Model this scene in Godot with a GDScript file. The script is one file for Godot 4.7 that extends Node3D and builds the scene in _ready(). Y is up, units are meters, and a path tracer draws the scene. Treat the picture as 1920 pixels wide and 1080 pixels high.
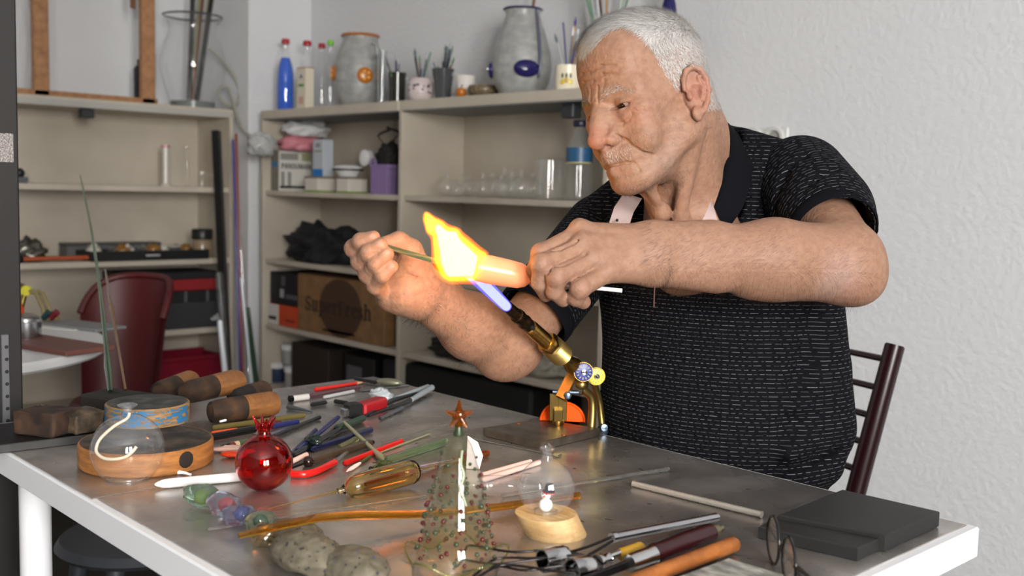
extends Node3D
# A glass worker at his bench. World: x runs right along the back wall, y up, z out from the back wall; metres.


func _ready() -> void:
	rng.seed = 7
	var cam := Camera3D.new()
	cam.name = "camera"
	cam.fov = 30.4570
	cam.position = Vector3(0, 1.1260, 0)
	cam.rotation_degrees = Vector3(-5.3057, 46.7090, 1.4238)
	cam.near = 0.05
	cam.far = 60.0
	var lens := CameraAttributesPhysical.new()
	lens.frustum_focal_length = 44.0806   # on a frame 24 mm high
	lens.frustum_focus_distance = 1.45
	lens.exposure_aperture = 6.5
	cam.attributes = lens
	add_child(cam)
	cam.current = true

	var env := Environment.new()
	env.background_mode = Environment.BG_SKY
	var sky := Sky.new()
	var air := ProceduralSkyMaterial.new()
	air.sky_top_color = Color(0.84, 0.87, 0.93)
	air.sky_horizon_color = Color(0.96, 0.97, 0.98)
	air.ground_bottom_color = Color(0.42, 0.42, 0.42)
	air.ground_horizon_color = Color(0.62, 0.63, 0.65)
	air.energy_multiplier = 8.0
	sky.sky_material = air
	env.sky = sky
	env.tonemap_mode = Environment.TONE_MAPPER_LINEAR
	env.tonemap_exposure = 1.0
	env.sdfgi_enabled = true
	env.ssao_enabled = true
	env.ssil_enabled = true
	var we := WorldEnvironment.new()
	we.name = "environment"
	we.environment = env
	add_child(we)
	daylight()

	build_room()
	build_shelves()
	build_bench()
	build_torch()
	build_person()


# daylight arrives through the two windows of the right-hand wall
func daylight() -> void:
	for w in WINDOWS:
		var a := AreaLight3D.new()
		a.name = "window_daylight"
		a.area_size = Vector2(w[1] - w[0] - 0.1, w[3] - w[2] - 0.1)
		a.light_color = Color(1.0, 0.985, 0.965)
		a.light_energy = 14.2
		a.area_range = 12.0
		a.shadow_enabled = true
		a.position = Vector3(RIGHT_X - 0.02, (w[2] + w[3]) * 0.5, (w[0] + w[1]) * 0.5)
		a.rotation.y = PI / 2
		add_child(a, true)


# ---------------------------------------------------------------- geometry: collects one mesh; faces are written counter-clockwise and turned at the end
class G:
	var v := PackedVector3Array()
	var n := PackedVector3Array()
	var uv := PackedVector2Array()
	var c := PackedColorArray()
	var idx := PackedInt32Array()
	var tint := Color(1, 1, 1)
	var tinted := false

	func add(p: Vector3, nn: Vector3, u := Vector2.ZERO) -> int:
		v.push_back(p)
		n.push_back(nn)
		uv.push_back(u)
		c.push_back(tint)
		return v.size() - 1

	func tri(a: int, b: int, d: int) -> void:
		idx.push_back(a)
		idx.push_back(b)
		idx.push_back(d)

	func flat(pts: Array, us := []) -> void:
		var nn: Vector3 = (pts[1] - pts[0]).cross(pts[2] - pts[0]).normalized()
		var k := v.size()
		for i in pts.size():
			add(pts[i], nn, us[i] if us.size() > i else Vector2.ZERO)
		for i in range(1, pts.size() - 1):
			tri(k, k + i, k + i + 1)

	func quad(a: Vector3, b: Vector3, d: Vector3, e: Vector3) -> void:
		flat([a, b, d, e], [Vector2(0, 1), Vector2(1, 1), Vector2(1, 0), Vector2(0, 0)])

	# a box with chamfered edges
	func box(t: Transform3D, s: Vector3, bev := 0.002) -> G:
		var h := s * 0.5
		var b := minf(bev, minf(h.x, minf(h.y, h.z)) * 0.6)
		for ax in 3:
			var a2 := (ax + 1) % 3
			var a3 := (ax + 2) % 3
			for sg in [-1.0, 1.0]:
				var q := []
				var u := []
				for k in [[-1, -1], [1, -1], [1, 1], [-1, 1]]:
					var p := Vector3()
					p[ax] = h[ax] * sg
					p[a2] = (h[a2] - b) * k[0]
					p[a3] = (h[a3] - b) * k[1]
					q.push_back(t * p)
					u.push_back(Vector2(p[a2], p[a3]))
				if sg < 0:
					q.reverse()
					u.reverse()
				flat(q, u)
				# the chamfers along axis a3, between faces ax and a2
				for s2 in [-1.0, 1.0]:
					var e := []
					for k in [[0, -1], [1, -1], [1, 1], [0, 1]]:
						var p := Vector3()
						p[ax] = (h[ax] if k[0] == 0 else h[ax] - b) * sg
						p[a2] = (h[a2] - b if k[0] == 0 else h[a2]) * s2
						p[a3] = (h[a3] - b) * k[1]
						e.push_back(t * p)
					if sg * s2 < 0:
						e.reverse()
					flat(e)
		for sx in [-1.0, 1.0]:
			for sy in [-1.0, 1.0]:
				for sz in [-1.0, 1.0]:
					var w := [t * Vector3(h.x * sx, (h.y - b) * sy, (h.z - b) * sz), t * Vector3((h.x - b) * sx, h.y * sy, (h.z - b) * sz), t * Vector3((h.x - b) * sx, (h.y - b) * sy, h.z * sz)]
					if sx * sy * sz < 0:
						w.reverse()
					flat(w)
		return self

	# turns a profile of (radius, height) round the local y axis; bends sharper than the crease stay sharp
	func lathe(t: Transform3D, prof: Array, seg := 28, crease := 0.75, arc := TAU) -> G:
		var m := prof.size()
		var sn := []
		for i in m - 1:
			var d: Vector2 = prof[i + 1] - prof[i]
			sn.push_back(Vector2(d.y, -d.x).normalized())
		for i in m - 1:
			var na: Vector2 = sn[i]
			var nb: Vector2 = sn[i]
			if i > 0 and sn[i - 1].dot(sn[i]) > crease:
				na = (sn[i - 1] + sn[i]).normalized()
			if i < m - 2 and sn[i + 1].dot(sn[i]) > crease:
				nb = (sn[i + 1] + sn[i]).normalized()
			var k := v.size()
			for j in seg + 1:
				var a := arc * j / seg
				var d := Vector3(cos(a), 0, -sin(a))
				add(t * (d * prof[i].x + Vector3(0, prof[i].y, 0)), (t.basis * (d * na.x + Vector3(0, na.y, 0))).normalized(), Vector2(float(j) / seg, prof[i].y))
				add(t * (d * prof[i + 1].x + Vector3(0, prof[i + 1].y, 0)), (t.basis * (d * nb.x + Vector3(0, nb.y, 0))).normalized(), Vector2(float(j) / seg, prof[i + 1].y))
			for j in seg:
				var q := k + j * 2
				if prof[i].x > 1e-6:
					tri(q, q + 2, q + 3)
				if prof[i + 1].x > 1e-6:
					tri(q, q + 3, q + 1)
		return self

	# a round bar along a path, with a radius at each point
	func tube(pts: Array, rads, seg := 10, caps := true, ratio := 1.0, up := Vector3.ZERO) -> G:
		var m := pts.size()
		var side := Vector3.ZERO
		var k := v.size()
		var along := 0.0
		for i in m:
			var d: Vector3 = (pts[mini(i + 1, m - 1)] - pts[maxi(i - 1, 0)]).normalized()
			if i == 0:
				var hint := up if up != Vector3.ZERO else (Vector3.UP if absf(d.y) < 0.9 else Vector3.RIGHT)
				side = d.cross(hint).normalized()
			else:
				along += pts[i].distance_to(pts[i - 1])
				side = (side - d * side.dot(d)).normalized()
			var o := side.cross(d)
			var r: float = rads[i] if rads is Array else rads
			for j in seg + 1:
				var a := TAU * j / seg
				var q := side * cos(a) * r + o * sin(a) * r * ratio
				add(pts[i] + q, (side * cos(a) * ratio + o * sin(a)).normalized(), Vector2(float(j) / seg, along))
		for i in m - 1:
			for j in seg:
				var q := k + i * (seg + 1) + j
				tri(q, q + seg + 1, q + seg + 2)
				tri(q, q + seg + 2, q + 1)
		if caps:
			for e in 2:
				var at: Vector3 = pts[0 if e == 0 else m - 1]
				var d: Vector3 = (pts[0] - pts[1] if e == 0 else pts[m - 1] - pts[m - 2]).normalized()
				var ctr := add(at, d)
				var first := v.size()
				for j in seg:
					add(v[k + (0 if e == 0 else (m - 1) * (seg + 1)) + j], d)
				for j in seg:
					var a := first + j
					var b := first + (j + 1) % seg
					if e == 0:
						tri(ctr, a, b)
					else:
						tri(ctr, b, a)
		return self

	# a bar with rounded ends
	func rod(a: Vector3, b: Vector3, r: float, seg := 10, r2 := -1.0) -> G:
		var d := (b - a).normalized()
		var e := r if r2 < 0 else r2
		return tube([a, a + d * r * 0.15, a + d * r * 0.6, b - d * e * 0.6, b - d * e * 0.15, b], [r * 0.35, r * 0.75, r, e, e * 0.75, e * 0.35], seg)

	func ball(t: Transform3D, r: Vector3, rings := 12, seg := 18) -> G:
		var k := v.size()
		for i in rings + 1:
			var th := PI * i / rings
			for j in seg + 1:
				var ph := TAU * j / seg
				var d := Vector3(sin(th) * cos(ph), -cos(th), -sin(th) * sin(ph))
				add(t * (d * r), (t.basis * (d / r)).normalized(), Vector2(float(j) / seg, float(i) / rings))
		for i in rings:
			for j in seg:
				var q := k + i * (seg + 1) + j
				if i > 0:
					tri(q, q + 1, q + seg + 2)
				if i < rings - 1:
					tri(q, q + seg + 2, q + seg + 1)
		return self

	# a flat outline (x, y; counter-clockwise) given thickness along local z, with a small chamfer
	func prism(t: Transform3D, poly: PackedVector2Array, h: float, bev := 0.0) -> G:
		var ids := Geometry2D.triangulate_polygon(poly)
		var m := poly.size()
		var area := 0.0
		for i in m:
			area += poly[i].cross(poly[(i + 1) % m])
		var inner := poly
		if bev > 0:
			var off := Geometry2D.offset_polygon(poly, -bev, Geometry2D.JOIN_MITER)
			if off.size() == 1 and off[0].size() == m:
				inner = off[0]
				var best := 0
				for i in m:
					if inner[i].distance_to(poly[0]) < inner[best].distance_to(poly[0]):
						best = i
				var turned := PackedVector2Array()
				for i in m:
					turned.push_back(inner[(best + i) % m])
				inner = turned
			else:
				bev = 0.0
		var z0 := -h * 0.5
		var z1 := h * 0.5
		for i in range(0, ids.size(), 3):
			var a := inner[ids[i]]
			var b := inner[ids[i + 1]]
			var d := inner[ids[i + 2]]
			if (b - a).cross(d - a) < 0:
				var w := b
				b = d
				d = w
			flat([t * Vector3(a.x, a.y, z1), t * Vector3(b.x, b.y, z1), t * Vector3(d.x, d.y, z1)], [a, b, d])
			flat([t * Vector3(a.x, a.y, z0), t * Vector3(d.x, d.y, z0), t * Vector3(b.x, b.y, z0)], [a, d, b])
		for i in m:
			var j := (i + 1) % m
			if area < 0:
				j = (i - 1 + m) % m
			var a := poly[i]
			var b := poly[j]
			flat([t * Vector3(a.x, a.y, z0 + bev), t * Vector3(b.x, b.y, z0 + bev), t * Vector3(b.x, b.y, z1 - bev), t * Vector3(a.x, a.y, z1 - bev)])
			if bev > 0:
				var ai := inner[i]
				var bi := inner[j]
				flat([t * Vector3(a.x, a.y, z1 - bev), t * Vector3(b.x, b.y, z1 - bev), t * Vector3(bi.x, bi.y, z1), t * Vector3(ai.x, ai.y, z1)])
				flat([t * Vector3(ai.x, ai.y, z0), t * Vector3(bi.x, bi.y, z0), t * Vector3(b.x, b.y, z0 + bev), t * Vector3(a.x, a.y, z0 + bev)])
		return self

	# a grid of points (rows of equal length) as a smooth sheet
	func sheet(rows: Array, closed := false) -> G:
		var k := v.size()
		var m: int = rows[0].size()
		var cnt := rows.size()
		for i in cnt:
			for j in m:
				var du: Vector3
				if closed:
					du = rows[i][(j + 1) % m] - rows[i][(j - 1 + m) % m]
				else:
					du = rows[i][mini(j + 1, m - 1)] - rows[i][maxi(j - 1, 0)]
				var dv: Vector3 = rows[mini(i + 1, cnt - 1)][j] - rows[maxi(i - 1, 0)][j]
				add(rows[i][j], du.cross(dv).normalized(), Vector2(float(j) / m, float(i) / cnt))
		for i in cnt - 1:
			for j in (m if closed else m - 1):
				var a := k + i * m + j
				var b := k + i * m + (j + 1) % m
				tri(a, b, b + m)
				tri(a, b + m, a + m)
		return self

	func mesh() -> ArrayMesh:
		var arr := []
		arr.resize(Mesh.ARRAY_MAX)
		var turned := PackedInt32Array()
		turned.resize(idx.size())
		for i in range(0, idx.size(), 3):
			turned[i] = idx[i]
			turned[i + 1] = idx[i + 2]
			turned[i + 2] = idx[i + 1]
		arr[Mesh.ARRAY_VERTEX] = v
		arr[Mesh.ARRAY_NORMAL] = n
		arr[Mesh.ARRAY_TEX_UV] = uv
		if tinted:
			arr[Mesh.ARRAY_COLOR] = c
		arr[Mesh.ARRAY_INDEX] = turned
		var am := ArrayMesh.new()
		am.add_surface_from_arrays(Mesh.PRIMITIVE_TRIANGLES, arr)
		return am


func xf(x := 0.0, y := 0.0, z := 0.0, ry := 0.0, rx := 0.0, rz := 0.0) -> Transform3D:
	return Transform3D(Basis.from_euler(Vector3(rx, ry, rz)), Vector3(x, y, z))


# a frame whose y axis runs along d
func along(o: Vector3, d: Vector3) -> Transform3D:
	var y := d.normalized()
	var x := y.cross(Vector3.UP if absf(y.y) < 0.95 else Vector3.RIGHT).normalized()
	return Transform3D(Basis(x, y, x.cross(y)), o)


func bx(s: Vector3, at := Vector3.ZERO, bev := 0.002) -> G:
	return G.new().box(Transform3D(Basis(), at), s, bev)


# ---------------------------------------------------------------- nodes
func put(called: String, g: G, m: Material, parent: Node = self, at := Vector3.ZERO) -> MeshInstance3D:
	var o := MeshInstance3D.new()
	o.name = called
	o.mesh = g.mesh()
	o.material_override = m
	o.position = at
	parent.add_child(o, true)
	return o


func numbered(called: String) -> String:
	if not has_node(NodePath(called)):
		return called
	var k := 1
	while has_node(NodePath("%s_%03d" % [called, k])):
		k += 1
	return "%s_%03d" % [called, k]


func tag(o: Node, label: String, category: String, group := "", kind := "") -> void:
	o.set_meta("label", label)
	if category:
		o.set_meta("category", category)
	if group:
		o.set_meta("group", group)
	if kind:
		o.set_meta("kind", kind)


func thing(called: String, label: String, category: String, at := Vector3.ZERO, turn := 0.0, group := "") -> Node3D:
	var o := Node3D.new()
	o.name = numbered(called)
	add_child(o, true)
	o.position = at
	o.rotation.y = turn
	tag(o, label, category, group)
	return o


func single(called: String, g: G, m: Material, label: String, category: String, at := Vector3.ZERO, turn := 0.0, group := "") -> MeshInstance3D:
	var o := put(numbered(called), g, m, self, at)
	o.rotation.y = turn
	tag(o, label, category, group)
	return o


func copy_of(root: Node3D, at: Vector3, label := "", turn := 0.0) -> Node3D:
	var r: Node3D = root.duplicate()
	var base := str(root.name)
	var cut := RegEx.create_from_string("_\\d{3}$").sub(base, "")
	r.name = numbered(cut)
	add_child(r, true)
	r.position = at
	r.rotation.y = turn
	if label:
		r.set_meta("label", label)
	return r


func struct(called: String, g: G, m: Material, label := "") -> MeshInstance3D:
	var o := put(called, g, m)
	o.set_meta("kind", "structure")
	if label:
		tag(o, label, "", "", "structure")
	return o


func letters(text: String, size: float, m: Material, parent: Node3D, t: Transform3D, serif := false, squeeze := 1.0) -> void:
	var tm := TextMesh.new()
	var f := SystemFont.new()
	f.font_names = PackedStringArray(["Droid Serif" if serif else "Droid Sans"])
	f.font_weight = 700
	tm.font = f
	tm.text = text
	tm.font_size = 48
	tm.pixel_size = size / 36.0
	tm.depth = 0.0006
	tm.curve_step = 2.0
	var o := MeshInstance3D.new()
	o.name = "lettering"
	o.mesh = tm
	o.material_override = m
	o.transform = t * Transform3D(Basis.from_scale(Vector3(squeeze, 1, 1)), Vector3.ZERO)
	parent.add_child(o, true)


# ---------------------------------------------------------------- materials
var mats := {}
var textures := {}


func noise_tex(key: String, freq: float, octaves := 4, seed_ := 1, lo := Color.BLACK, hi := Color.WHITE, size := 256, kind := FastNoiseLite.TYPE_SIMPLEX_SMOOTH) -> NoiseTexture2D:
	if textures.has(key):
		return textures[key]
	var f := FastNoiseLite.new()
	f.noise_type = kind
	f.frequency = freq
	f.fractal_octaves = octaves
	f.seed = seed_
	var t := NoiseTexture2D.new()
	t.width = size
	t.height = size
	t.seamless = true
	t.noise = f
	var g := Gradient.new()
	g.set_color(0, lo)
	g.set_color(1, hi)
	t.color_ramp = g
	textures[key] = t
	return t


func M(key: String, col := Color.WHITE, rough := 0.5, metal := 0.0) -> StandardMaterial3D:
	if mats.has(key):
		return mats[key]
	var m := StandardMaterial3D.new()
	m.resource_name = key
	m.albedo_color = col
	m.roughness = rough
	m.metallic = metal
	mats[key] = m
	return m


func rgb(r: int, g: int, b: int, a := 255) -> Color:
	return Color8(r, g, b, a)


# clear thin-walled blown glass
func thin_glass(key: String, col: Color, a := 0.06) -> StandardMaterial3D:
	if mats.has(key):
		return mats[key]
	var m := M(key, Color(col.r, col.g, col.b, a), 0.02)
	m.transparency = BaseMaterial3D.TRANSPARENCY_ALPHA
	return m


# solid or thick coloured glass that bends light
func solid_glass(key: String, col: Color, a := 0.0, rough := 0.0) -> StandardMaterial3D:
	if mats.has(key):
		return mats[key]
	var m := M(key, Color(col.r, col.g, col.b, a), rough)
	m.refraction_enabled = true
	m.refraction_scale = 0.05
	return m


func triplanar(m: StandardMaterial3D, tex: Texture2D, scale: Vector3, world := false) -> StandardMaterial3D:
	m.albedo_texture = tex
	m.uv1_triplanar = true
	m.uv1_world_triplanar = world
	m.uv1_scale = scale
	return m


func bumpy(m: StandardMaterial3D, tex: Texture2D, cm: float) -> StandardMaterial3D:
	m.heightmap_enabled = true
	m.heightmap_texture = tex
	m.heightmap_scale = cm
	return m


# streaky wood grain running along the picture's x axis
func wood_tex(key: String, dark: Color, light: Color, seed_: int, stretch := 14.0) -> ImageTexture:
	if textures.has(key):
		return textures[key]
	var f := FastNoiseLite.new()
	f.seed = seed_
	f.frequency = 1.0
	f.fractal_octaves = 4
	var im := Image.create(192, 192, false, Image.FORMAT_RGB8)
	for y in 192:
		for x in 192:
			var a := TAU * x / 192.0
			var q := f.get_noise_3d(cos(a) * 0.6, sin(a) * 0.6, y / 192.0 * stretch)
			var fine := f.get_noise_3d(cos(a) * 2.0 + 9.0, sin(a) * 2.0, y / 192.0 * stretch * 4.0)
			im.set_pixel(x, y, dark.lerp(light, clampf(0.5 + q * 0.9 + fine * 0.35, 0.0, 1.0)))
	var t := ImageTexture.create_from_image(im)
	textures[key] = t
	return t


func wood(key: String, dark: Color, light: Color, scale: Vector3, rough := 0.6, seed_ := 3, stretch := 14.0) -> StandardMaterial3D:
	if mats.has(key):
		return mats[key]
	return triplanar(M(key, Color.WHITE, rough), wood_tex(key, dark, light, seed_, stretch), scale)


# ---------------------------------------------------------------- smooth solids: tapered bones and eggs joined with a smooth minimum, meshed as surface nets
class Look:
	func paint(_p: Vector3, _n: Vector3) -> Color:
		return Color.WHITE

	func chart(_p: Vector3) -> Vector2:
		return Vector2.ZERO


class Field:
	var kind := PackedInt32Array()
	var cut := PackedInt32Array()
	var a := PackedVector3Array()
	var b := PackedVector3Array()
	var r1 := PackedFloat32Array()
	var r2 := PackedFloat32Array()
	var kk := PackedFloat32Array()
	var fx := PackedVector3Array()
	var fy := PackedVector3Array()
	var fz := PackedVector3Array()

	func _put(t: int, p: Vector3, q: Vector3, ra: float, rb: float, k: float, c: int, x := Vector3.ZERO, y := Vector3.ZERO, z := Vector3.ZERO) -> void:
		kind.push_back(t)
		cut.push_back(c)
		a.push_back(p)
		b.push_back(q)
		r1.push_back(ra)
		r2.push_back(rb)
		kk.push_back(k)
		fx.push_back(x)
		fy.push_back(y)
		fz.push_back(z)

	func bone(p: Vector3, q: Vector3, ra: float, rb: float, k := 0.01, c := 0) -> void:
		_put(0, p, q - p, ra, rb, k, c)

	func chain(pts: Array, rads: Array, k := 0.006, c := 0) -> void:
		for i in pts.size() - 1:
			bone(pts[i], pts[i + 1], rads[i], rads[i + 1], k, c)

	# both sides of a face at once
	func bone2(p: Vector3, q: Vector3, ra: float, rb: float, k := 0.01, c := 0) -> void:
		bone(p, q, ra, rb, k, c)
		bone(Vector3(-p.x, p.y, p.z), Vector3(-q.x, q.y, q.z), ra, rb, k, c)

	func egg(p: Vector3, r: Vector3, k := 0.01, c := 0, turn := Basis()) -> void:
		_put(1, p, r, 0, 0, k, c, turn.x / r.x, turn.y / r.y, turn.z / r.z)

	func egg2(p: Vector3, r: Vector3, k := 0.01, c := 0) -> void:
		egg(p, r, k, c)
		egg(Vector3(-p.x, p.y, p.z), r, k, c)

	# cuts away the side that the normal points from
	func plane(p: Vector3, nn: Vector3, k := 0.002) -> void:
		_put(2, p, nn.normalized(), 0, 0, k, 1)

	func one(i: int, p: Vector3) -> float:
		var w := p - a[i]
		if kind[i] == 0:
			var ax := b[i]
			var h := clampf(w.dot(ax) / maxf(ax.length_squared(), 1e-12), 0.0, 1.0)
			return (w - ax * h).length() - r1[i] - (r2[i] - r1[i]) * h
		if kind[i] == 1:
			var q := Vector3(w.dot(fx[i]), w.dot(fy[i]), w.dot(fz[i]))
			var l := q.length()
			if l < 1e-4:
				return -minf(b[i].x, minf(b[i].y, b[i].z))
			return l * (l - 1.0) / (q / b[i]).length()
		return w.dot(b[i])

	func at(p: Vector3, ids: PackedInt32Array) -> float:
		var d := 1e3
		for i in ids:
			var w := p - a[i]
			var e: float
			var t := kind[i]
			if t == 0:
				var ax := b[i]
				var h := clampf(w.dot(ax) / maxf(ax.length_squared(), 1e-12), 0.0, 1.0)
				e = (w - ax * h).length() - r1[i] - (r2[i] - r1[i]) * h
			elif t == 1:
				var q := Vector3(w.dot(fx[i]), w.dot(fy[i]), w.dot(fz[i]))
				var l := q.length()
				e = l * (l - 1.0) / maxf((q / b[i]).length(), 1e-4)
			else:
				e = w.dot(b[i])
			var k := kk[i]
			if cut[i] == 0:
				var g := maxf(k - absf(d - e), 0.0)
				d = minf(d, e) - g * g * 0.25 / k
			else:
				var g := maxf(k - absf(d + e), 0.0)
				d = maxf(d, -e) + g * g * 0.25 / k
		return d

	func all() -> PackedInt32Array:
		return PackedInt32Array(range(kind.size()))

	# adds the surface inside the box lo..hi to the mesh; t places it; a Look gives vertex colours and texture coordinates
	func march(g: G, lo: Vector3, hi: Vector3, cell: float, t := Transform3D(), look: Look = null, clip_at := Vector3.ZERO, clip_n := Vector3.ZERO) -> void:
		var clipped := clip_n != Vector3.ZERO
		var nx := int(ceil((hi.x - lo.x) / cell)) + 1
		var ny := int(ceil((hi.y - lo.y) / cell)) + 1
		var nz := int(ceil((hi.z - lo.z) / cell)) + 1
		var sy := nx
		var sz := nx * ny
		var val := PackedFloat32Array()
		val.resize(nx * ny * nz)
		val.fill(1e3)
		var vert := PackedInt32Array()
		vert.resize(nx * ny * nz)
		vert.fill(-1)
		var bs := 6
		var half := cell * bs * 0.5 * 1.7321
		var blocks := []
		var every := kind.size()
		for bz in range(0, nz - 1, bs):
			for by in range(0, ny - 1, bs):
				for bx_ in range(0, nx - 1, bs):
					var mid := lo + Vector3(bx_ + bs * 0.5, by + bs * 0.5, bz + bs * 0.5) * cell
					var ids := PackedInt32Array()
					for i in every:
						if one(i, mid) < half * (1.3 if kind[i] == 0 else 2.6) + kk[i]:
							ids.push_back(i)
					if ids.is_empty():
						continue
					if absf(at(mid, ids)) > half * 1.5 + cell:
						continue
					blocks.push_back([bx_, by, bz])
					for z in range(bz, mini(bz + bs + 1, nz)):
						for y in range(by, mini(by + bs + 1, ny)):
							var o := z * sz + y * sy
							for x in range(bx_, mini(bx_ + bs + 1, nx)):
								if val[o + x] > 999.0:
									val[o + x] = at(lo + Vector3(x, y, z) * cell, ids)
		for bl in blocks:
			for z in range(bl[2], mini(bl[2] + bs, nz - 1)):
				for y in range(bl[1], mini(bl[1] + bs, ny - 1)):
					for x in range(bl[0], mini(bl[0] + bs, nx - 1)):
						var o: int = z * sz + y * sy + x
						var v0 := val[o]
						var v1 := val[o + 1]
						var v2 := val[o + sy]
						var v3 := val[o + sy + 1]
						var v4 := val[o + sz]
						var v5 := val[o + sz + 1]
						var v6 := val[o + sz + sy]
						var v7 := val[o + sz + sy + 1]
						var s := int(v0 < 0) + int(v1 < 0) + int(v2 < 0) + int(v3 < 0) + int(v4 < 0) + int(v5 < 0) + int(v6 < 0) + int(v7 < 0)
						if s == 0 or s == 8:
							continue
						var p := Vector3.ZERO
						var m := 0
						if (v0 < 0) != (v1 < 0):
							p += Vector3(v0 / (v0 - v1), 0, 0)
							m += 1
						if (v2 < 0) != (v3 < 0):
							p += Vector3(v2 / (v2 - v3), 1, 0)
							m += 1
						if (v4 < 0) != (v5 < 0):
							p += Vector3(v4 / (v4 - v5), 0, 1)
							m += 1
						if (v6 < 0) != (v7 < 0):
							p += Vector3(v6 / (v6 - v7), 1, 1)
							m += 1
						if (v0 < 0) != (v2 < 0):
							p += Vector3(0, v0 / (v0 - v2), 0)
							m += 1
						if (v1 < 0) != (v3 < 0):
							p += Vector3(1, v1 / (v1 - v3), 0)
							m += 1
						if (v4 < 0) != (v6 < 0):
							p += Vector3(0, v4 / (v4 - v6), 1)
							m += 1
						if (v5 < 0) != (v7 < 0):
							p += Vector3(1, v5 / (v5 - v7), 1)
							m += 1
						if (v0 < 0) != (v4 < 0):
							p += Vector3(0, 0, v0 / (v0 - v4))
							m += 1
						if (v1 < 0) != (v5 < 0):
							p += Vector3(1, 0, v1 / (v1 - v5))
							m += 1
						if (v2 < 0) != (v6 < 0):
							p += Vector3(0, 1, v2 / (v2 - v6))
							m += 1
						if (v3 < 0) != (v7 < 0):
							p += Vector3(1, 1, v3 / (v3 - v7))
							m += 1
						p = lo + (Vector3(x, y, z) + p / m) * cell
						if clipped and (p - clip_at).dot(clip_n) < 0.0:
							continue
						var nn := Vector3(v1 + v3 + v5 + v7 - v0 - v2 - v4 - v6, v2 + v3 + v6 + v7 - v0 - v1 - v4 - v5, v4 + v5 + v6 + v7 - v0 - v1 - v2 - v3).normalized()
						if look:
							g.tint = look.paint(p, nn)
						vert[o] = g.add(t * p, (t.basis * nn).normalized(), look.chart(p) if look else Vector2.ZERO)
		for bl in blocks:
			for z in range(maxi(bl[2], 1), mini(bl[2] + bs, nz - 1)):
				for y in range(maxi(bl[1], 1), mini(bl[1] + bs, ny - 1)):
					for x in range(maxi(bl[0], 1), mini(bl[0] + bs, nx - 1)):
						var o: int = z * sz + y * sy + x
						if vert[o] < 0:
							continue
						var inside := val[o] < 0
						if inside != (val[o + 1] < 0):
							_face(g, vert[o - sy - sz], vert[o - sz], vert[o], vert[o - sy], inside)
						if inside != (val[o + sy] < 0):
							_face(g, vert[o - 1 - sz], vert[o - 1], vert[o], vert[o - sz], inside)
						if inside != (val[o + sz] < 0):
							_face(g, vert[o - 1 - sy], vert[o - sy], vert[o], vert[o - 1], inside)

	func _face(g: G, p: int, q: int, r: int, s: int, out: bool) -> void:
		if p < 0 or q < 0 or r < 0 or s < 0:
			return
		if out:
			g.tri(p, q, r)
			g.tri(p, r, s)
		else:
			g.tri(p, r, q)
			g.tri(p, s, r)


const RIGHT_X := 2.5
const BACK_Z := -2.6
const LEFT_X := -4.56
const FRONT_Z := 3.2
const TOP_Y := 2.8
const WINDOWS := [[0.05, 0.75, 0.9, 2.35], [0.95, 1.65, 0.9, 2.35]]   # z from, z to, y from, y to
var rng := RandomNumberGenerator.new()


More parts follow.
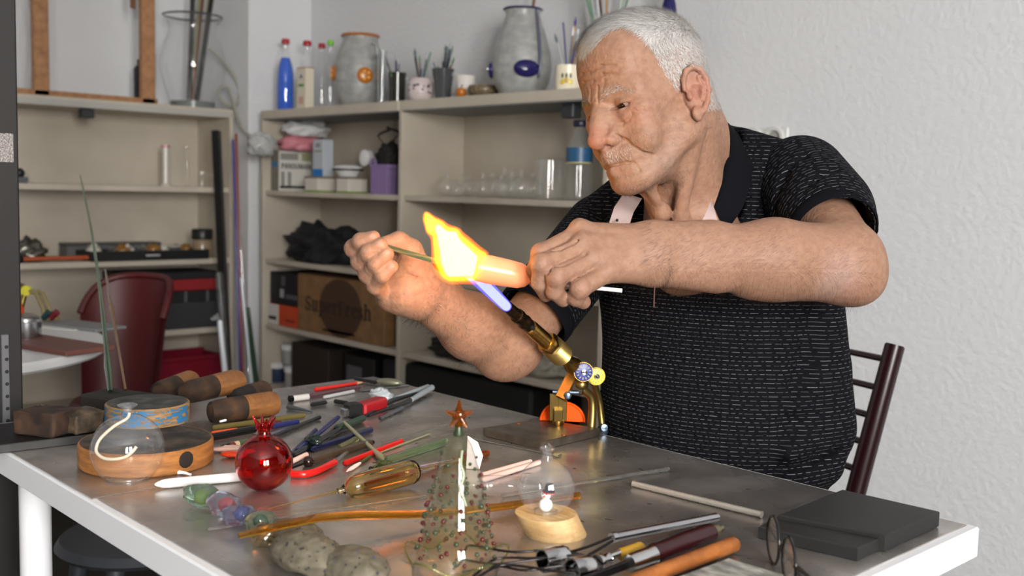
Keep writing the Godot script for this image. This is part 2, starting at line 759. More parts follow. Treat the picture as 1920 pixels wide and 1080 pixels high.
func build_room() -> void:
	var plaster := bumpy(M("white_plaster", rgb(212, 213, 215), 0.85), noise_tex("stucco", 0.03, 3, 11, Color.BLACK, Color.WHITE, 512), 0.13)
	plaster.uv1_triplanar = true
	plaster.uv1_world_triplanar = true
	plaster.uv1_scale = Vector3.ONE * 2.6
	var ceil_m := M("ceiling_paint", rgb(225, 226, 228), 0.9)
	var floor_m := triplanar(M("dark_floor_tile", Color.WHITE, 0.45), noise_tex("floor_mottle", 0.02, 4, 5, Color(0.10, 0.095, 0.09), Color(0.16, 0.15, 0.145)), Vector3.ONE * 1.1, true)
	var dim_paint := M("grey_brown_paint", rgb(118, 112, 106), 0.85)
	var th := 0.15
	var lx := LEFT_X
	struct("floor", bx(Vector3(RIGHT_X - lx + 0.3, 0.1, FRONT_Z - BACK_Z + 0.3), Vector3((RIGHT_X + lx) * 0.5, -0.05, (FRONT_Z + BACK_Z) * 0.5)), floor_m)
	struct("ceiling", bx(Vector3(RIGHT_X - lx + 0.3, 0.1, FRONT_Z - BACK_Z + 0.3), Vector3((RIGHT_X + lx) * 0.5, TOP_Y + 0.05, (FRONT_Z + BACK_Z) * 0.5)), ceil_m)
	struct("wall_back", bx(Vector3(RIGHT_X - lx + 0.3, TOP_Y, th), Vector3((RIGHT_X + lx) * 0.5, TOP_Y * 0.5, BACK_Z - th * 0.5)), plaster)
	struct("wall_left", bx(Vector3(th, TOP_Y, FRONT_Z - BACK_Z), Vector3(lx - th * 0.5, TOP_Y * 0.5, (FRONT_Z + BACK_Z) * 0.5)), plaster)
	struct("wall_front", bx(Vector3(RIGHT_X - lx + 0.3, TOP_Y, th), Vector3((RIGHT_X + lx) * 0.5, TOP_Y * 0.5, FRONT_Z + th * 0.5)), dim_paint)
	# the projecting pier between the two shelf units
	struct("wall_pier", bx(Vector3(-4.09 - lx, TOP_Y, BACK_Z * -1.0 - 2.29), Vector3((-4.09 + lx) * 0.5, TOP_Y * 0.5, (BACK_Z - 2.29) * 0.5), 0.004), plaster)
	# the wall with the two windows
	var g := G.new()
	var spans := [[BACK_Z, 0.05, 0.0, TOP_Y], [0.75, 0.95, 0.0, TOP_Y], [1.65, FRONT_Z, 0.0, TOP_Y], [0.05, 0.75, 0.0, 0.9], [0.05, 0.75, 2.35, TOP_Y], [0.95, 1.65, 0.0, 0.9], [0.95, 1.65, 2.35, TOP_Y]]
	for s in spans:
		g.box(xf(RIGHT_X + th * 0.5, (s[2] + s[3]) * 0.5, (s[0] + s[1]) * 0.5), Vector3(th, s[3] - s[2], s[1] - s[0]), 0.0)
	struct("wall_right", g, dim_paint)
	var frame_m := M("window_frame_white", rgb(235, 235, 235), 0.4)
	var pane_m := thin_glass("window_pane_glass", Color(0.9, 0.95, 1.0), 0.03)
	var k := 1
	for w in WINDOWS:
		var f := G.new()
		var zc: float = (w[0] + w[1]) * 0.5
		var yc: float = (w[2] + w[3]) * 0.5
		for e in [-1.0, 1.0]:
			f.box(xf(RIGHT_X + 0.09, yc, zc + e * ((w[1] - w[0]) * 0.5 - 0.025)), Vector3(0.06, w[3] - w[2], 0.05), 0.004)
			f.box(xf(RIGHT_X + 0.09, yc + e * ((w[3] - w[2]) * 0.5 - 0.025), zc), Vector3(0.06, 0.05, w[1] - w[0]), 0.004)
		var o := struct("window_%d" % k, f, frame_m)
		put("pane", G.new().box(xf(RIGHT_X + 0.09, yc, zc), Vector3(0.006, w[3] - w[2] - 0.1, w[1] - w[0] - 0.1), 0.001), pane_m, o)
		k += 1


# ---------------------------------------------------------------- the two shelf units, what stands on them, and the far corner of the workshop
func board(parent: Node3D, called: String, m: Material, a: Vector3, b: Vector3) -> void:
	put(called, G.new().box(xf((a.x + b.x) * 0.5, (a.y + b.y) * 0.5, (a.z + b.z) * 0.5), (b - a).abs(), 0.002), m, parent)


func lathed(prof: Array, seg := 28, t := Transform3D()) -> G:
	var g := G.new()
	var p := []
	for q in prof:
		p.push_back(Vector2(q[0], q[1]))
	return g.lathe(t, p, seg)


# a bottle: outer wall, shoulder, neck and screw cap; filled if a drink is given
func bottle(called: String, label: String, at: Vector3, r: float, h: float, glass_m: Material, cap_m: Material, drink: Material, fill := 0.7, group := "", waist := 1.0) -> Node3D:
	var t := thing(called, label, "bottle", at, 0.0, group)
	put("body", lathed([[0, 0], [r * 0.9, 0], [r, h * 0.03], [r, h * 0.18], [r * waist, h * 0.3], [r * 0.97, h * 0.5], [r * 0.86, h * 0.62], [r * 0.55, h * 0.76], [r * 0.38, h * 0.86], [r * 0.36, h * 0.93], [r * 0.4, h * 0.935], [r * 0.36, h * 0.95]]), glass_m, t)
	put("cap", lathed([[0, h * 0.93], [r * 0.46, h * 0.93], [r * 0.48, h * 0.935], [r * 0.46, h * 0.99], [r * 0.4, h], [0, h]], 20), cap_m, t)
	if drink:
		var f := h * fill
		put("liquid", lathed([[0, 0.004], [r * 0.86, 0.004], [r * 0.95, h * 0.035], [r * 0.95, h * 0.18], [r * 0.95 * waist, h * 0.3], [r * 0.92, h * 0.5], [r * 0.8, minf(h * 0.62, f)], [r * 0.5, f], [0, f]]), drink, t)
	return t


# a tub of brushes and glass sticks
func sticks(parent: Node3D, mats_: Array, count: int, r: float, y0: float, h0: float, h1: float, seed_: int, spread := 0.5) -> void:
	var rg := RandomNumberGenerator.new()
	rg.seed = seed_
	for i in count:
		var a := rg.randf() * TAU
		var q := Vector3(cos(a), 0, sin(a)) * r * rg.randf_range(0.2, 0.8)
		var tip := q + Vector3(cos(a + 0.4), 0, sin(a + 0.4)) * r * spread * rg.randf_range(0.4, 1.4) + Vector3.UP * rg.randf_range(h0, h1)
		var from := Vector3(-q.x * 0.4, y0, -q.z * 0.4)
		var g := G.new().rod(from, tip, 0.0028, 7)
		put("stick", g, mats_[i % mats_.size()], parent)
		if i % 2 == 0:
			var d := (tip - from).normalized()
			put("bristle", G.new().tube([tip - d * 0.004, tip + d * 0.008, tip + d * 0.024], [0.003, 0.0045, 0.0008], 8), mats_[(i + 1) % mats_.size()], parent)


func crumpled(r: Vector3, seed_: int, rough := 0.25, freq := 2.2, rings := 16, seg := 24, squash := 0.0) -> G:
	var f := FastNoiseLite.new()
	f.seed = seed_
	f.frequency = freq
	f.fractal_octaves = 3
	var rows := []
	for i in rings + 1:
		var th := PI * i / rings
		var row := []
		for j in seg:
			var ph := TAU * j / seg
			var d := Vector3(sin(th) * cos(ph), -cos(th), -sin(th) * sin(ph))
			var p := d * r * (1.0 + rough * f.get_noise_3dv(d))
			p.y = maxf(p.y, -r.y * (1.0 - squash))
			row.push_back(p)
		rows.push_back(row)
	return G.new().sheet(rows, true)


func build_shelves() -> void:
	var cream := triplanar(M("cream_laminate", Color.WHITE, 0.5), noise_tex("cream_mottle", 0.01, 3, 8, Color(0.70, 0.665, 0.605), Color(0.755, 0.72, 0.66)), Vector3.ONE * 1.5)
	var edge := M("grey_edge_band", rgb(172, 170, 164), 0.5)
	var glass := thin_glass("clear_glass", Color(0.8, 0.82, 0.82), 0.05)
	var milk := M("frosted_grey_glass", rgb(255, 255, 255), 0.35)
	triplanar(milk, noise_tex("frost_mottle", 0.02, 4, 27, Color(0.50, 0.51, 0.50), Color(0.68, 0.68, 0.67)), Vector3.ONE * 5)
	milk.clearcoat_enabled = true
	milk.clearcoat = 0.6
	var black := M("black_plastic", rgb(18, 18, 20), 0.45)
	var white := M("white_plastic", rgb(226, 226, 226), 0.4)
	var red := M("red_plastic", rgb(170, 22, 30), 0.4)
	var steel := M("steel", rgb(176, 178, 180), 0.28, 1.0)

	# ---- unit along the back wall
	var zf := -2.3
	var zb := -2.59
	var u := thing("shelf_unit", "cream open shelf unit along the back wall with vases on top", "shelves", Vector3(-3.03, 0, -2.44))
	var o := Vector3(-3.03, 0, -2.44)
	for x in [-4.0, -3.038, -2.06]:
		board(u, "side_panel", cream, Vector3(x - 0.01, 0.0, zb) - o, Vector3(x + 0.01, 1.43, zf) - o)
	for bay in [[-3.99, -3.048], [-3.028, -2.07]]:
		board(u, "top_board", cream, Vector3(bay[0], 1.395, zb) - o, Vector3(bay[1], 1.43, zf + 0.004) - o)
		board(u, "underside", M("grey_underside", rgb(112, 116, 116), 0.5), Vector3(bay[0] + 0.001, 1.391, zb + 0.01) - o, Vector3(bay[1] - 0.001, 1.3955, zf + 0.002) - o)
		for y in [1.097, 0.81, 0.532, 0.27, 0.08]:
			board(u, "shelf", cream, Vector3(bay[0], y - 0.02, zb + 0.008) - o, Vector3(bay[1], y, zf - 0.012) - o)
		board(u, "back_panel", cream, Vector3(bay[0], 0.0, zb - 0.004) - o, Vector3(bay[1], 1.395, zb + 0.004) - o)
	put("bracket", G.new().box(xf(-2.26 + 3.03, 1.37, -2.36 + 2.44), Vector3(0.05, 0.045, 0.04), 0.003), M("dark_bracket", rgb(60, 62, 64), 0.5, 0.4), u)

	# ---- unit along the left wall
	var xf_ := -4.2
	var xb := -4.5
	var lu := thing("shelf_unit", "cream open shelf unit along the left wall under a wooden frame", "shelves", Vector3(-4.35, 0, -1.6))
	o = Vector3(-4.35, 0, -1.6)
	for z in [-2.27, -0.86]:
		board(lu, "side_panel", cream, Vector3(xb, 0.0, z - 0.01) - o, Vector3(xf_, 1.405, z + 0.01) - o)
	for y in [1.105, 0.8, 0.5, 0.2]:
		board(lu, "shelf", cream, Vector3(xb + 0.008, y - 0.024, -2.26) - o, Vector3(xf_ - 0.004, y, -0.87) - o)
	board(lu, "top_board", cream, Vector3(xb, 1.405, -2.285) - o, Vector3(xf_, 1.44, -0.85) - o)
	board(lu, "edge_band", edge, Vector3(xf_, 1.404, -2.285) - o, Vector3(xf_ + 0.002, 1.428, -0.85) - o)
	board(lu, "back_panel", cream, Vector3(xb - 0.004, 0.0, -2.27) - o, Vector3(xb + 0.004, 1.405, -0.86) - o)
	put("bracket", G.new().box(xf(-4.24 + 4.35, 1.385, -1.66 + 1.6), Vector3(0.04, 0.035, 0.05), 0.003), M("dark_bracket"), lu)

	# ---- bottles at the left end of the long top board
	var red_cap := M("red_cap", rgb(165, 20, 28), 0.35)
	var blue_drink := M("blue_liquid", rgb(8, 88, 205), 0.08)
	var zs := -2.40
	bottle("bottle", "glass bottle of bright blue liquid with a red cap", Vector3(-3.9456, 1.43, -2.38), 0.0359, 0.3004, glass, red_cap, blue_drink, 0.74)
	bottle("bottle", "clear red-capped bottle standing behind the small cream carton", Vector3(-3.8897, 1.43, -2.45), 0.0382, 0.2960, glass, red_cap, null)
	bottle("bottle", "clear red-capped bottle between the cream carton and the green-capped bottle", Vector3(-3.8097, 1.43, -2.47), 0.0311, 0.2808, glass, red_cap, null)
	bottle("bottle", "clear bottle with a bright green cap beside the frosted jar", Vector3(-3.6544, 1.43, -2.41), 0.0279, 0.2735, glass, M("green_cap", rgb(110, 190, 40), 0.4), null)
	var sc := thing("carton", "small cream carton with green print among the bottles", "box", Vector3(-3.7749, 1.43, -2.37))
	var sw := 0.0784 / 1.15
	var sh := 0.1682
	put("body", bx(Vector3(sw, sh, 0.04), Vector3(0, sh * 0.5, 0)), M("cream_card", rgb(214, 206, 186), 0.6), sc)
	put("lid_flap", bx(Vector3(sw * 1.01, 0.004, 0.041), Vector3(0, sh, 0)), M("rust_card", rgb(150, 88, 60), 0.6), sc)
	var print_green := M("green_print", rgb(60, 140, 70), 0.6)
	var print_blue := M("blue_print", rgb(60, 100, 150), 0.6)
	put("print", bx(Vector3(sw * 0.6, 0.010, 0.001), Vector3(0, sh * 0.58, 0.0203), 0.0), print_green, sc)
	put("print", G.new().prism(xf(0, sh * 0.8, 0.0205), PackedVector2Array([Vector2(-0.012, -0.008), Vector2(0.012, -0.008), Vector2(0, 0.01)]), 0.001), print_blue, sc)
	put("print", bx(Vector3(sw * 0.55, 0.03, 0.001), Vector3(0, sh * 0.22, 0.0203), 0.0), M("pale_red_print", rgb(200, 160, 145), 0.6), sc)

	# ---- the amber-rimmed frosted jar
	var jar_at := Vector3(-3.4912, 1.43, -2.44)
	var jp := 0.0021
	var jh := 0.2847
	var jar := thing("glass_jar", "frosted grey glass jar with an amber rim and amber boss", "vase", jar_at)
	put("body", lathed([[0, 0], [30 * jp, 0], [36 * jp, 0.008], [45 * jp, jh * 0.2], [50 * jp, jh * 0.42], [48 * jp, jh * 0.6], [40 * jp, jh * 0.78], [33 * jp, jh * 0.9], [33 * jp, jh * 0.97], [31 * jp, jh * 0.97], [31 * jp, jh * 0.9], [38 * jp, jh * 0.77], [46 * jp, jh * 0.5], [30 * jp, 0.01], [0, 0.01]], 40), milk, jar)
	var amber := solid_glass("amber_glass", rgb(225, 130, 20), 0.3)
	put("rim", lathed([[30 * jp, jh * 0.965], [35 * jp, jh * 0.965], [37 * jp, jh * 0.98], [35 * jp, jh], [31 * jp, jh], [30 * jp, jh * 0.965]], 40), M("amber_opaque", rgb(176, 102, 24), 0.25), jar)
	for spot in [[0.42, 0.42], [2.0, 0.46]]:
		var bd := Vector3(cos(spot[0]), 0, sin(spot[0]))
		var ab := put("boss", G.new().ball(along(bd * 49.5 * jp + Vector3.UP * jh * spot[1], bd), Vector3(15 * jp, 5 * jp, 15 * jp)), M("amber_opaque"), jar)
		for k in 5:
			var q := Vector3(cos(k * TAU / 5), 0.75, sin(k * TAU / 5)) * 7 * jp
			put("dimple", G.new().ball(along(bd * 49.5 * jp + Vector3.UP * jh * spot[1], bd) * xf(q.x, 4 * jp, q.z), Vector3.ONE * 2.4 * jp, 6, 8), M("pale_amber", rgb(240, 190, 110), 0.2), ab)
	for s in [-1.0, 1.0]:
		put("handle", G.new().tube([Vector3(s * 38 * jp, jh * 0.86, 0), Vector3(s * 50 * jp, jh * 0.84, 0), Vector3(s * 53 * jp, jh * 0.74, 0), Vector3(s * 46 * jp, jh * 0.66, 0)], 3.2 * jp, 8), milk, jar)

	# ---- brush pots
	var stick_mats := [M("dark_violet_stick", rgb(44, 38, 70), 0.4), M("pale_grey_stick", rgb(170, 172, 178), 0.4), M("brown_stick", rgb(110, 72, 46), 0.5), M("green_stick", rgb(90, 130, 100), 0.4), M("black_stick", rgb(20, 20, 22), 0.4), M("slate_stick", rgb(86, 100, 110), 0.4)]
	var tall := thing("glass_tube", "tall narrow clear glass beside the frosted jar", "glass", Vector3(-3.2489, 1.43, -2.37))
	put("wall", lathed([[0, 0], [0.0159, 0], [0.0179, 0.1989], [0.0159, 0.1989], [0.0139, 0.006], [0, 0.006]], 20), solid_glass("tube_glass", Color(0.95, 0.97, 0.97)), tall)
	var dk := thing("glass_cup", "dark smoky glass of brushes between tall glass and speckled pot", "glass", Vector3(-3.2224, 1.43, -2.42))
	put("cup", lathed([[0, 0], [0.03, 0], [0.034, 0.1196], [0.031, 0.1196], [0.028, 0.006], [0, 0.006]], 24), M("smoky_dark_glass", rgb(44, 42, 34), 0.15), dk)
	sticks(dk, stick_mats, 7, 0.03, 0.01, 0.10, 0.17, 5)
	var sp_at := Vector3(-3.0413, 1.43, -2.39)
	var sr := 0.0499
	var spk := thing("speckled_pot", "round white pot with black speckles holding paint brushes", "pot", sp_at)
	put("pot", lathed([[0, 0], [sr * 0.6, 0], [sr * 0.9, sr * 0.35], [sr, sr * 0.85], [sr * 0.88, sr * 1.4], [sr * 0.66, sr * 1.72], [sr * 0.6, sr * 1.72], [sr * 0.75, sr * 1.3], [sr * 0.8, sr * 0.8], [0, sr * 0.2]], 30), triplanar(M("speckled_glaze", Color.WHITE, 0.3), noise_tex("speckle", 0.06, 2, 3, Color(0.78, 0.72, 0.72), Color(0.80, 0.75, 0.75)), Vector3.ONE * 6), spk)
	var spots_rng := RandomNumberGenerator.new()
	spots_rng.seed = 4
	for i in 22:
		var a := spots_rng.randf_range(-1.4, 1.4) - 0.5
		var e := spots_rng.randf_range(-0.6, 0.55)
		var dv := Vector3(cos(e) * sin(a + 1.1), sin(e), cos(e) * cos(a + 1.1))
		put("speckle", G.new().ball(along(Vector3(0, sr * 0.88, 0) + dv * Vector3(sr, sr * 0.88, sr) * 0.985, dv), Vector3(0.0045, 0.001, 0.0035) * spots_rng.randf_range(0.6, 1.5), 4, 7), M("black_stick"), spk)
	sticks(spk, stick_mats, 7, sr * 0.5, 0.01, 0.11, 0.19, 9)
	var bg := thing("brush_glass", "dark tumbler crowded with brushes right of the speckled pot", "glass", Vector3(-2.9407, 1.43, -2.41))
	put("cup", lathed([[0, 0], [0.026, 0], [0.04, 0.1144], [0.038, 0.1144], [0.024, 0.006], [0, 0.006]], 24), M("smoky_grey_glass", rgb(70, 72, 74), 0.12), bg)
	sticks(bg, stick_mats, 12, 0.036, 0.01, 0.10, 0.21, 21)
	var wc := thing("small_bowl", "small white bowl behind the amber glass apple", "bowl", Vector3(-2.8409, 1.43, -2.43))
	put("bowl", lathed([[0, 0], [0.022, 0], [0.038, 0.0860], [0.035, 0.0860], [0.02, 0.006], [0, 0.006]], 24), M("white_glaze", rgb(220, 216, 210), 0.3), wc)
	var ap := thing("glass_apple", "little amber glass apple with a dark stalk", "ornament", Vector3(-2.7463, 1.43, -2.33))
	put("apple", lathed([[0, 0.001], [0.008, 0], [0.016, 0.007], [0.019, 0.018], [0.015, 0.029], [0.006, 0.032], [0, 0.029]], 20), M("amber_opaque"), ap)
	put("stalk", G.new().tube([Vector3(0, 0.028, 0), Vector3(0.002, 0.036, 0), Vector3(0.006, 0.041, 0)], [0.002, 0.0016, 0.003], 6), M("dark_green_glass", rgb(40, 52, 26), 0.3), ap)
	var pb := Vector3(-2.7334, 1.43, -2.42)
	single("mottled_bowl", lathed([[0, 0], [0.03, 0], [0.052, 0.018], [0.056, 0.034], [0.05, 0.046], [0.047, 0.046], [0.05, 0.034], [0.03, 0.008], [0, 0.008]], 26), triplanar(M("mottled_brown_glaze", Color.WHITE, 0.35), noise_tex("brown_mottle", 0.03, 4, 6, Color(0.2, 0.16, 0.1), Color(0.62, 0.56, 0.44)), Vector3.ONE * 8), "low mottled brown bowl left of the blue-rimmed vase", "bowl", pb)

	# ---- the big vase with the blue rim
	var vat := Vector3(-2.5811, 1.43, -2.45)
	var vp := 0.0018
	var vh := 0.2907
	var vase := thing("glass_vase", "large frosted grey vase with a blue rim and blue boss", "vase", vat)
	put("body", lathed([[0, 0], [34 * vp, 0], [40 * vp, vh * 0.03], [52 * vp, vh * 0.18], [56 * vp, vh * 0.33], [53 * vp, vh * 0.5], [45 * vp, vh * 0.68], [36 * vp, vh * 0.84], [31 * vp, vh * 0.93], [34 * vp, vh * 0.985], [31 * vp, vh * 0.985], [28 * vp, vh * 0.93], [42 * vp, vh * 0.66], [50 * vp, vh * 0.3], [30 * vp, 0.02], [0, 0.02]], 44), milk, vase)
	var cobalt := M("cobalt_glass", rgb(28, 24, 84), 0.12)
	put("rim", lathed([[32 * vp, vh * 0.975], [36 * vp, vh * 0.98], [37.5 * vp, vh * 0.99], [36 * vp, vh], [31 * vp, vh], [32 * vp, vh * 0.975]], 44), cobalt, vase)
	put("foot", lathed([[0, -0.0005], [38 * vp, 0], [40 * vp, vh * 0.015], [37 * vp, vh * 0.03], [0, vh * 0.03]], 40), cobalt, vase)
	for spot in [[0.98, 0.3, 24.0], [-0.88, 0.31, 22.0]]:
		var bd := Vector3(sin(spot[0]), 0, cos(spot[0]))
		var nd := along(bd * 54 * vp + Vector3.UP * vh * spot[1], bd)
		var boss := put("boss", G.new().ball(nd, Vector3(spot[2] * vp, 9 * vp, 16 * vp)), cobalt, vase)
		put("rib", G.new().tube([nd * Vector3(-20 * vp, 6 * vp, 0), nd * Vector3(0, 10 * vp, 0), nd * Vector3(20 * vp, 6 * vp, 0)], 1.6 * vp, 6), cobalt, boss)
	put("handle", G.new().tube([Vector3(34 * vp, vh * 0.97, 0.0), Vector3(46 * vp, vh * 0.86, 0.012), Vector3(57 * vp, vh * 0.62, 0.02), Vector3(61 * vp, vh * 0.34, 0.02), Vector3(57 * vp, vh * 0.2, 0.02)], [0.003, 0.004, 0.005, 0.005, 0.004], 8), M("grey_blue_glass", rgb(86, 90, 110), 0.2), vase)
	put("stick", G.new().rod(Vector3(0, 0.05, 0), Vector3(0.07, vh + 0.12, 0), 0.005), M("brown_stick"), vase)

	# ---- lemon mug and the pot of brushes behind the man
	var mat_ := Vector3(-2.2804, 1.43, -2.36)
	var mr := 0.0392
	var mh := 0.0769
	var mug := thing("ceramic_mug", "cream ceramic mug painted with lemons full of brushes", "mug", mat_)
	put("mug", lathed([[0, 0], [mr * 0.93, 0], [mr, 0.004], [mr, mh], [mr * 0.9, mh], [mr * 0.88, 0.006], [0, 0.006]], 30), M("cream_glaze", rgb(228, 219, 196), 0.3), mug)
	for k in 3:
		var a := 0.35 + k * 0.32
		var bd := Vector3(sin(a), 0, cos(a))
		put("lemon", G.new().ball(along(bd * mr + Vector3.UP * mh * (0.32 + 0.06 * (k % 2)), bd), Vector3(0.007, 0.0012, 0.0085), 8, 12), M("lemon_paint", [rgb(205, 180, 60), rgb(190, 150, 60), rgb(216, 196, 80)][k], 0.35) if k == 0 else M("lemon_paint_%d" % k, [rgb(205, 180, 60), rgb(190, 150, 60), rgb(216, 196, 80)][k], 0.35), mug)
		put("leaf", G.new().ball(along(bd * mr + Vector3.UP * mh * 0.56, bd), Vector3(0.004, 0.001, 0.008), 6, 8), M("leaf_paint", rgb(70, 90, 40), 0.4), mug)
	sticks(mug, [M("blue_stick", rgb(40, 44, 110), 0.35), M("pale_grey_stick"), M("slate_stick"), M("white_stick", rgb(214, 216, 222), 0.4), M("ochre_stick", rgb(176, 124, 50), 0.5)], 11, mr * 0.9, 0.008, 0.13, 0.215, 12, 0.7)
	var tat := Vector3(-2.2495, 1.43, -2.5)
	var tp := thing("brush_pot", "tall clear vase of brushes standing behind the man's head", "vase", tat)
	put("vase", lathed([[0, 0], [0.05, 0], [0.055, 0.2], [0.06, 0.24], [0.057, 0.24], [0.05, 0.2], [0.045, 0.01], [0, 0.01]], 26), glass, tp)
	sticks(tp, [M("green_stick"), M("pale_grey_stick"), M("white_stick"), M("ochre_stick"), M("black_stick"), M("pale_green_stick", rgb(160, 190, 160), 0.4)], 14, 0.055, 0.012, 0.36, 0.52, 33, 1.1)
	var bt := thing("blue_bottle", "dark blue bottle whose corner shows above the man's hair", "bottle", Vector3(-2.0097, 1.43, -2.5))
	put("body", lathed([[0, 0], [0.028, 0], [0.03, 0.01], [0.03, 0.18], [0.02, 0.25], [0.012, 0.28], [0.012, 0.33], [0, 0.33]], 26), cobalt, bt)
	put("stopper", bx(Vector3(0.05, 0.045, 0.04), Vector3(0.012, 0.352, 0), 0.008), cobalt, bt)

	# ---- upper shelf, left bay
	var y1 := 1.097
	var card := M("white_card", rgb(205, 203, 196), 0.6)
	var pc := thing("printed_carton", "white printed carton with dark end under a pink bag", "box", Vector3(-3.925, 1.097, -2.42))
	var cw := 0.06
	var ch := 0.1681
	put("body", bx(Vector3(cw, ch, 0.17), Vector3(-cw * 0.5 + 0.005, ch * 0.5, 0.0)), card, pc)
	put("end_panel", bx(Vector3(cw * 0.98, ch * 0.99, 0.002), Vector3(-cw * 0.5 + 0.005, ch * 0.5, 0.0855), 0.0), M("drab_print", rgb(122, 116, 106), 0.6), pc)
	put("print", bx(Vector3(cw * 0.7, ch * 0.14, 0.002), Vector3(-cw * 0.5 + 0.005, ch * 0.66, 0.087), 0.0), M("blue_label_print", rgb(60, 120, 160), 0.6), pc)
	var face := Transform3D(Basis(Vector3.UP, PI / 2), Vector3(0.0055, 0, 0))
	var ink := M("dark_green_print", rgb(38, 48, 36), 0.6)
	letters("PANSUMAN", 0.024, ink, pc, face * xf(0, ch * 0.62, 0), false, 0.82)
	put("print", G.new().box(xf(0.0055, ch * 0.86, 0.035), Vector3(0.001, ch * 0.16, 0.085), 0.0), M("grey_print", rgb(140, 140, 134), 0.6), pc)
	for k in 2:
		put("print", G.new().box(xf(0.0055, ch * 0.27, 0.066 - k * 0.032), Vector3(0.001, ch * 0.42, 0.017), 0.0), M("grey_print"), pc)
	put("print", G.new().box(xf(0.0055, ch * 0.86, -0.05), Vector3(0.001, ch * 0.2, 0.05), 0.0), M("olive_print", rgb(150, 152, 120), 0.6), pc)
	put("print", G.new().box(xf(0.0055, ch * 0.1, 0.0), Vector3(0.001, ch * 0.06, 0.16), 0.0), M("black_print", rgb(30, 28, 26), 0.6), pc)
	var pk := single("pink_bag", crumpled(Vector3(0.066, 0.04, 0.1), 31, 0.35, 1.6, 14, 22, 0.25), M("pink_plastic", rgb(205, 130, 142), 0.5), "pink plastic bag lying on the white printed carton", "bag", Vector3(-3.9, 1.25, -2.43))
	pk.position.y = 1.097 + ch + 0.03
	var wb := single("white_cloth", crumpled(Vector3(0.085, 0.042, 0.1), 17, 0.5, 1.3, 14, 24, 0.3), M("white_cloth", rgb(214, 214, 214), 0.8), "crumpled white cloth on top of the pink bag", "cloth", Vector3(-3.875, 1.30, -2.44))
	wb.position.y = 1.097 + ch + 0.09
	single("clear_bag", crumpled(Vector3(0.05, 0.05, 0.06), 23, 0.4, 1.8, 14, 22, 0.2), M("cloudy_plastic_bag", rgb(176, 178, 176), 0.25), "cloudy grey plastic bag at the left end over the carton", "bag", Vector3(-3.8828, 1.28, -2.232))
	var up := thing("upright_carton", "tall white and blue carton standing on the small tins", "box", Vector3(-3.686, 1.097, -2.4))
	var uy := 0.0632
	var uh := 0.2124 - uy
	put("body", bx(Vector3(0.075, uh, 0.05), Vector3(0, uy + uh * 0.5, 0)), M("blue_white_card", rgb(186, 192, 200), 0.6), up)
	put("print", bx(Vector3(0.074, uh * 0.2, 0.001), Vector3(0, uy + uh * 0.1, 0.0256), 0.0), M("bright_blue_print", rgb(40, 120, 190), 0.6), up)
	put("print", bx(Vector3(0.05, uh * 0.05, 0.001), Vector3(0, uy + uh * 0.68, 0.0256), 0.0), M("grey_print"), up)
	put("print", bx(Vector3(0.03, uh * 0.1, 0.001), Vector3(0, uy + uh * 0.84, 0.0256), 0.0), M("grey_print"), up)
	for d in [[601, -2.38, 0.10, "white tin with green base under the upright carton"], [659, -2.38, 0.085, "white tin left of the purple basket"]]:
		var tn := thing("tin_box", d[3], "tin", Vector3.ZERO, 0.0, "two small white tins")
		tn.position = Vector3(-3.6786, 1.097, -2.385) if d[0] == 601 else Vector3(-3.4594, 1.097, -2.385)
		var tw: float = d[2]
		put("body", bx(Vector3(tw, uy - 0.004, 0.09), Vector3(0, (uy - 0.004) * 0.5, 0), 0.004), M("white_tin", rgb(206, 200, 190), 0.4), tn)
		put("base_band", bx(Vector3(tw + 0.002, 0.008, 0.092), Vector3(0, 0.004, 0), 0.002), M("green_band", rgb(120, 150, 40), 0.5), tn)
		put("lid", bx(Vector3(tw + 0.004, 0.008, 0.094), Vector3(0, uy - 0.004, 0), 0.002), M("brown_tin_lid", rgb(120, 108, 96), 0.4), tn)
	var pl := thing("stacked_plates", "white dish under a black-edged white lid on the tins", "dish", Vector3(-3.5069, 1.097, -2.4) + Vector3(0, uy + 0.001, 0))
	put("dish", lathed([[0, 0], [0.035, 0], [0.052, 0.025], [0.049, 0.025], [0.03, 0.005], [0, 0.005]], 26), white, pl)
	put("lid", lathed([[0, 0.028], [0.058, 0.026], [0.06, 0.032], [0.05, 0.042], [0.02, 0.046], [0, 0.046]], 28), white, pl)
	put("edge", lathed([[0.0585, 0.024], [0.0615, 0.026], [0.0615, 0.031], [0.0585, 0.032], [0.0585, 0.024]], 28), black, pl)
	# purple basket full of black straps
	var pbk := thing("purple_basket", "purple slotted plastic basket filled with black gear", "basket", Vector3(-3.2189, 1.097, -2.39))
	var bw := 0.105
	var bh := 0.1046
	var lilac := M("lilac_plastic", rgb(134, 110, 160), 0.45)
	put("base", bx(Vector3(bw, 0.006, 0.1), Vector3(0, 0.003, 0), 0.002), lilac, pbk)
	for s in [-1.0, 1.0]:
		for k in 8:
			put("slat", G.new().box(xf(s * bw * 0.5, bh * 0.5, -0.045 + k * 0.0128), Vector3(0.003, bh, 0.009), 0.001), lilac, pbk)
			put("slat", G.new().box(xf(-bw * 0.5 + 0.007 + k * 0.013, bh * 0.5, s * 0.05), Vector3(0.0095, bh, 0.003), 0.001), lilac, pbk)
		put("rim", G.new().box(xf(s * bw * 0.5, bh, 0), Vector3(0.006, 0.012, 0.106), 0.002), lilac, pbk)
		put("rim", G.new().box(xf(0, bh, s * 0.05), Vector3(bw, 0.012, 0.006), 0.002), lilac, pbk)
	var arc := []
	for k in 9:
		arc.push_back(Vector3(-0.035 + cos(PI * k / 8.0) * 0.016, bh + sin(PI * k / 8.0) * 0.026, 0.05))
	put("handle", G.new().tube(arc, 0.004, 8), lilac, pbk)
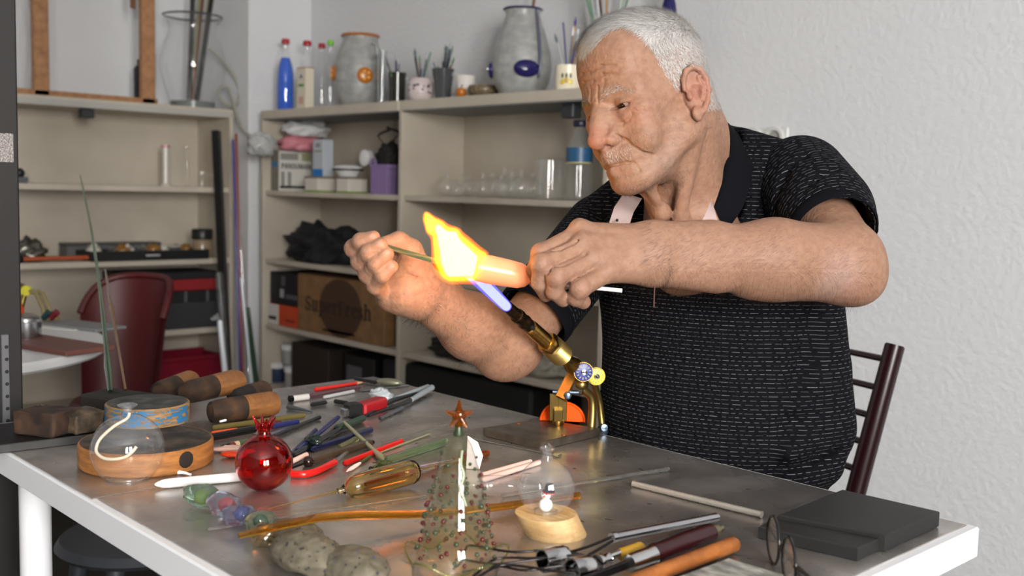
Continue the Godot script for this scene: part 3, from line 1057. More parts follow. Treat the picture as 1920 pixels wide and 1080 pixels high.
	single("black_gear", crumpled(Vector3(0.048, 0.055, 0.045), 41, 0.5, 2.2, 16, 24, 0.2), M("black_cloth", rgb(16, 15, 15), 0.8), "heap of black straps and gear in the purple basket", "gear", Vector3(-3.2256, 1.097, -2.39) + Vector3(0, bh + 0.03, 0))
	var sl := []
	for k in 17:
		var a := PI * k / 16.0
		sl.push_back(Vector3(cos(a) * 0.055, sin(a) * 0.07, 0.02 * sin(k * 1.1)))
	single("strap_loop", G.new().tube(sl, 0.006, 8, true, 0.35), M("dark_brown_strap", rgb(40, 28, 24), 0.7), "dark strap looping up out of the purple basket", "strap", Vector3(-3.2526, 1.097, -2.41) + Vector3(0, bh + 0.075, 0))
	single("white_roll", lathed([[0, 0], [0.028, 0], [0.032, 0.008], [0.032, 0.03], [0.02, 0.034], [0, 0.034]], 24, xf(0, 0, 0, 0, PI / 2)), white, "white round roll leaning beside the black gear", "roll", Vector3(-3.4293, 1.235, -2.45))

	# ---- second shelf, left bay
	single("black_bag", crumpled(Vector3(0.235, 0.09, 0.1), 52, 0.55, 1.7, 18, 30, 0.3), M("black_bag_fabric", rgb(20, 20, 27), 0.75), "slumped black cloth bag on the second shelf", "bag", Vector3(-3.6891, 0.81, -2.42) + Vector3(0, 0.063, 0))
	single("pale_dish", lathed([[0, 0], [0.03, 0], [0.05, 0.02], [0.052, 0.026], [0.048, 0.026], [0.03, 0.006], [0, 0.006]], 24), M("pale_blue_glaze", rgb(150, 156, 176), 0.3), "pale dish behind the man's raised fist", "dish", Vector3(-3.3209, 0.81, -2.42) + Vector3(0, 0.088, 0))
	single("dark_block", bx(Vector3(0.12, 0.087, 0.1), Vector3(0, 0.0435, 0), 0.006), M("dark_box_card", rgb(30, 29, 31), 0.7), "dark box under the pale dish", "box", Vector3(-3.3209, 0.81, -2.42))

	# ---- third shelf, left bay: cartons
	var y3 := 0.532
	var db := thing("dark_carton", "black carton lying on the orange and white carton", "box", Vector3(-3.862, 0.532, -2.44))
	var dy := 0.0879
	var dh := 0.2237 - dy
	put("body", bx(Vector3(0.235, dh, 0.22), Vector3(0, dy + dh * 0.5, 0), 0.003), M("black_card", rgb(20, 19, 22), 0.55), db)
	put("print", bx(Vector3(0.03, 0.036, 0.001), Vector3(-0.02, dy + dh * 0.36, 0.1105), 0.0), M("dull_white_print", rgb(150, 150, 152), 0.6), db)
	put("print", bx(Vector3(0.09, 0.018, 0.001), Vector3(0.055, dy + dh * 0.28, 0.1105), 0.0), M("dim_white_print", rgb(80, 80, 84), 0.6), db)
	put("print", bx(Vector3(0.03, 0.04, 0.001), Vector3(-0.01, dy + dh * 0.75, 0.1105), 0.0), M("dim_white_print"), db)
	var ob := thing("orange_carton", "flat carton with white end and orange side under the black carton", "box", Vector3(-3.862, 0.532, -2.445))
	put("body", bx(Vector3(0.24, dy - 0.001, 0.24), Vector3(0, dy * 0.5, 0), 0.003), M("orange_card", rgb(190, 68, 28), 0.6), ob)
	put("white_end", bx(Vector3(0.085, dy - 0.003, 0.002), Vector3(-0.08, dy * 0.5, 0.1205), 0.0), M("white_card"), ob)
	put("print", bx(Vector3(0.06, 0.014, 0.001), Vector3(-0.085, dy * 0.32, 0.122), 0.0), M("black_print"), ob)
	put("print", bx(Vector3(0.07, 0.01, 0.001), Vector3(0.05, dy * 0.3, 0.1206), 0.0), M("dark_orange_print", rgb(120, 40, 16), 0.6), ob)
	var cbx := thing("cardboard_box", "big brown cardboard box printed SuperFresh on the third shelf", "box", Vector3(-3.6256, 0.532, -2.45))
	var c0: Vector3 = Vector3(-3.7525, 0.7463, -2.325)
	var c1: Vector3 = Vector3(-3.1526, 0.5243, -2.325)
	var chh := 0.2314
	var cl := c1.x - c0.x
	var cx := (c0.x + c1.x) * 0.5 - (Vector3(-3.6256, 0.532, -2.45)).x
	put("body", bx(Vector3(cl, chh, 0.25), Vector3(cx, chh * 0.5, 0), 0.004), triplanar(M("brown_cardboard", Color.WHITE, 0.8), noise_tex("kraft", 0.02, 4, 2, Color(0.46, 0.335, 0.2), Color(0.55, 0.41, 0.26)), Vector3.ONE * 3), cbx)
	put("flap_seam", bx(Vector3(cl, 0.002, 0.004), Vector3(cx, chh + 0.001, 0.0), 0.0), M("dark_brown_tape", rgb(90, 62, 36), 0.6), cbx)
	var dark_ink := M("dark_brown_ink", rgb(46, 28, 18), 0.7)
	var disc := PackedVector2Array()
	var ell := PackedVector2Array()
	for k in 36:
		ell.push_back(Vector2(cos(TAU * k / 36.0) * 0.145, sin(TAU * k / 36.0) * 0.115))
	put("print", G.new().prism(xf(cx + 0.01, chh * 0.5, 0.1255, 0, 0, 0.0), ell, 0.0008), M("brown_ink_disc", rgb(70, 46, 28), 0.75), cbx)
	letters("SuperFresh", 0.062, dark_ink, cbx, xf(cx - 0.01, chh * 0.5, 0.1265), true, 0.95)
	put("print", bx(Vector3(0.22, 0.012, 0.0008), Vector3(cx - 0.0, chh * 0.09, 0.1255), 0.0), dark_ink, cbx)

	# ---- lowest shelves, left bay: jars and dark boxes
	for d in [[0, "white-lidded jar standing on the other jars, low shelf"], [1, "white-lidded jar of dark blue powder, low shelf"], [2, "white-lidded pale jar right of the blue jar, low shelf"]]:
		var k: int = d[0]
		var jt := thing("storage_jar", d[1], "jar", [Vector3(-3.9272, 0.27, -2.4) + Vector3(0, 0.087, 0), Vector3(-4.0062, 0.27, -2.38), Vector3(-3.8693, 0.27, -2.38)][k], 0.0, "white-lidded jars on the low shelf")
		put("body", lathed([[0, 0], [0.034, 0], [0.037, 0.004], [0.037, 0.06], [0, 0.062]], 22), [M("pale_jar", rgb(160, 160, 158), 0.4), M("navy_jar", rgb(46, 56, 84), 0.4), M("pale_jar")][k], jt)
		put("lid", lathed([[0, 0.062], [0.04, 0.062], [0.041, 0.066], [0.041, 0.082], [0.036, 0.086], [0, 0.086]], 22), white, jt)
	single("dark_box", bx(Vector3(0.28, 0.2, 0.22), Vector3(0, 0.1, 0), 0.004), M("dark_brown_card", rgb(46, 34, 26), 0.7), "dark brown box on the low shelf behind the jars", "box", Vector3(-3.6836, 0.27, -2.45))
	var vb := thing("black_crate", "black box with grey panel on the low shelf by the divider", "box", Vector3(-3.3617, 0.27, -2.46))
	put("body", bx(Vector3(0.2, 0.2, 0.2), Vector3(0, 0.1, 0), 0.004), black, vb)
	put("panel", bx(Vector3(0.1, 0.13, 0.002), Vector3(-0.03, 0.09, 0.101), 0.001), M("violet_grey_card", rgb(92, 90, 98), 0.6), vb)

	# ---- right bay: blown balls, glass, water bottle
	var bauble_glass := thin_glass("bauble_glass", Color(0.85, 0.86, 0.84), 0.075)
	var bl := thing("glass_bauble", "clear glass bauble behind the flame, first of the front row", "bauble", Vector3(-2.8929, 1.097, -2.4), 0.0, "clear baubles on the shelf behind the flame")
	put("ball", lathed([[0, 0.0], [0.012, 0.001], [0.026, 0.009], [0.034, 0.024], [0.034, 0.036], [0.027, 0.053], [0.012, 0.063], [0.006, 0.066]], 24), bauble_glass, bl)
	put("neck", lathed([[0.006, 0.0655], [0.006, 0.078], [0.009, 0.082], [0.007, 0.082], [0.004, 0.078], [0.004, 0.0655]], 14), bauble_glass, bl)
	var bs := [[Vector3(-2.793, 1.097, -2.36), 0.8, 0.3], [Vector3(-2.8007, 1.097, -2.42), 1.0, 0.0], [Vector3(-2.6715, 1.097, -2.37), 1.1, 0.5], [Vector3(-2.7257, 1.097, -2.46), 1.15, 0.1], [Vector3(-2.5704, 1.097, -2.36), 1.05, 0.9], [Vector3(-2.6044, 1.097, -2.44), 1.2, 0.2], [Vector3(-2.4738, 1.097, -2.36), 1.25, 0.4], [Vector3(-2.4914, 1.097, -2.43), 1.2, 0.7], [Vector3(-2.9228, 1.097, -2.5), 1.1, 0.2], [Vector3(-2.728, 1.097, -2.52), 1.4, 0.2]]
	var names := ["second of the front row", "back row, left end but one", "third of the front row", "middle of the back row", "fourth of the front row", "back row, right of middle", "last of the front row", "nearest the tall tumbler", "back row, left end", "largest of the back row"]
	for i in bs.size():
		var cpy := copy_of(bl, bs[i][0], "clear glass bauble behind the flame, " + names[i], bs[i][2] * 3.0)
		cpy.scale = Vector3.ONE * bs[i][1] * 0.92
	var tum := thing("glass_tumbler", "tall clear tumbler between the baubles and the water bottle", "glass", Vector3(-2.3827, 1.097, -2.4))
	put("wall", lathed([[0, 0], [0.042, 0], [0.047, 0.004], [0.049, 0.125], [0.047, 0.127], [0.045, 0.125], [0.042, 0.012], [0, 0.012]], 28), glass, tum)
	var wat := Vector3(-2.2216, 1.097, -2.36)
	var wr := 0.0406
	var wh := 0.2428
	var water := thing("water_bottle", "plastic water bottle with blue label and dark blue cap", "bottle", wat)
	var wp := [[0, 0.002], [wr * 0.8, 0], [wr, wh * 0.04]]
	for k in 6:
		wp.push_back([wr * 0.95, wh * (0.08 + 0.07 * k)])
		wp.push_back([wr, wh * (0.115 + 0.07 * k)])
	wp.append_array([[wr * 0.98, wh * 0.5], [wr * 0.98, wh * 0.64], [wr * 0.9, wh * 0.72], [wr * 0.62, wh * 0.82], [wr * 0.42, wh * 0.89], [wr * 0.4, wh * 0.92]])
	put("body", lathed(wp, 28), thin_glass("pet_plastic", Color(0.7, 0.74, 0.76), 0.05), water)
	put("label", lathed([[wr * 0.995, wh * 0.47], [wr * 1.0, wh * 0.47], [wr * 1.0, wh * 0.66], [wr * 0.995, wh * 0.66]], 28), M("blue_water_label", rgb(38, 84, 122), 0.4), water)
	put("label_edge", lathed([[wr * 1.002, wh * 0.465], [wr * 1.006, wh * 0.465], [wr * 1.006, wh * 0.48], [wr * 1.002, wh * 0.48]], 28), M("gold_print", rgb(190, 180, 110), 0.4), water)
	put("cap", lathed([[0, wh * 0.92], [wr * 0.5, wh * 0.92], [wr * 0.54, wh * 0.93], [wr * 0.54, wh * 0.985], [wr * 0.48, wh], [0, wh]], 22), M("navy_cap", rgb(16, 20, 44), 0.4), water)
	# second shelf, right bay: brown pieces seen beneath the flame
	for d in [[0, "dark brown wooden cone on the shelf beneath the flame"], [1, "dark bowl on the shelf left of the flame"], [2, "low dark box on the shelf beneath the flame"]]:
		var k: int = d[0]
		if k == 0:
			single("wooden_cone", lathed([[0, 0], [0.04, 0], [0.042, 0.012], [0.026, 0.03], [0.012, 0.05], [0.004, 0.066], [0, 0.067]], 20), M("dark_brown_wood", rgb(66, 36, 22), 0.5), d[1], "ornament", Vector3(-2.6245, 0.81, -2.4))
		elif k == 1:
			single("dark_bowl", lathed([[0, 0], [0.04, 0], [0.075, 0.04], [0.078, 0.05], [0.073, 0.05], [0.04, 0.008], [0, 0.008]], 26), M("dark_box_card"), d[1], "bowl", Vector3(-2.9863, 0.81, -2.42))
		else:
			single("dark_box", bx(Vector3(0.16, 0.05, 0.12), Vector3(0, 0.025, 0), 0.004), M("brown_card_dark", rgb(56, 40, 30), 0.7), d[1], "box", Vector3(-2.7897, 0.81, -2.44))
	single("cloth_heap", crumpled(Vector3(0.15, 0.045, 0.08), 63, 0.5, 2.2, 14, 26, 0.35), M("grey_green_cloth", rgb(150, 146, 132), 0.85), "crumpled pale cloth behind the torch on the low shelf", "cloth", Vector3(-2.4311, 0.532, -2.4) + Vector3(0, 0.028, 0))
	single("dark_bundle", crumpled(Vector3(0.16, 0.06, 0.09), 64, 0.5, 2.0, 14, 26, 0.3), M("black_cloth"), "black cloth bundle under the man's forearm on the low shelf", "cloth", Vector3(-2.795, 0.532, -2.42) + Vector3(0, 0.041, 0))
	single("storage_bin", bx(Vector3(0.8, 0.22, 0.24), Vector3(0, 0.11, 0), 0.01), M("black_bin", rgb(14, 14, 15), 0.6), "black storage bin filling the lowest shelf behind the torch", "box", Vector3(-2.7729, 0.27, -2.45))

	build_left_corner(glass, black, white, steel)


func build_left_corner(glass: Material, black: Material, white: Material, steel: Material) -> void:
	# ---- wooden frame on the left unit
	var oak := wood("frame_oak", rgb(142, 100, 64), rgb(174, 128, 88), Vector3(2, 6, 6), 0.6, 12, 4.0)
	var fr := thing("display_easel", "tall brown wooden frame standing on the left shelf unit", "frame", Vector3(-4.24, 1.44, -1.6933))
	var z0 := (Vector3(-4.24, 1.44, -1.4862)).z - (Vector3(-4.24, 1.44, -1.6933)).z
	var z1 := (Vector3(-4.24, 1.44, -1.9107)).z - (Vector3(-4.24, 1.44, -1.6933)).z
	for z in [z0, z1]:
		put("post", bx(Vector3(0.03, 0.75, 0.058), Vector3(0, 0.375, z), 0.003), oak, fr)
	put("rail", bx(Vector3(0.03, 0.022, 0.6), Vector3(0.0, 0.011, (z0 + z1) * 0.5 + 0.05), 0.002), oak, fr)
	put("rail", bx(Vector3(0.03, 0.05, z0 - z1), Vector3(0.0, 0.725, (z0 + z1) * 0.5), 0.002), oak, fr)
	put("hanger", bx(Vector3(0.012, 0.24, 0.02), Vector3(-0.02, 0.5, z1 + 0.05), 0.002), M("brown_stick"), fr)
	single("spray_can", lathed([[0, 0], [0.033, 0], [0.034, 0.004], [0.034, 0.15], [0.026, 0.165], [0.02, 0.168], [0.02, 0.19], [0, 0.192]], 24), M("black_can", rgb(22, 24, 32), 0.3), "black spray can behind the right post of the wooden frame", "can", Vector3(-4.36, 1.44, -1.9413))
	# ---- wide glass vase holding dark rods
	var va := Vector3(-4.33, 1.44, -2.1543)
	var vp := 0.0023
	var vh := 0.3951
	var vs := thing("glass_vase", "wide clear glass vase holding dark rods on the left unit", "vase", va)
	put("wall", lathed([[0, 0], [42 * vp, 0], [43 * vp, vh * 0.06], [50 * vp, vh * 0.2], [60 * vp, vh * 0.4], [60 * vp, vh * 0.55], [52 * vp, vh * 0.7], [42 * vp, vh * 0.82], [44 * vp, vh * 0.92], [54 * vp, vh]], 36), glass, vs)
	put("rim", lathed([[52.5 * vp, vh * 0.985], [54.5 * vp, vh * 0.99], [55 * vp, vh], [53 * vp, vh * 1.006], [52.5 * vp, vh * 0.985]], 36), M("dark_glass_edge", rgb(64, 70, 72), 0.15), vs)
	put("foot", lathed([[0, 0.002], [40 * vp, 0.002], [41 * vp, 0.03], [0, 0.032]], 32), M("grey_glass_base", rgb(110, 116, 114), 0.2), vs)
	var dark_rod := M("dark_glass_rod", rgb(26, 26, 26), 0.12)
	var olive_rod := M("olive_glass_rod", rgb(140, 138, 108), 0.15)
	var brown_rod := M("brown_glass_rod", rgb(104, 66, 44), 0.15)
	for d in [[-6, -2, 9.0, 4.6, 0], [-2, 4, 26.0, 3.0, 2], [4, 8, 38.0, 4.6, 0], [8, 0, 32.0, 3.4, 1], [-1, -6, 22.0, 3.4, 1]]:
		var q := Vector3(d[1] * vp, 0.034, -d[0] * vp)
		put("rod", G.new().rod(q, q + Vector3(0.0, 0.55, -d[2] * vp), d[3] * vp, 8), [dark_rod, olive_rod, brown_rod][d[4]], vs)
	# cable loops over the end of the unit
	var loop := []
	for q in [Vector3(-4.3, 1.6992, -2.2158), Vector3(-4.24, 1.6398, -2.2545), Vector3(-4.2, 1.5722, -2.286), Vector3(-4.18, 1.5038, -2.2954), Vector3(-4.17, 1.4561, -2.2697), Vector3(-4.17, 1.4575, -2.2271), Vector3(-4.18, 1.4918, -2.2002), Vector3(-4.19, 1.5247, -2.2129), Vector3(-4.18, 1.5312, -2.2425), Vector3(-4.16, 1.4726, -2.2542), Vector3(-4.12, 1.3992, -2.255), Vector3(-4.07, 1.3484, -2.2525), Vector3(-4.03, 1.3217, -2.2702)]:
		loop.push_back(q)
	loop = smooth_path(loop, 4)
	single("coiled_cable", G.new().tube(loop, 0.0065, 8), M("grey_cable", rgb(150, 148, 138), 0.5), "pale grey cable coiled beside the wide vase", "cable")
	var ov := thing("glass_vase", "big clear vase half hidden at the left edge of the top board", "vase", Vector3(-4.38, 1.44, -1.3937))
	put("wall", lathed([[0, 0], [0.08, 0], [0.105, 0.12], [0.115, 0.24], [0.09, 0.36], [0.07, 0.44], [0.09, 0.5]], 34), glass, ov)
	put("shell", crumpled(Vector3(0.045, 0.05, 0.05), 71, 0.3, 2.0, 10, 16), M("pink_shell", rgb(190, 140, 120), 0.5), ov, Vector3(0.0, 0.45, 0.0))
	# ---- shelf with test tubes
	for d in [[0, "test tube with a pink rim on the left unit"], [1, "thin test tube right of the pink-rimmed one"]]:
		var k: int = d[0]
		var tb := thing("test_tube", d[1], "tube", Vector3(-4.3, 1.105, -2.0155) if k == 0 else Vector3(-4.3, 1.105, -2.1123))
		var th := 0.1730
		var w := 0.016 if k == 0 else 0.009
		put("tube", lathed([[0, 0.004], [w * 1.4, 0], [w * 1.5, 0.004], [w * 0.8, 0.012], [w * 0.8, th - 0.004], [w * 1.1, th]], 18), M("milky_tube_glass", rgb(206, 200, 190), 0.2) if k == 0 else glass, tb)
		put("rim", lathed([[w * 0.8, th - 0.012], [w * 1.2, th - 0.01], [w * 1.2, th], [w * 0.8, th]], 18), M("pink_glass", rgb(196, 140, 150), 0.2) if k == 0 else glass, tb)
	for d in [[Vector3(-4.28, 1.105, -2.1716), 0.06, "small stemmed glass at the right end, left unit"], [Vector3(-4.34, 1.105, -2.2504), 0.05, "second little stemmed glass by the end panel, left unit"]]:
		var sg := thing("small_glass", d[2], "glass", d[0], 0.0, "little glasses on the left unit")
		put("bowl", lathed([[0.004, 0.03], [0.016, 0.036], [0.02, 0.05], [0.018, d[1] + 0.01]], 18), glass, sg)
		put("stem", lathed([[0, 0], [0.016, 0], [0.016, 0.003], [0.004, 0.008], [0.004, 0.03]], 16), glass, sg)
	var ti := thing("dark_stopper", "small dark ball on a grey stand by the black post", "ornament", Vector3(-4.26, 1.105, -1.4059))
	put("stand", bx(Vector3(0.04, 0.024, 0.06), Vector3(0, 0.012, 0), 0.004), M("grey_stand", rgb(84, 88, 94), 0.4), ti)
	put("ball", G.new().ball(xf(0, 0.038, -0.004), Vector3.ONE * 0.019), black, ti)
	# ---- shelf with the black tray
	var ty := 0.8
	var trn := thing("black_tray", "long black tray of glass scraps on the left unit", "tray", Vector3(-4.27, 0.8, -1.9058))
	var tz := 0.25
	put("base", bx(Vector3(0.16, 0.006, tz * 2), Vector3(0, 0.003, 0), 0.001), black, trn)
	for s in [-1.0, 1.0]:
		put("side", bx(Vector3(0.006, 0.04, tz * 2), Vector3(s * 0.08, 0.02, 0), 0.001), black, trn)
		put("side", bx(Vector3(0.16, 0.04, 0.006), Vector3(0, 0.02, s * tz), 0.001), black, trn)
	put("print", bx(Vector3(0.001, 0.008, 0.06), Vector3(0.0836, 0.02, 0.0), 0.0), M("dull_white_print"), trn)
	var rg := RandomNumberGenerator.new()
	rg.seed = 91
	for k in 9:
		single("glass_scrap", crumpled(Vector3.ONE * rg.randf_range(0.016, 0.034), 100 + k, 0.6, 2.0, 8, 12), [M("amber_scrap", rgb(140, 100, 50), 0.3), glass, M("pale_scrap", rgb(200, 196, 186), 0.3)][k % 3], "glass scrap in the long black tray, " + ["at its left end", "second from its left end", "amber, third from its left end", "fourth from its left end", "in its middle", "amber, right of its middle", "third from its right end", "second from its right end", "amber, at its right end"][8 - k], "glass", (Vector3(-4.27, 0.8, -1.9058)) + Vector3(rg.randf_range(-0.04, 0.05), 0.032, -0.2 + k * 0.05), rg.randf() * 6.0, "glass scraps in the black tray")
	var gb := thing("grey_box", "low grey box behind the left end of the black tray", "box", Vector3(-4.4, 0.8, -1.8201))
	put("body", bx(Vector3(0.08, 0.055, 0.4), Vector3(0, 0.0275, 0), 0.004), M("grey_box_card", rgb(92, 92, 92), 0.5), gb)
	put("lid", bx(Vector3(0.084, 0.012, 0.404), Vector3(0, 0.058, 0), 0.003), M("dark_grey_lid", rgb(70, 70, 72), 0.5), gb)
	var kj := thing("spice_jar", "small brown jar with a black lid beside the tray", "jar", Vector3(-4.26, 0.8, -2.1614))
	put("body", lathed([[0, 0], [0.04, 0], [0.042, 0.004], [0.042, 0.07], [0.036, 0.08], [0, 0.082]], 24), M("tan_jar_glass", rgb(140, 120, 96), 0.25), kj)
	put("lid", lathed([[0, 0.08], [0.044, 0.08], [0.045, 0.084], [0.045, 0.118], [0.04, 0.124], [0, 0.124]], 24), M("black_lid", rgb(24, 23, 22), 0.4), kj)
	var gl := thing("orange_handled_tool", "orange-handled tool with a black knob on the shelf edge", "tool", Vector3(-4.225, 0.815, -1.5516))
	put("handle", G.new().rod(Vector3(0, 0, 0.15), Vector3(0.0, 0.0, -0.19), 0.009, 10), M("burnt_orange_handle", rgb(168, 80, 44), 0.4), gl)
	put("knob", G.new().ball(xf(0.0, 0.0, 0.165), Vector3(0.018, 0.02, 0.022)), black, gl)
	single("foil_scrap", crumpled(Vector3(0.05, 0.05, 0.07), 77, 0.7, 2.4, 14, 20, 0.3), M("dull_foil", rgb(120, 118, 110), 0.25, 0.8), "crumpled dull foil at the left end of the tray shelf", "foil", Vector3(-4.3, 0.8, -1.4429) + Vector3(0, 0.035, 0))
	# ---- shoe boxes
	var sb := thing("shoe_box", "dark grey shoe box with a white striped emblem", "box", Vector3(-4.32, 0.5, -2.0707))
	var bl := 0.34
	var bhh := 0.1600
	put("body", bx(Vector3(0.21, bhh * 0.72, bl), Vector3(0, bhh * 0.36, 0), 0.003), M("charcoal_card", rgb(44, 46, 48), 0.6), sb)
	put("lid", bx(Vector3(0.216, bhh * 0.3, bl + 0.006), Vector3(0, bhh * 0.85, 0), 0.004), M("black_card"), sb)
	for k in 3:
		put("stripe", bx(Vector3(0.001, bhh * 0.29, 0.012), Vector3(0.1086, bhh * 0.86, 0.11 - k * 0.10), 0.0), M("grey_stripe", rgb(76, 78, 82), 0.6), sb)
		var hgt := 0.012 + k * 0.01
		put("emblem", G.new().prism(Transform3D(Basis(Vector3.UP, PI / 2), Vector3(0.106, bhh * 0.18, -0.118 - k * 0.013)), PackedVector2Array([Vector2(-0.005, 0), Vector2(0.006, 0), Vector2(0.001 - 0.006, hgt), Vector2(-0.012, hgt * 0.7)]), 0.001), M("white_print", rgb(210, 210, 210), 0.5), sb)
	var rb := thing("red_shoe_box", "red box with a black lid lying on the grey shoe box", "box", Vector3(-4.33, 0.5, -2.0033) + Vector3(0, bhh + 0.001, 0))
	put("body", bx(Vector3(0.19, 0.05, 0.42), Vector3(0, 0.025, 0), 0.003), M("dark_red_card", rgb(134, 22, 28), 0.55), rb)
	put("lid", bx(Vector3(0.196, 0.035, 0.425), Vector3(0, 0.066, 0), 0.004), M("black_card"), rb)
	# ---- crimson crate
	var cc := thing("crimson_crate", "deep red plastic crate on the lowest shelf of the left unit", "crate", Vector3(-4.31, 0.2, -2.0659))
	var cm := M("crimson_plastic", rgb(120, 12, 36), 0.4)
	var chh := 0.1720
	for s in [-1.0, 1.0]:
		put("side", bx(Vector3(0.008, chh, 0.5), Vector3(s * 0.11, chh * 0.5, 0.075), 0.003), cm, cc)
		put("end", bx(Vector3(0.22, chh, 0.008), Vector3(0, chh * 0.5, 0.075 + s * 0.25), 0.003), cm, cc)
		put("rim", bx(Vector3(0.018, 0.018, 0.52), Vector3(s * 0.113, chh, 0.075), 0.004), cm, cc)
	put("base", bx(Vector3(0.22, 0.008, 0.5), Vector3(0, 0.004, 0.075), 0.002), cm, cc)

	# ---- rods and tubes leaning in the corner; each reaches down to the floor
	var rods := [
		[Vector3(-4.15, 1.3434, -2.1696), Vector3(-4.02, 0.3264, -2.1516), 0.021, M("black_channel", rgb(10, 10, 11), 0.35), "black square bar leaning at the end of the left unit"],
		[Vector3(-4.1, 1.3072, -2.2218), Vector3(-3.99, 0.3261, -2.1972), 0.005, M("blue_violet_rod", rgb(64, 52, 140), 0.15), "thin blue-violet glass rod leaning beside the pier"],
		[Vector3(-4.08, 1.3338, -2.2257), Vector3(-3.97, 0.3291, -2.1961), 0.005, M("rust_red_rod", rgb(140, 52, 36), 0.2), "thin rust-red glass rod leaning beside the pier"],
		[Vector3(-4.02, 0.756, -2.1129), Vector3(-3.93, 0.367, -2.0986), 0.016, glass, "thick clear glass tube leaning before the black bar"],
		[Vector3(-4.02, 0.9099, -2.2106), Vector3(-3.94, 0.355, -2.2067), 0.012, glass, "clear glass tube leaning right of the rust-red rod"],
		[Vector3(-3.98, 0.7338, -2.1937), Vector3(-3.92, 0.3354, -2.2055), 0.006, M("milk_white_rod", rgb(214, 222, 228), 0.12), "white glass rod leaning in the corner"],
		[Vector3(-3.96, 0.6115, -2.21), Vector3(-3.92, 0.3102, -2.2305), 0.011, M("bottle_green_tube", rgb(50, 70, 54), 0.1), "dark green glass tube leaning at the shelf end"],
		[Vector3(-3.95, 0.565, -2.0807), Vector3(-3.91, 0.3493, -2.0832), 0.012, M("milk_white_rod"), "thick white glass rod leaning before the black bar"],
	]
	for r in rods:
		var top: Vector3 = r[0]
		var mid: Vector3 = r[1]
		var low := top + (mid - top) * ((top.y - 0.006) / (top.y - mid.y))
		if r[2] > 0.02:
			single("leaning_bar", G.new().box(along((top + low) * 0.5, top - low) * xf(0, 0, 0, 0.7), Vector3(0.036, top.distance_to(low), 0.03), 0.003), r[3], r[4], "bar")
		else:
			single("leaning_rod", G.new().rod(low, top, r[2], 10), r[3], r[4], "rod")

	# ---- round table with a second torch
	var rt_at := Vector3(-2.838, 0, -0.663)
	var rt := thing("round_table", "round white table with a second torch at the left", "table", rt_at)
	put("table_top", lathed([[0, 0.694], [0.46 - 0.006, 0.694], [0.46, 0.70], [0.46, 0.714], [0.46 - 0.006, 0.72], [0, 0.72]], 64), M("white_table_laminate", rgb(212, 212, 212), 0.35), rt)
	put("column", lathed([[0.04, 0.03], [0.035, 0.1], [0.035, 0.694]], 20), steel, rt)
	put("foot", lathed([[0, 0], [0.22, 0], [0.225, 0.01], [0.05, 0.03], [0, 0.03]], 36), black, rt)
	single("brown_board", G.new().box(xf(0, 0, 0, 0.25), Vector3(0.42, 0.012, 0.13), 0.002), M("red_brown_board", rgb(104, 62, 52), 0.6), "red-brown board lying on the round white table", "board", (Vector3(-2.5989, 0.72, -0.9434)) + Vector3(-0.06, 0.006, 0.03))
	single("metal_can", lathed([[0, 0], [0.034, 0], [0.035, 0.002], [0.035, 0.05], [0.033, 0.052], [0.032, 0.05], [0.032, 0.004], [0, 0.004]], 28), steel, "open metal can on the round white table", "can", Vector3(-2.7266, 0.72, -0.912))
	single("white_paper", G.new().box(xf(0, 0, 0, 0.5), Vector3(0.2, 0.002, 0.09), 0.0), M("white_card"), "white paper lying behind the metal can", "paper", (Vector3(-2.9633, 0.72, -1.0694)) + Vector3(0, 0.001, 0))
	single("grey_tray", G.new().box(xf(0, 0, 0, 0.3), Vector3(0.24, 0.008, 0.1), 0.002), M("mid_grey_tray", rgb(110, 112, 114), 0.4), "flat grey tray at the back of the round table", "tray", (Vector3(-2.8191, 0.72, -1.0936)) + Vector3(-0.10, 0.004, -0.03))
	var brass := M("tarnished_brass", rgb(120, 104, 52), 0.35, 0.9)
	var t2 := thing("bench_torch", "second brass torch with yellow valve on the round table", "torch", Vector3(-3.1479, 0.72, -1.0394))
	var p0: Vector3 = Vector3(-3.1479, 0.72, -1.0394)
	var yv: Vector3 = Vector3(-3.5867, 0.8042, -1.2)
	var off := Vector3(0.0, 0.0842, -0.02)
	put("base", bx(Vector3(0.1, 0.012, 0.08), Vector3(-0.02, 0.006, 0), 0.002), steel, t2)
	put("clamp", lathed([[0, 0], [0.03, 0], [0.03, 0.012], [0.024, 0.03], [0, 0.034]], 22, xf(-0.01, 0.02, 0.02)), M("orange_plastic", rgb(226, 88, 26), 0.4), t2)
	put("stem", G.new().rod(Vector3(-0.02, 0.01, 0), off + Vector3(-0.02, 0, 0), 0.008), brass, t2)
	put("body", G.new().rod(off + Vector3(0.005, 0, 0.0), off + Vector3(-0.1, 0.03, 0.04), 0.011), brass, t2)
	put("valve", lathed([[0, 0], [0.014, 0], [0.015, 0.003], [0.015, 0.014], [0, 0.016]], 20, along(off, Vector3(0.7, 0, 0.7))), M("yellow_cap", rgb(206, 200, 62), 0.4), t2)
	for s in 2:
		var h := Vector3(0.012 + 0.016 * s, 0, -0.012 * s)
		put("hose", G.new().tube([off + h, off + h + Vector3(0.025, -0.005, -0.01), off + h + Vector3(0.05, -0.05, -0.02), off + h + Vector3(0.055, -0.09, -0.02), Vector3(off.x + 0.075 + h.x, 0.012, -0.04 - h.x)], 0.0065, 9), M("olive_hose", rgb(134, 122, 84), 0.5), t2)
		put("hose_sleeve", G.new().tube([off + h + Vector3(0.053, -0.075, -0.02), Vector3(off.x + 0.074 + h.x, 0.03, -0.036 - h.x)], 0.0095, 10), [M("teal_sleeve", rgb(20, 62, 66), 0.5), M("maroon_sleeve", rgb(110, 22, 34), 0.5)][s], t2)

	# ---- red moulded chair
	var ch := thing("red_chair", "dark red moulded plastic chair behind the round table", "chair", Vector3(-3.3, 0, -1.385), 0.5)
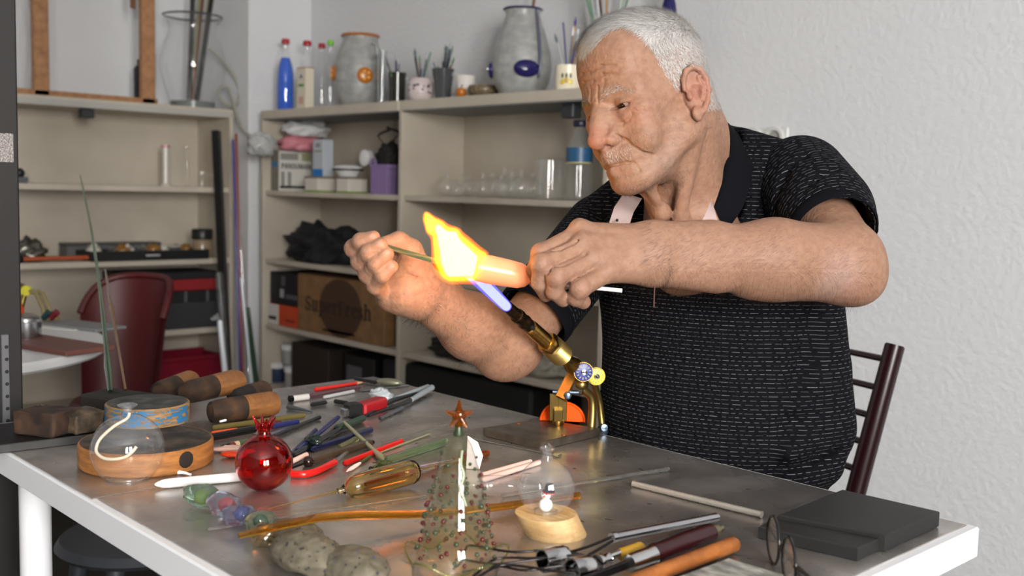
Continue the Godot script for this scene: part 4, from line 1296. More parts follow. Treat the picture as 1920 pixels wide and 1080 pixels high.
	var rp := M("deep_red_plastic", rgb(70, 6, 10), 0.5)
	var rows := []
	for i in 13:
		var w := i / 12.0
		var row := []
		for j in 25:
			var a := lerpf(-1.55, 1.55, j / 24.0)
			var rr := lerpf(0.13, 0.158, w)
			var top := lerpf(0.40, 0.812 - 0.12 * pow(absf(a) / 1.55, 3.5), w)
			row.push_back(Vector3(sin(a) * rr, top, -cos(a) * rr * 0.9 + 0.02 - 0.03 * w))
		rows.push_back(row)
	var shell := G.new().sheet(rows)
	var back := []
	for i in 13:
		var row := []
		for j in 25:
			row.push_back(rows[i][24 - j] * Vector3(0.975, 1, 0.975))
		back.push_back(row)
	shell.sheet(back)
	put("backrest", shell, rp, ch)
	put("rim", G.new().tube(rows[12], 0.012, 8), rp, ch)
	put("seat", lathed([[0, 0.40], [0.13, 0.395], [0.15, 0.41], [0.14, 0.425], [0, 0.415]], 32), rp, ch)
	for s in [[-1, -1], [1, -1], [-1, 1], [1, 1]]:
		put("leg", G.new().tube([Vector3(s[0] * 0.14, 0.4, s[1] * 0.13), Vector3(s[0] * 0.2, 0.0, s[1] * 0.19)], [0.018, 0.013], 10), rp, ch)
	# ---- black steel post at the left edge
	var bp := thing("black_post", "tall black steel post with a paper sticker at the left edge", "post", Vector3(-1.80, 0, -0.527))
	put("post", bx(Vector3(0.05, 2.3, 0.12), Vector3(0, 1.15, 0.0), 0.003), M("black_steel", rgb(24, 22, 22), 0.5), bp)
	put("foot_plate", bx(Vector3(0.16, 0.012, 0.2), Vector3(0, 0.006, 0.0), 0.002), M("black_steel"), bp)
	put("sticker", bx(Vector3(0.002, 0.045, 0.03), Vector3(0.026, 1.1722, Vector3(-1.775, 0, -0.5632).z + 0.527), 0.0), triplanar(M("worn_sticker", Color.WHITE, 0.6), noise_tex("sticker_mottle", 0.05, 3, 14, Color(0.25, 0.24, 0.24), Color(0.75, 0.72, 0.7)), Vector3.ONE * 22), bp)
	var strip := G.new().box(xf(0.028, 0.7959, Vector3(-1.775, 0, -0.5592).z + 0.527), Vector3(0.004, 0.16, 0.012), 0.001)
	put("perforated_strip", strip, M("worn_zinc", rgb(130, 132, 136), 0.4, 0.8), bp)
	for k in 7:
		put("hole", lathed([[0, 0], [0.003, 0], [0.003, 0.0006], [0, 0.0006]], 10, along(Vector3(0.0302, 0.7959 - 0.06 + k * 0.02, Vector3(-1.775, 0, -0.5608).z + 0.527), Vector3.RIGHT)), black, bp)
	# ---- wooden boards stacked under the round table, and a pale stool under the bench
	for k in 3:
		single("plank", G.new().box(xf(0, 0, 0, 0.3 + k * 0.06), Vector3(0.7, 0.05, 0.2), 0.003), wood("old_pine", rgb(90, 72, 46), rgb(130, 106, 70), Vector3(2, 2, 2), 0.7, 31, 6.0), ["lowest plank of the stack behind the round table", "middle plank of the stack behind the round table", "topmost plank of the stack behind the round table"][k], "plank", Vector3(-3.55, 0.025 + 0.0505 * k, -0.75), 0.0, "planks stacked on the floor")
	var st := thing("plastic_stool", "pale plastic stool pushed under the bench", "stool", Vector3(-2.0, 0, -0.88))
	put("seat", lathed([[0, 0.40], [0.15, 0.40], [0.16, 0.41], [0.15, 0.425], [0, 0.43]], 32), M("pale_blue_plastic", rgb(48, 51, 57), 0.5), st)
	for k in 4:
		var a := PI / 4 + k * PI / 2
		put("leg", G.new().tube([Vector3(cos(a) * 0.12, 0.4, sin(a) * 0.12), Vector3(cos(a) * 0.17, 0, sin(a) * 0.17)], [0.018, 0.014], 10), M("pale_blue_plastic"), st)
	# ---- twin socket on the back wall
	var so := thing("wall_socket", "white twin power socket on the wall behind the man's shoulder", "socket", Vector3(-1.7221, 1.2764, -2.6))
	put("plate", bx(Vector3(0.155, 0.085, 0.012), Vector3(0, 0, 0.006), 0.004), M("socket_white", rgb(206, 206, 204), 0.4), so)
	for s in [-1.0, 1.0]:
		var face := put("socket_ring", lathed([[0.021, 0], [0.032, 0], [0.034, 0.004], [0.031, 0.01], [0.023, 0.01], [0.02, 0.002]], 28, along(Vector3(s * 0.0355, 0.012, 0.011), Vector3(0, 0, 1))), M("socket_white"), so)
		put("recess", lathed([[0, 0.0], [0.021, 0.0], [0.021, 0.001], [0, 0.001]], 24, along(Vector3(s * 0.0355, 0.012, 0.0115), Vector3(0, 0, 1))), M("socket_shade", rgb(150, 148, 142), 0.5), face)
		for e in [-1.0, 1.0]:
			put("pin_hole", lathed([[0, 0.0], [0.004, 0.0], [0.004, 0.0008], [0, 0.0008]], 10, along(Vector3(s * 0.0355 + e * 0.0095, 0.012, 0.0124), Vector3(0, 0, 1))), black, face)


# ---------------------------------------------------------------- the work table and everything lying on it
const TOP := 0.75


# a straight bar lying on the table between two points, given by where its middle line meets the table
func lay(called: String, a: Vector3, b: Vector3, r: float, m: Material, label: String, category: String, group := "", r2 := -1.0, lift := 0.0, lift2 := -1.0) -> MeshInstance3D:
	var e := r if r2 < 0 else r2
	var p := a + Vector3.UP * (r + lift + 0.0006)
	var q := b + Vector3.UP * (e + (lift if lift2 < 0 else lift2) + 0.0006)
	var mid := (p + q) * 0.5
	return single(called, G.new().rod(p - mid, q - mid, r, 12, e), m, label, category, mid, 0.0, group)


func lay_bar(parent: Node3D, called: String, o: Vector3, a: Vector3, b: Vector3, r: float, m: Material, lift := 0.0, seg := 12, r2 := -1.0) -> MeshInstance3D:
	var e := r if r2 < 0 else r2
	return put(called, G.new().rod(a - o + Vector3.UP * (r + lift), b - o + Vector3.UP * (e + lift), r, seg, e), m, parent)


func build_bench() -> void:
	# ---- table
	var edge_w := M("white_table_edge", rgb(222, 223, 226), 0.4)
	var t := thing("work_table", "white work table with steel sheets on its top", "table", Vector3(-1.097, 0, -0.851))
	var o := Vector3(-1.097, 0, -0.851)
	put("table_top", bx(Vector3(1.2, 0.0365, 0.75), Vector3(0, 0.7302, 0), 0.002), edge_w, t)
	var steel_sheet := M("brushed_steel_sheet", Color.WHITE, 1.0, 0.80)
	triplanar(steel_sheet, noise_tex("steel_stain", 0.006, 5, 17, Color(0.58, 0.555, 0.535), Color(0.82, 0.80, 0.78), 512), Vector3.ONE * 2.2)
	steel_sheet.roughness_texture = noise_tex("steel_rough", 0.012, 4, 19, Color(0.23, 0.23, 0.23), Color(0.33, 0.33, 0.33))
	bumpy(steel_sheet, noise_tex("steel_scratch", 0.03, 3, 23), 0.004)
	put("steel_sheet", bx(Vector3(0.714, 0.0016, 0.732), Vector3(-0.866 + 1.097, 0.7492, -0.852 + 0.851), 0.0003), steel_sheet, t)
	put("steel_sheet", bx(Vector3(0.47, 0.0016, 0.745), Vector3(-1.461 + 1.097, 0.7492, -0.853 + 0.851), 0.0003), steel_sheet, t)
	var scuff := M("dark_scuff", rgb(60, 54, 50), 0.7)
	var rg := RandomNumberGenerator.new()
	rg.seed = 55
	for k in 26:
		put("burn_mark", lathed([[0, 0.0], [1, 0.0], [1, 0.1], [0, 0.1]], 10, Transform3D(Basis(Vector3.UP, rg.randf() * 3.0) * Basis.from_scale(Vector3(rg.randf_range(0.002, 0.007), 0.002, rg.randf_range(0.0012, 0.003))), Vector3(rg.randf_range(-0.2, 0.5), 0.74995, rg.randf_range(-0.34, 0.05)))), scuff, t)
	for p in [Vector3(-1.57, 0, -0.533), Vector3(-0.56, 0, -0.53), Vector3(-1.62, 0, -1.16), Vector3(-0.56, 0, -1.16)]:
		put("leg", lathed([[0, 0], [0.02, 0], [0.022, 0.004], [0.022, 0.708], [0.035, 0.709], [0.035, 0.7118], [0, 0.7118]], 24), edge_w, t, p - o)

	# ---- blown glass bauble with a milk-white twist
	var blown := thin_glass("blown_glass", Color(0.88, 0.9, 0.92), 0.05)
	var gb := Vector3(-1.2834, 0.75, -0.5493)
	var px := 0.00068
	var R := 67.0 * px
	var gt := thing("glass_bauble", "clear flat-bottomed glass bauble with a white twist inside, front left", "bauble", gb)
	var prof := [[0.0, 0.002], [R * 0.5, 0.0008]]
	for k in 25:
		var a := lerpf(-0.95, 1.44, k / 24.0)
		prof.push_back([cos(a) * R, R * 0.82 + sin(a) * R])
	prof.append_array([[R * 0.12, R * 1.9], [R * 0.13, R * 1.98], [R * 0.25, R * 2.04], [R * 0.27, R * 2.08], [R * 0.22, R * 2.1], [R * 0.1, R * 2.04], [R * 0.09, R * 1.92]])
	put("bauble", lathed(prof, 48), blown, gt)
	put("foot_ring", lathed([[R * 0.5, 0.0], [R * 0.58, 0.0008], [R * 0.585, 0.0026], [R * 0.5, 0.003], [R * 0.5, 0.0]], 40), solid_glass("rim_glass", Color(0.93, 0.96, 0.96)), gt)
	var cam_right := Vector3(0.684, 0.025, -0.729)
	var tw := []
	for q in [[0.06, 1.86, 0.0], [0.0, 1.7, 0.05], [-0.3, 1.52, 0.2], [-0.62, 1.22, 0.35], [-0.72, 0.98, 0.45], [-0.66, 0.82, 0.55], [-0.42, 0.72, 0.7], [-0.1, 0.72, 0.8], [0.18, 0.78, 0.78], [0.36, 0.92, 0.72], [0.44, 1.04, 0.66]]:
		tw.push_back(cam_right * q[0] * R + Vector3.UP * q[1] * R + Vector3(0.72, 0, 0.68) * q[2] * R * 0.85)
	put("white_twist", G.new().tube(smooth_path(tw, 4), 0.0021, 10), M("milk_twist_glass", rgb(206, 194, 170), 0.2), gt)

	# ---- the two charred wooden discs
	var disc_wood := wood("tan_disc_wood", rgb(122, 76, 34), rgb(172, 114, 54), Vector3(6, 14, 6), 0.6, 41, 9.0)
	var char_top := triplanar(M("charred_wood_top", Color.WHITE, 0.75), noise_tex("char_mottle", 0.012, 4, 44, Color(0.03, 0.025, 0.02), Color(0.36, 0.30, 0.25)), Vector3.ONE * 7)
	var d1 := Vector3(-1.346, 0.782, -0.6021)
	var r1 := 0.0865
	var dt := thing("wooden_disc", "thick tan wooden disc with a burnt top behind the bauble", "disc", Vector3(d1.x, TOP, d1.z))
	put("body", lathed([[0, 0], [r1 - 0.002, 0], [r1, 0.002], [r1, 0.029], [r1 - 0.002, 0.031], [r1 - 0.003, 0.031]], 56, xf(0, 0.0003, 0)), disc_wood, dt)
	put("burnt_top", lathed([[r1 - 0.003, 0.0313], [0, 0.0316]], 56), char_top, dt)
	put("burn_spot", G.new().ball(along(Vector3(0.985, 0, -0.17) * r1 + Vector3(0.0, 0.018, 0.0), Vector3(0.985, 0, -0.17)), Vector3(0.011, 0.0012, 0.011), 6, 12), M("soot", rgb(26, 18, 13), 0.8), dt)
	var up_y := TOP + 0.0322
	var d2 := Vector3(-1.4472, 0.8105, -0.6494)
	var r2 := 0.058
	var ut := thing("wooden_disc", "smaller wooden disc with flaking blue paint on its side", "disc", Vector3(d2.x, up_y, d2.z))
	put("body", lathed([[0, 0], [r2 - 0.001, 0], [r2, 0.002], [r2, 0.0255], [r2 - 0.002, 0.0275], [r2 - 0.003, 0.0275]], 48), wood("worn_disc_wood", rgb(104, 82, 56), rgb(166, 132, 88), Vector3(8, 20, 8), 0.65, 43, 9.0), ut)
	put("burnt_top", lathed([[r2 - 0.003, 0.0278], [0, 0.028]], 48), triplanar(M("sooty_grey_top", Color.WHITE, 0.5), noise_tex("soot_mottle", 0.014, 4, 47, Color(0.03, 0.035, 0.035), Color(0.32, 0.33, 0.31)), Vector3.ONE * 8), ut)
	# flakes of blue paint left on the side
	var flake := G.new()
	var fr := RandomNumberGenerator.new()
	fr.seed = 66
	var paint_noise := FastNoiseLite.new()
	paint_noise.seed = 12
	paint_noise.frequency = 0.12
	for i in 150:
		for j in 12:
			var a0 := lerpf(-2.3, 0.75, i / 150.0)
			var y0 := 0.0025 + j * 0.0019
			if paint_noise.get_noise_2d(i * 0.55, j * 3.4) + 0.25 * sin(i * 0.09 + 1.0) < -0.02:
				continue
			var a1 := lerpf(-2.3, 0.75, (i + 1) / 150.0)
			var pts := []
			for q in [[a0, y0], [a1, y0], [a1, y0 + 0.0019], [a0, y0 + 0.0019]]:
				pts.push_back(Vector3(cos(q[0]) * (r2 + 0.0006), q[1], -sin(q[0]) * (r2 + 0.0006)))
			flake.flat(pts)
	put("blue_paint", flake, M("flaked_blue_paint", rgb(38, 104, 150), 0.5), ut)
	var holder := thing("charred_block", "charred block standing behind the blue disc with rods in it", "block", Vector3((Vector3(-1.6751, 0.75, -0.6948)).x, TOP, (Vector3(-1.6751, 0.75, -0.6948)).z), 0.4)
	put("block", bx(Vector3(0.1, 0.031, 0.07), Vector3(0.01, 0.0155, 0.0), 0.004), M("char_black", rgb(28, 24, 21), 0.85), holder)
	put("hole_rim", lathed([[0.006, 0.0312], [0.009, 0.0314], [0.009, 0.0318], [0.006, 0.0318]], 14), M("soot"), holder)
	# ---- tall green glass rod and the shorter amber-ended one
	var g0 := (Vector3(-1.6786, 0.75, -0.6901)) + Vector3(0, 0.032, 0)
	var g1 := Vector3(-2.9624, 1.1371, -1.14)
	var gd := g1 - g0
	var green_glass := solid_glass("green_rod_glass", rgb(104, 146, 104), 0.05)
	var gr := thing("glass_rod", "tall thin green glass rod standing upright at the left", "rod", g0)
	var gp := []
	var gw := []
	for k in 15:
		var w := k / 14.0
		gp.push_back(gd * w + Vector3(0.008, 0, -0.006) * sin(w * PI) + Vector3(0.0, 0.001, 0))
		gw.push_back(lerpf(0.0038, 0.0025, w) + (0.0022 * exp(-pow((w - 0.075) * 22.0, 2.0))) + (0.0008 * exp(-pow((w - 0.2) * 30.0, 2.0))))
	gw[14] = 0.0009
	gw[13] = 0.0023
	put("rod", G.new().tube(gp, gw, 14), green_glass, gr)
	var a0_ := (Vector3(-1.6799, 0.75, -0.7164)) + Vector3(0, 0.032, 0)
	var a1_ := Vector3(-2.8225, 0.8851, -1.15)
	var ar := thing("glass_rod", "short clear rod with an amber bulb beside the tall green rod", "rod", a0_)
	var ad := a1_ - a0_
	put("amber_stem", G.new().tube([Vector3(0, 0.001, 0), ad * 0.2, ad * 0.4, ad * 0.55, ad * 0.585, ad * 0.6], [0.0018, 0.0021, 0.0030, 0.0042, 0.0041, 0.0024], 12), solid_glass("amber_rod_glass", rgb(214, 160, 60), 0.05), ar)
	put("clear_tip", G.new().tube([ad * 0.6, ad * 0.64, ad * 0.7, ad * 0.85, ad * 0.985, ad], [0.0024, 0.0036, 0.0034, 0.0027, 0.0020, 0.0009], 12), solid_glass("clear_rod_glass", Color(0.86, 0.86, 0.84), 0.05), ar)

	# ---- charred blocks on a black metal plate
	var charred := triplanar(M("charred_brown", Color.WHITE, 0.8), noise_tex("charred_mottle", 0.014, 5, 52, Color(0.06, 0.04, 0.03), Color(0.32, 0.21, 0.14)), Vector3.ONE * 6)
	var pa := Vector3(-1.5852, 0.75, -0.5467)
	var plate := thing("metal_plate", "black metal plate with raised lip under the charred blocks", "plate", Vector3(pa.x, TOP, pa.z), -0.1)
	put("plate", bx(Vector3(0.17, 0.004, 0.22), Vector3(-0.0, 0.002, -0.03), 0.001), M("black_iron", rgb(26, 25, 25), 0.45, 0.5), plate)
	put("lip", bx(Vector3(0.004, 0.012, 0.22), Vector3(0.085, 0.006, -0.03), 0.001), M("grey_iron", rgb(70, 70, 70), 0.4, 0.7), plate)
	put("lip", bx(Vector3(0.17, 0.012, 0.004), Vector3(0, 0.006, 0.08), 0.001), M("grey_iron"), plate)
	var ba := Vector3(-1.5771, 0.7545, -0.5538)
	single("charred_block", crumpled_box(Vector3(0.072, 0.034, 0.055), 5, 0.006), charred, "charred brown block lying on the black metal plate", "block", Vector3(ba.x, 0.7717, ba.z), 0.5)
	var bb := Vector3(-1.549, 0.7545, -0.5796)
	single("charred_block", crumpled_box(Vector3(0.05, 0.028, 0.05), 6, 0.006), triplanar(M("scorched_tan", Color.WHITE, 0.8), noise_tex("scorch_mottle", 0.016, 4, 53, Color(0.09, 0.07, 0.05), Color(0.46, 0.38, 0.29)), Vector3.ONE * 7), "scorched pale block at the right end of the metal plate", "block", Vector3(bb.x - 0.01, 0.7695, bb.z - 0.015), 0.3)

	# ---- wooden shaping tools with scorched ends
	var tool_wood := triplanar(M("tool_wood", Color.WHITE, 0.55), wood_tex("tool_wood_tex", rgb(104, 64, 32), rgb(150, 100, 54), 61, 8.0), Vector3(5, 5, 5))
	var scorched := triplanar(M("scorched_wood", Color.WHITE, 0.7), noise_tex("scorched_tex", 0.014, 4, 57, Color(0.04, 0.03, 0.022), Color(0.40, 0.26, 0.15)), Vector3.ONE * 6)
	var handles := [
		[Vector3(-1.4952, 0.75, -0.7784), Vector3(-1.4984, 0.75, -0.8918), 0.0195, 0.0, "bright wooden shaping tool with scorched end, in front of the pile"],
		[Vector3(-1.5687, 0.75, -0.7702), Vector3(-1.6174, 0.75, -0.8897), 0.0195, 0.020, "brown wooden shaping tool lying on top of the pile"],
		[Vector3(-1.5874, 0.75, -0.8633), Vector3(-1.6149, 0.75, -0.9398), 0.017, 0.0, "dark scorched wooden tool at the back right of the pile"],
		[Vector3(-1.6476, 0.75, -0.7602), Vector3(-1.7098, 0.75, -0.8496), 0.018, 0.012, "wooden tool at the far left of the pile"]]
	for k in handles.size():
		var h: Array = handles[k]
		var a: Vector3 = h[0]
		var b: Vector3 = h[1]
		var r: float = h[2]
		var mid: Vector3 = (a + b) * 0.5 + Vector3.UP * (r + h[3] + 0.0006)
		var ht := thing("shaping_tool", h[4], "tool", mid, 0.0, "")
		var d := (b - a) * 0.5
		put("scorched_end", G.new().tube([-d * 1.12, -d * 1.08, -d * 0.9, -d * 0.55, -d * 0.12], [r * 0.6, r * 0.86, r * 0.95, r * 0.99, r], 20), M("char_black") if k == 2 else scorched, ht)
		put("handle", G.new().tube([-d * 0.12, d * 0.3, d * 0.78, d * 0.92, d * 0.985, d], [r, r * 1.04, r * 1.06, r * 0.92, r * 0.6, r * 0.2], 20), scorched if k == 2 else tool_wood, ht)
		put("ring_groove", G.new().tube([-d * 0.135, -d * 0.115], r * 1.02, 20, false), M("soot"), ht)

	# ---- red glass pomegranate
	var pm := Vector3(-1.1327, 0.75, -0.6559)
	var pw := 0.00066
	var P := 53.0 * pw
	var ruby := solid_glass("ruby_glass", rgb(226, 24, 20), 0.0)
	var pt := thing("glass_pomegranate", "hollow red glass pomegranate with a six-pointed crown", "ornament", pm)
	var pp := []
	for k in 27:
		var a := lerpf(-PI * 0.5, 1.26, k / 26.0)
		pp.push_back([cos(a) * P, P + sin(a) * P])
	pp.append_array([[P * 0.27, P * 1.97], [P * 0.22, P * 2.05], [P * 0.22, P * 2.2], [P * 0.25, P * 2.32], [P * 0.23, P * 2.32], [P * 0.19, P * 2.2], [P * 0.19, P * 2.04]])
	for k in 27:
		var a := lerpf(1.3, -PI * 0.5, k / 26.0)
		pp.push_back([cos(a) * P * 0.955, P + sin(a) * P * 0.955])
	put("body", lathed(pp, 56), ruby, pt)
	for k in 6:
		var a := k * TAU / 6 + 0.3
		var dv := Vector3(cos(a), 0, sin(a))
		put("crown_point", G.new().tube([dv * P * 0.225 + Vector3.UP * P * 2.2, dv * P * 0.25 + Vector3.UP * P * 2.34, dv * P * 0.31 + Vector3.UP * P * 2.48, dv * P * 0.4 + Vector3.UP * P * 2.62], [P * 0.075, P * 0.085, P * 0.06, P * 0.025], 10), ruby, pt)

	# ---- white rods
	var milk_w := M("opal_white_rod", rgb(236, 236, 236), 0.12)
	var w0 := Vector3(-1.2162, 0.75, -0.5537)
	var w1 := Vector3(-1.1806, 0.75, -0.6645)
	var wr := thing("opal_rod", "thick white opal glass rod with a pointed tip behind the red pomegranate", "rod", (w0 + w1) * 0.5 + Vector3.UP * 0.0064)
	var wd := (w1 - w0) * 0.5
	put("rod", G.new().tube([-wd, -wd * 0.96, -wd * 0.84, -wd * 0.7, wd * 0.99, wd], [0.0008, 0.0026, 0.0052, 0.006, 0.006, 0.004], 16), milk_w, wr)

	# ---- twisted glass sweets
	var sweets := [
		[Vector3(-1.1282, 0.75, -0.5522), Vector3(-1.0914, 0.75, -0.5721), rgb(176, 206, 184), rgb(140, 150, 50), "pale green glass sweet with olive stripe, farthest left of the row"],
		[Vector3(-1.0772, 0.75, -0.558), Vector3(-1.049, 0.75, -0.5746), rgb(190, 196, 214), rgb(205, 44, 36), "clear glass sweet with a red spot, second of the row"],
		[Vector3(-1.0342, 0.75, -0.551), Vector3(-1.0108, 0.75, -0.5743), rgb(168, 176, 206), rgb(60, 70, 140), "bluish glass sweet in the middle of the row"],
		[Vector3(-0.9912, 0.75, -0.553), Vector3(-0.9698, 0.75, -0.5739), rgb(170, 190, 170), rgb(24, 92, 62), "clear glass sweet with dark green swirls, nearest the stones"],
		[Vector3(-0.9482, 0.75, -0.5369), Vector3(-0.9469, 0.75, -0.5592), rgb(196, 176, 140), rgb(130, 84, 30), "amber-brown glass sweet tucked against the stones"]]
	for k in sweets.size():
		var s: Array = sweets[k]
		var a: Vector3 = s[0]
		var b: Vector3 = s[1]
		var mid := (a + b) * 0.5 + Vector3.UP * 0.0145
		var d := (b - a) * 0.5
		var st := thing("glass_sweet", s[4], "ornament", mid)
		var side := d.cross(Vector3.UP).normalized()
		var body := crumpled(Vector3(d.length() * 1.18, 0.0130, 0.0140), 300 + k, 0.35, 0.55, 18, 28, 0.1)
		var turn := Basis(d.normalized(), Vector3.UP, d.normalized().cross(Vector3.UP))
		for q in body.v.size():
			body.v[q] = turn * body.v[q]
			body.n[q] = turn * body.n[q]
		put("twisted_body", body, solid_glass("sweet_glass_%d" % k, s[2], 0.08), st)
		put("colour_core", G.new().ball(along(d * 0.08 + Vector3.UP * 0.001, d), Vector3(0.0068, d.length() * 0.42, 0.006)), M("sweet_core_%d" % k, s[3], 0.2), st)

	# ---- speckled stones
	var stone_m := triplanar(M("speckled_stone", Color.WHITE, 0.75), noise_tex("stone_mottle", 0.03, 4, 71, Color(0.28, 0.26, 0.21), Color(0.48, 0.45, 0.38)), Vector3.ONE * 9)
	for d in [[Vector3(-0.9317, 0.75, -0.5779), 0.030, 0.016, "speckled stone at the back under the amber rod"], [Vector3(-0.8743, 0.75, -0.554), 0.038, 0.019, "largest speckled stone in the middle, before the amber rod"], [Vector3(-0.816, 0.75, -0.5707), 0.033, 0.017, "speckled stone nearest the glass tree, with blue flecks"]]:
		var st := thing("speckled_stone", d[3], "stone", (d[0] as Vector3) + Vector3.UP * d[2] * 0.72, 0.0, "")
		put("body", crumpled(Vector3(d[1] * 1.25, d[2], d[1] * 0.8), 80 + int(d[1] * 1000), 0.16, 1.6, 18, 28, 0.25), stone_m, st)
		var sr := RandomNumberGenerator.new()
		sr.seed = int(d[1] * 10000)
		var nz := FastNoiseLite.new()
		nz.seed = 80 + int(d[1] * 1000)
		nz.frequency = 1.6
		nz.fractal_octaves = 3
		for k in 60:
			var dv := Vector3(sr.randf_range(-1, 1), sr.randf_range(-0.1, 1), sr.randf_range(-1, 1)).normalized()
			var pp_ := dv * Vector3(d[1] * 1.25, d[2], d[1] * 0.8) * (1.0 + 0.16 * nz.get_noise_3dv(dv))
			put("fleck", G.new().ball(along(pp_, dv), Vector3(0.0010, 0.0005, 0.0012) * sr.randf_range(0.5, 1.5), 4, 6), M("black_fleck", rgb(28, 27, 27), 0.6) if k % 4 or d[1] != 0.033 else M("blue_fleck", rgb(40, 50, 120), 0.5), st)

	# ---- amber rods and ampoule
	var honey := solid_glass("honey_glass", rgb(240, 176, 54), 0.02)
	var am0 := (Vector3(-0.9298, 0.75, -0.5099)) + Vector3.UP * 0.012
	var am1 := (Vector3(-0.86, 0.75, -0.931)) + Vector3.UP * 0.0008
	var amt := thing("amber_rod", "long amber glass rod lying over the speckled stones", "rod", (am0 + am1) * 0.5)
	var am := am1 - am0
	var lifted := []
	var widths := []
	for k in 11:
		var w := k / 10.0
		lifted.push_back(am * (w - 0.5) + Vector3.UP * (0.0052 + 0.016 * exp(-pow((w - 0.2) * 4.0, 2.0))))
		widths.push_back(0.0046)
	widths[0] = 0.003
	put("rod", G.new().tube(lifted, widths, 16), honey, amt)
	var br0 := Vector3(-1.0641, 0.75, -0.758)
	var br1 := Vector3(-1.0857, 0.75, -0.9854)
	lay("amber_rod", br0, br1, 0.0048, solid_glass("cognac_glass", rgb(180, 92, 30), 0.12), "brownish amber rod passing behind the glass tree", "rod")
	var amp0 := Vector3(-1.0412, 0.75, -0.7168)
	var amp1 := Vector3(-1.0294, 0.75, -0.8136)
	var ax := amp1 - amp0
	var amo := (amp0 + amp1) * 0.5 + Vector3.UP * 0.0165
	var ampt := thing("amber_ampoule", "hollow amber glass ampoule with long drawn-out stems", "ampoule", amo)
	var ap := []
	var l := ax.length()
	for q in [[-1.55, 0.0012], [-1.0, 0.0014], [-0.7, 0.0022], [-0.58, 0.004], [-0.52, 0.0085], [-0.47, 0.013], [-0.4, 0.0155], [0.0, 0.016], [0.4, 0.016], [0.47, 0.0135], [0.52, 0.008], [0.56, 0.0035], [0.66, 0.0022], [0.95, 0.0016], [1.2, 0.0014]]:
		ap.push_back(Vector2(q[1], q[0] * l))
	for q in [[0.5, 0.006], [0.45, 0.012], [0.38, 0.0146], [0.0, 0.0146], [-0.38, 0.0142], [-0.46, 0.0115], [-0.5, 0.006], [-0.54, 0.0]]:
		ap.push_back(Vector2(q[1], q[0] * l))
	put("ampoule", G.new().lathe(along(Vector3.ZERO, ax + Vector3(0, 0.009, 0)), ap, 32), solid_glass("ampoule_glass", rgb(255, 238, 184), 0.0), ampt)
	var dr0 := Vector3(-1.0326, 0.75, -0.5299)
	var dr1 := Vector3(-0.9804, 0.75, -0.79)
	lay("thread_rod", dr0, dr1, 0.0016, solid_glass("clear_rod_glass", Color(0.86, 0.86, 0.84), 0.05), "very thin clear glass thread in front of the amber ampoule", "rod", "", 0.0022)

	build_tree()
	build_globe()
	build_right_end()
	build_clutter()


func smooth_path(pts: Array, n: int) -> Array:
	var c := Curve3D.new()
	for i in pts.size():
		var tan_: Vector3 = (pts[mini(i + 1, pts.size() - 1)] - pts[maxi(i - 1, 0)]) / 6.0
		c.add_point(pts[i], -tan_, tan_)
	var out := []
	for i in pts.size() - 1:
		for k in n:
			out.push_back(c.sample(i, k / float(n)))
	out.push_back(pts[pts.size() - 1])
	return out


func crumpled_box(s: Vector3, seed_: int, amount: float) -> G:
	var f := FastNoiseLite.new()
	f.seed = seed_
	f.frequency = 30.0
	f.fractal_octaves = 3
	var rows := []
	for i in 17:
		var row := []
		var th := PI * i / 16.0
		for j in 28:
			var ph := TAU * j / 28.0
			var d := Vector3(sin(th) * cos(ph), -cos(th), sin(th) * -sin(ph))
			var q := Vector3(signf(d.x) * pow(absf(d.x), 0.3), signf(d.y) * pow(absf(d.y), 0.3), signf(d.z) * pow(absf(d.z), 0.3))
			q = q / maxf(absf(q.x), maxf(absf(q.y), absf(q.z)))
			var p := q * s * 0.5
			p += d * amount * f.get_noise_3dv(p)
			p.y = maxf(p.y, -s.y * 0.5)
			row.push_back(p)
		rows.push_back(row)
	return G.new().sheet(rows, true)


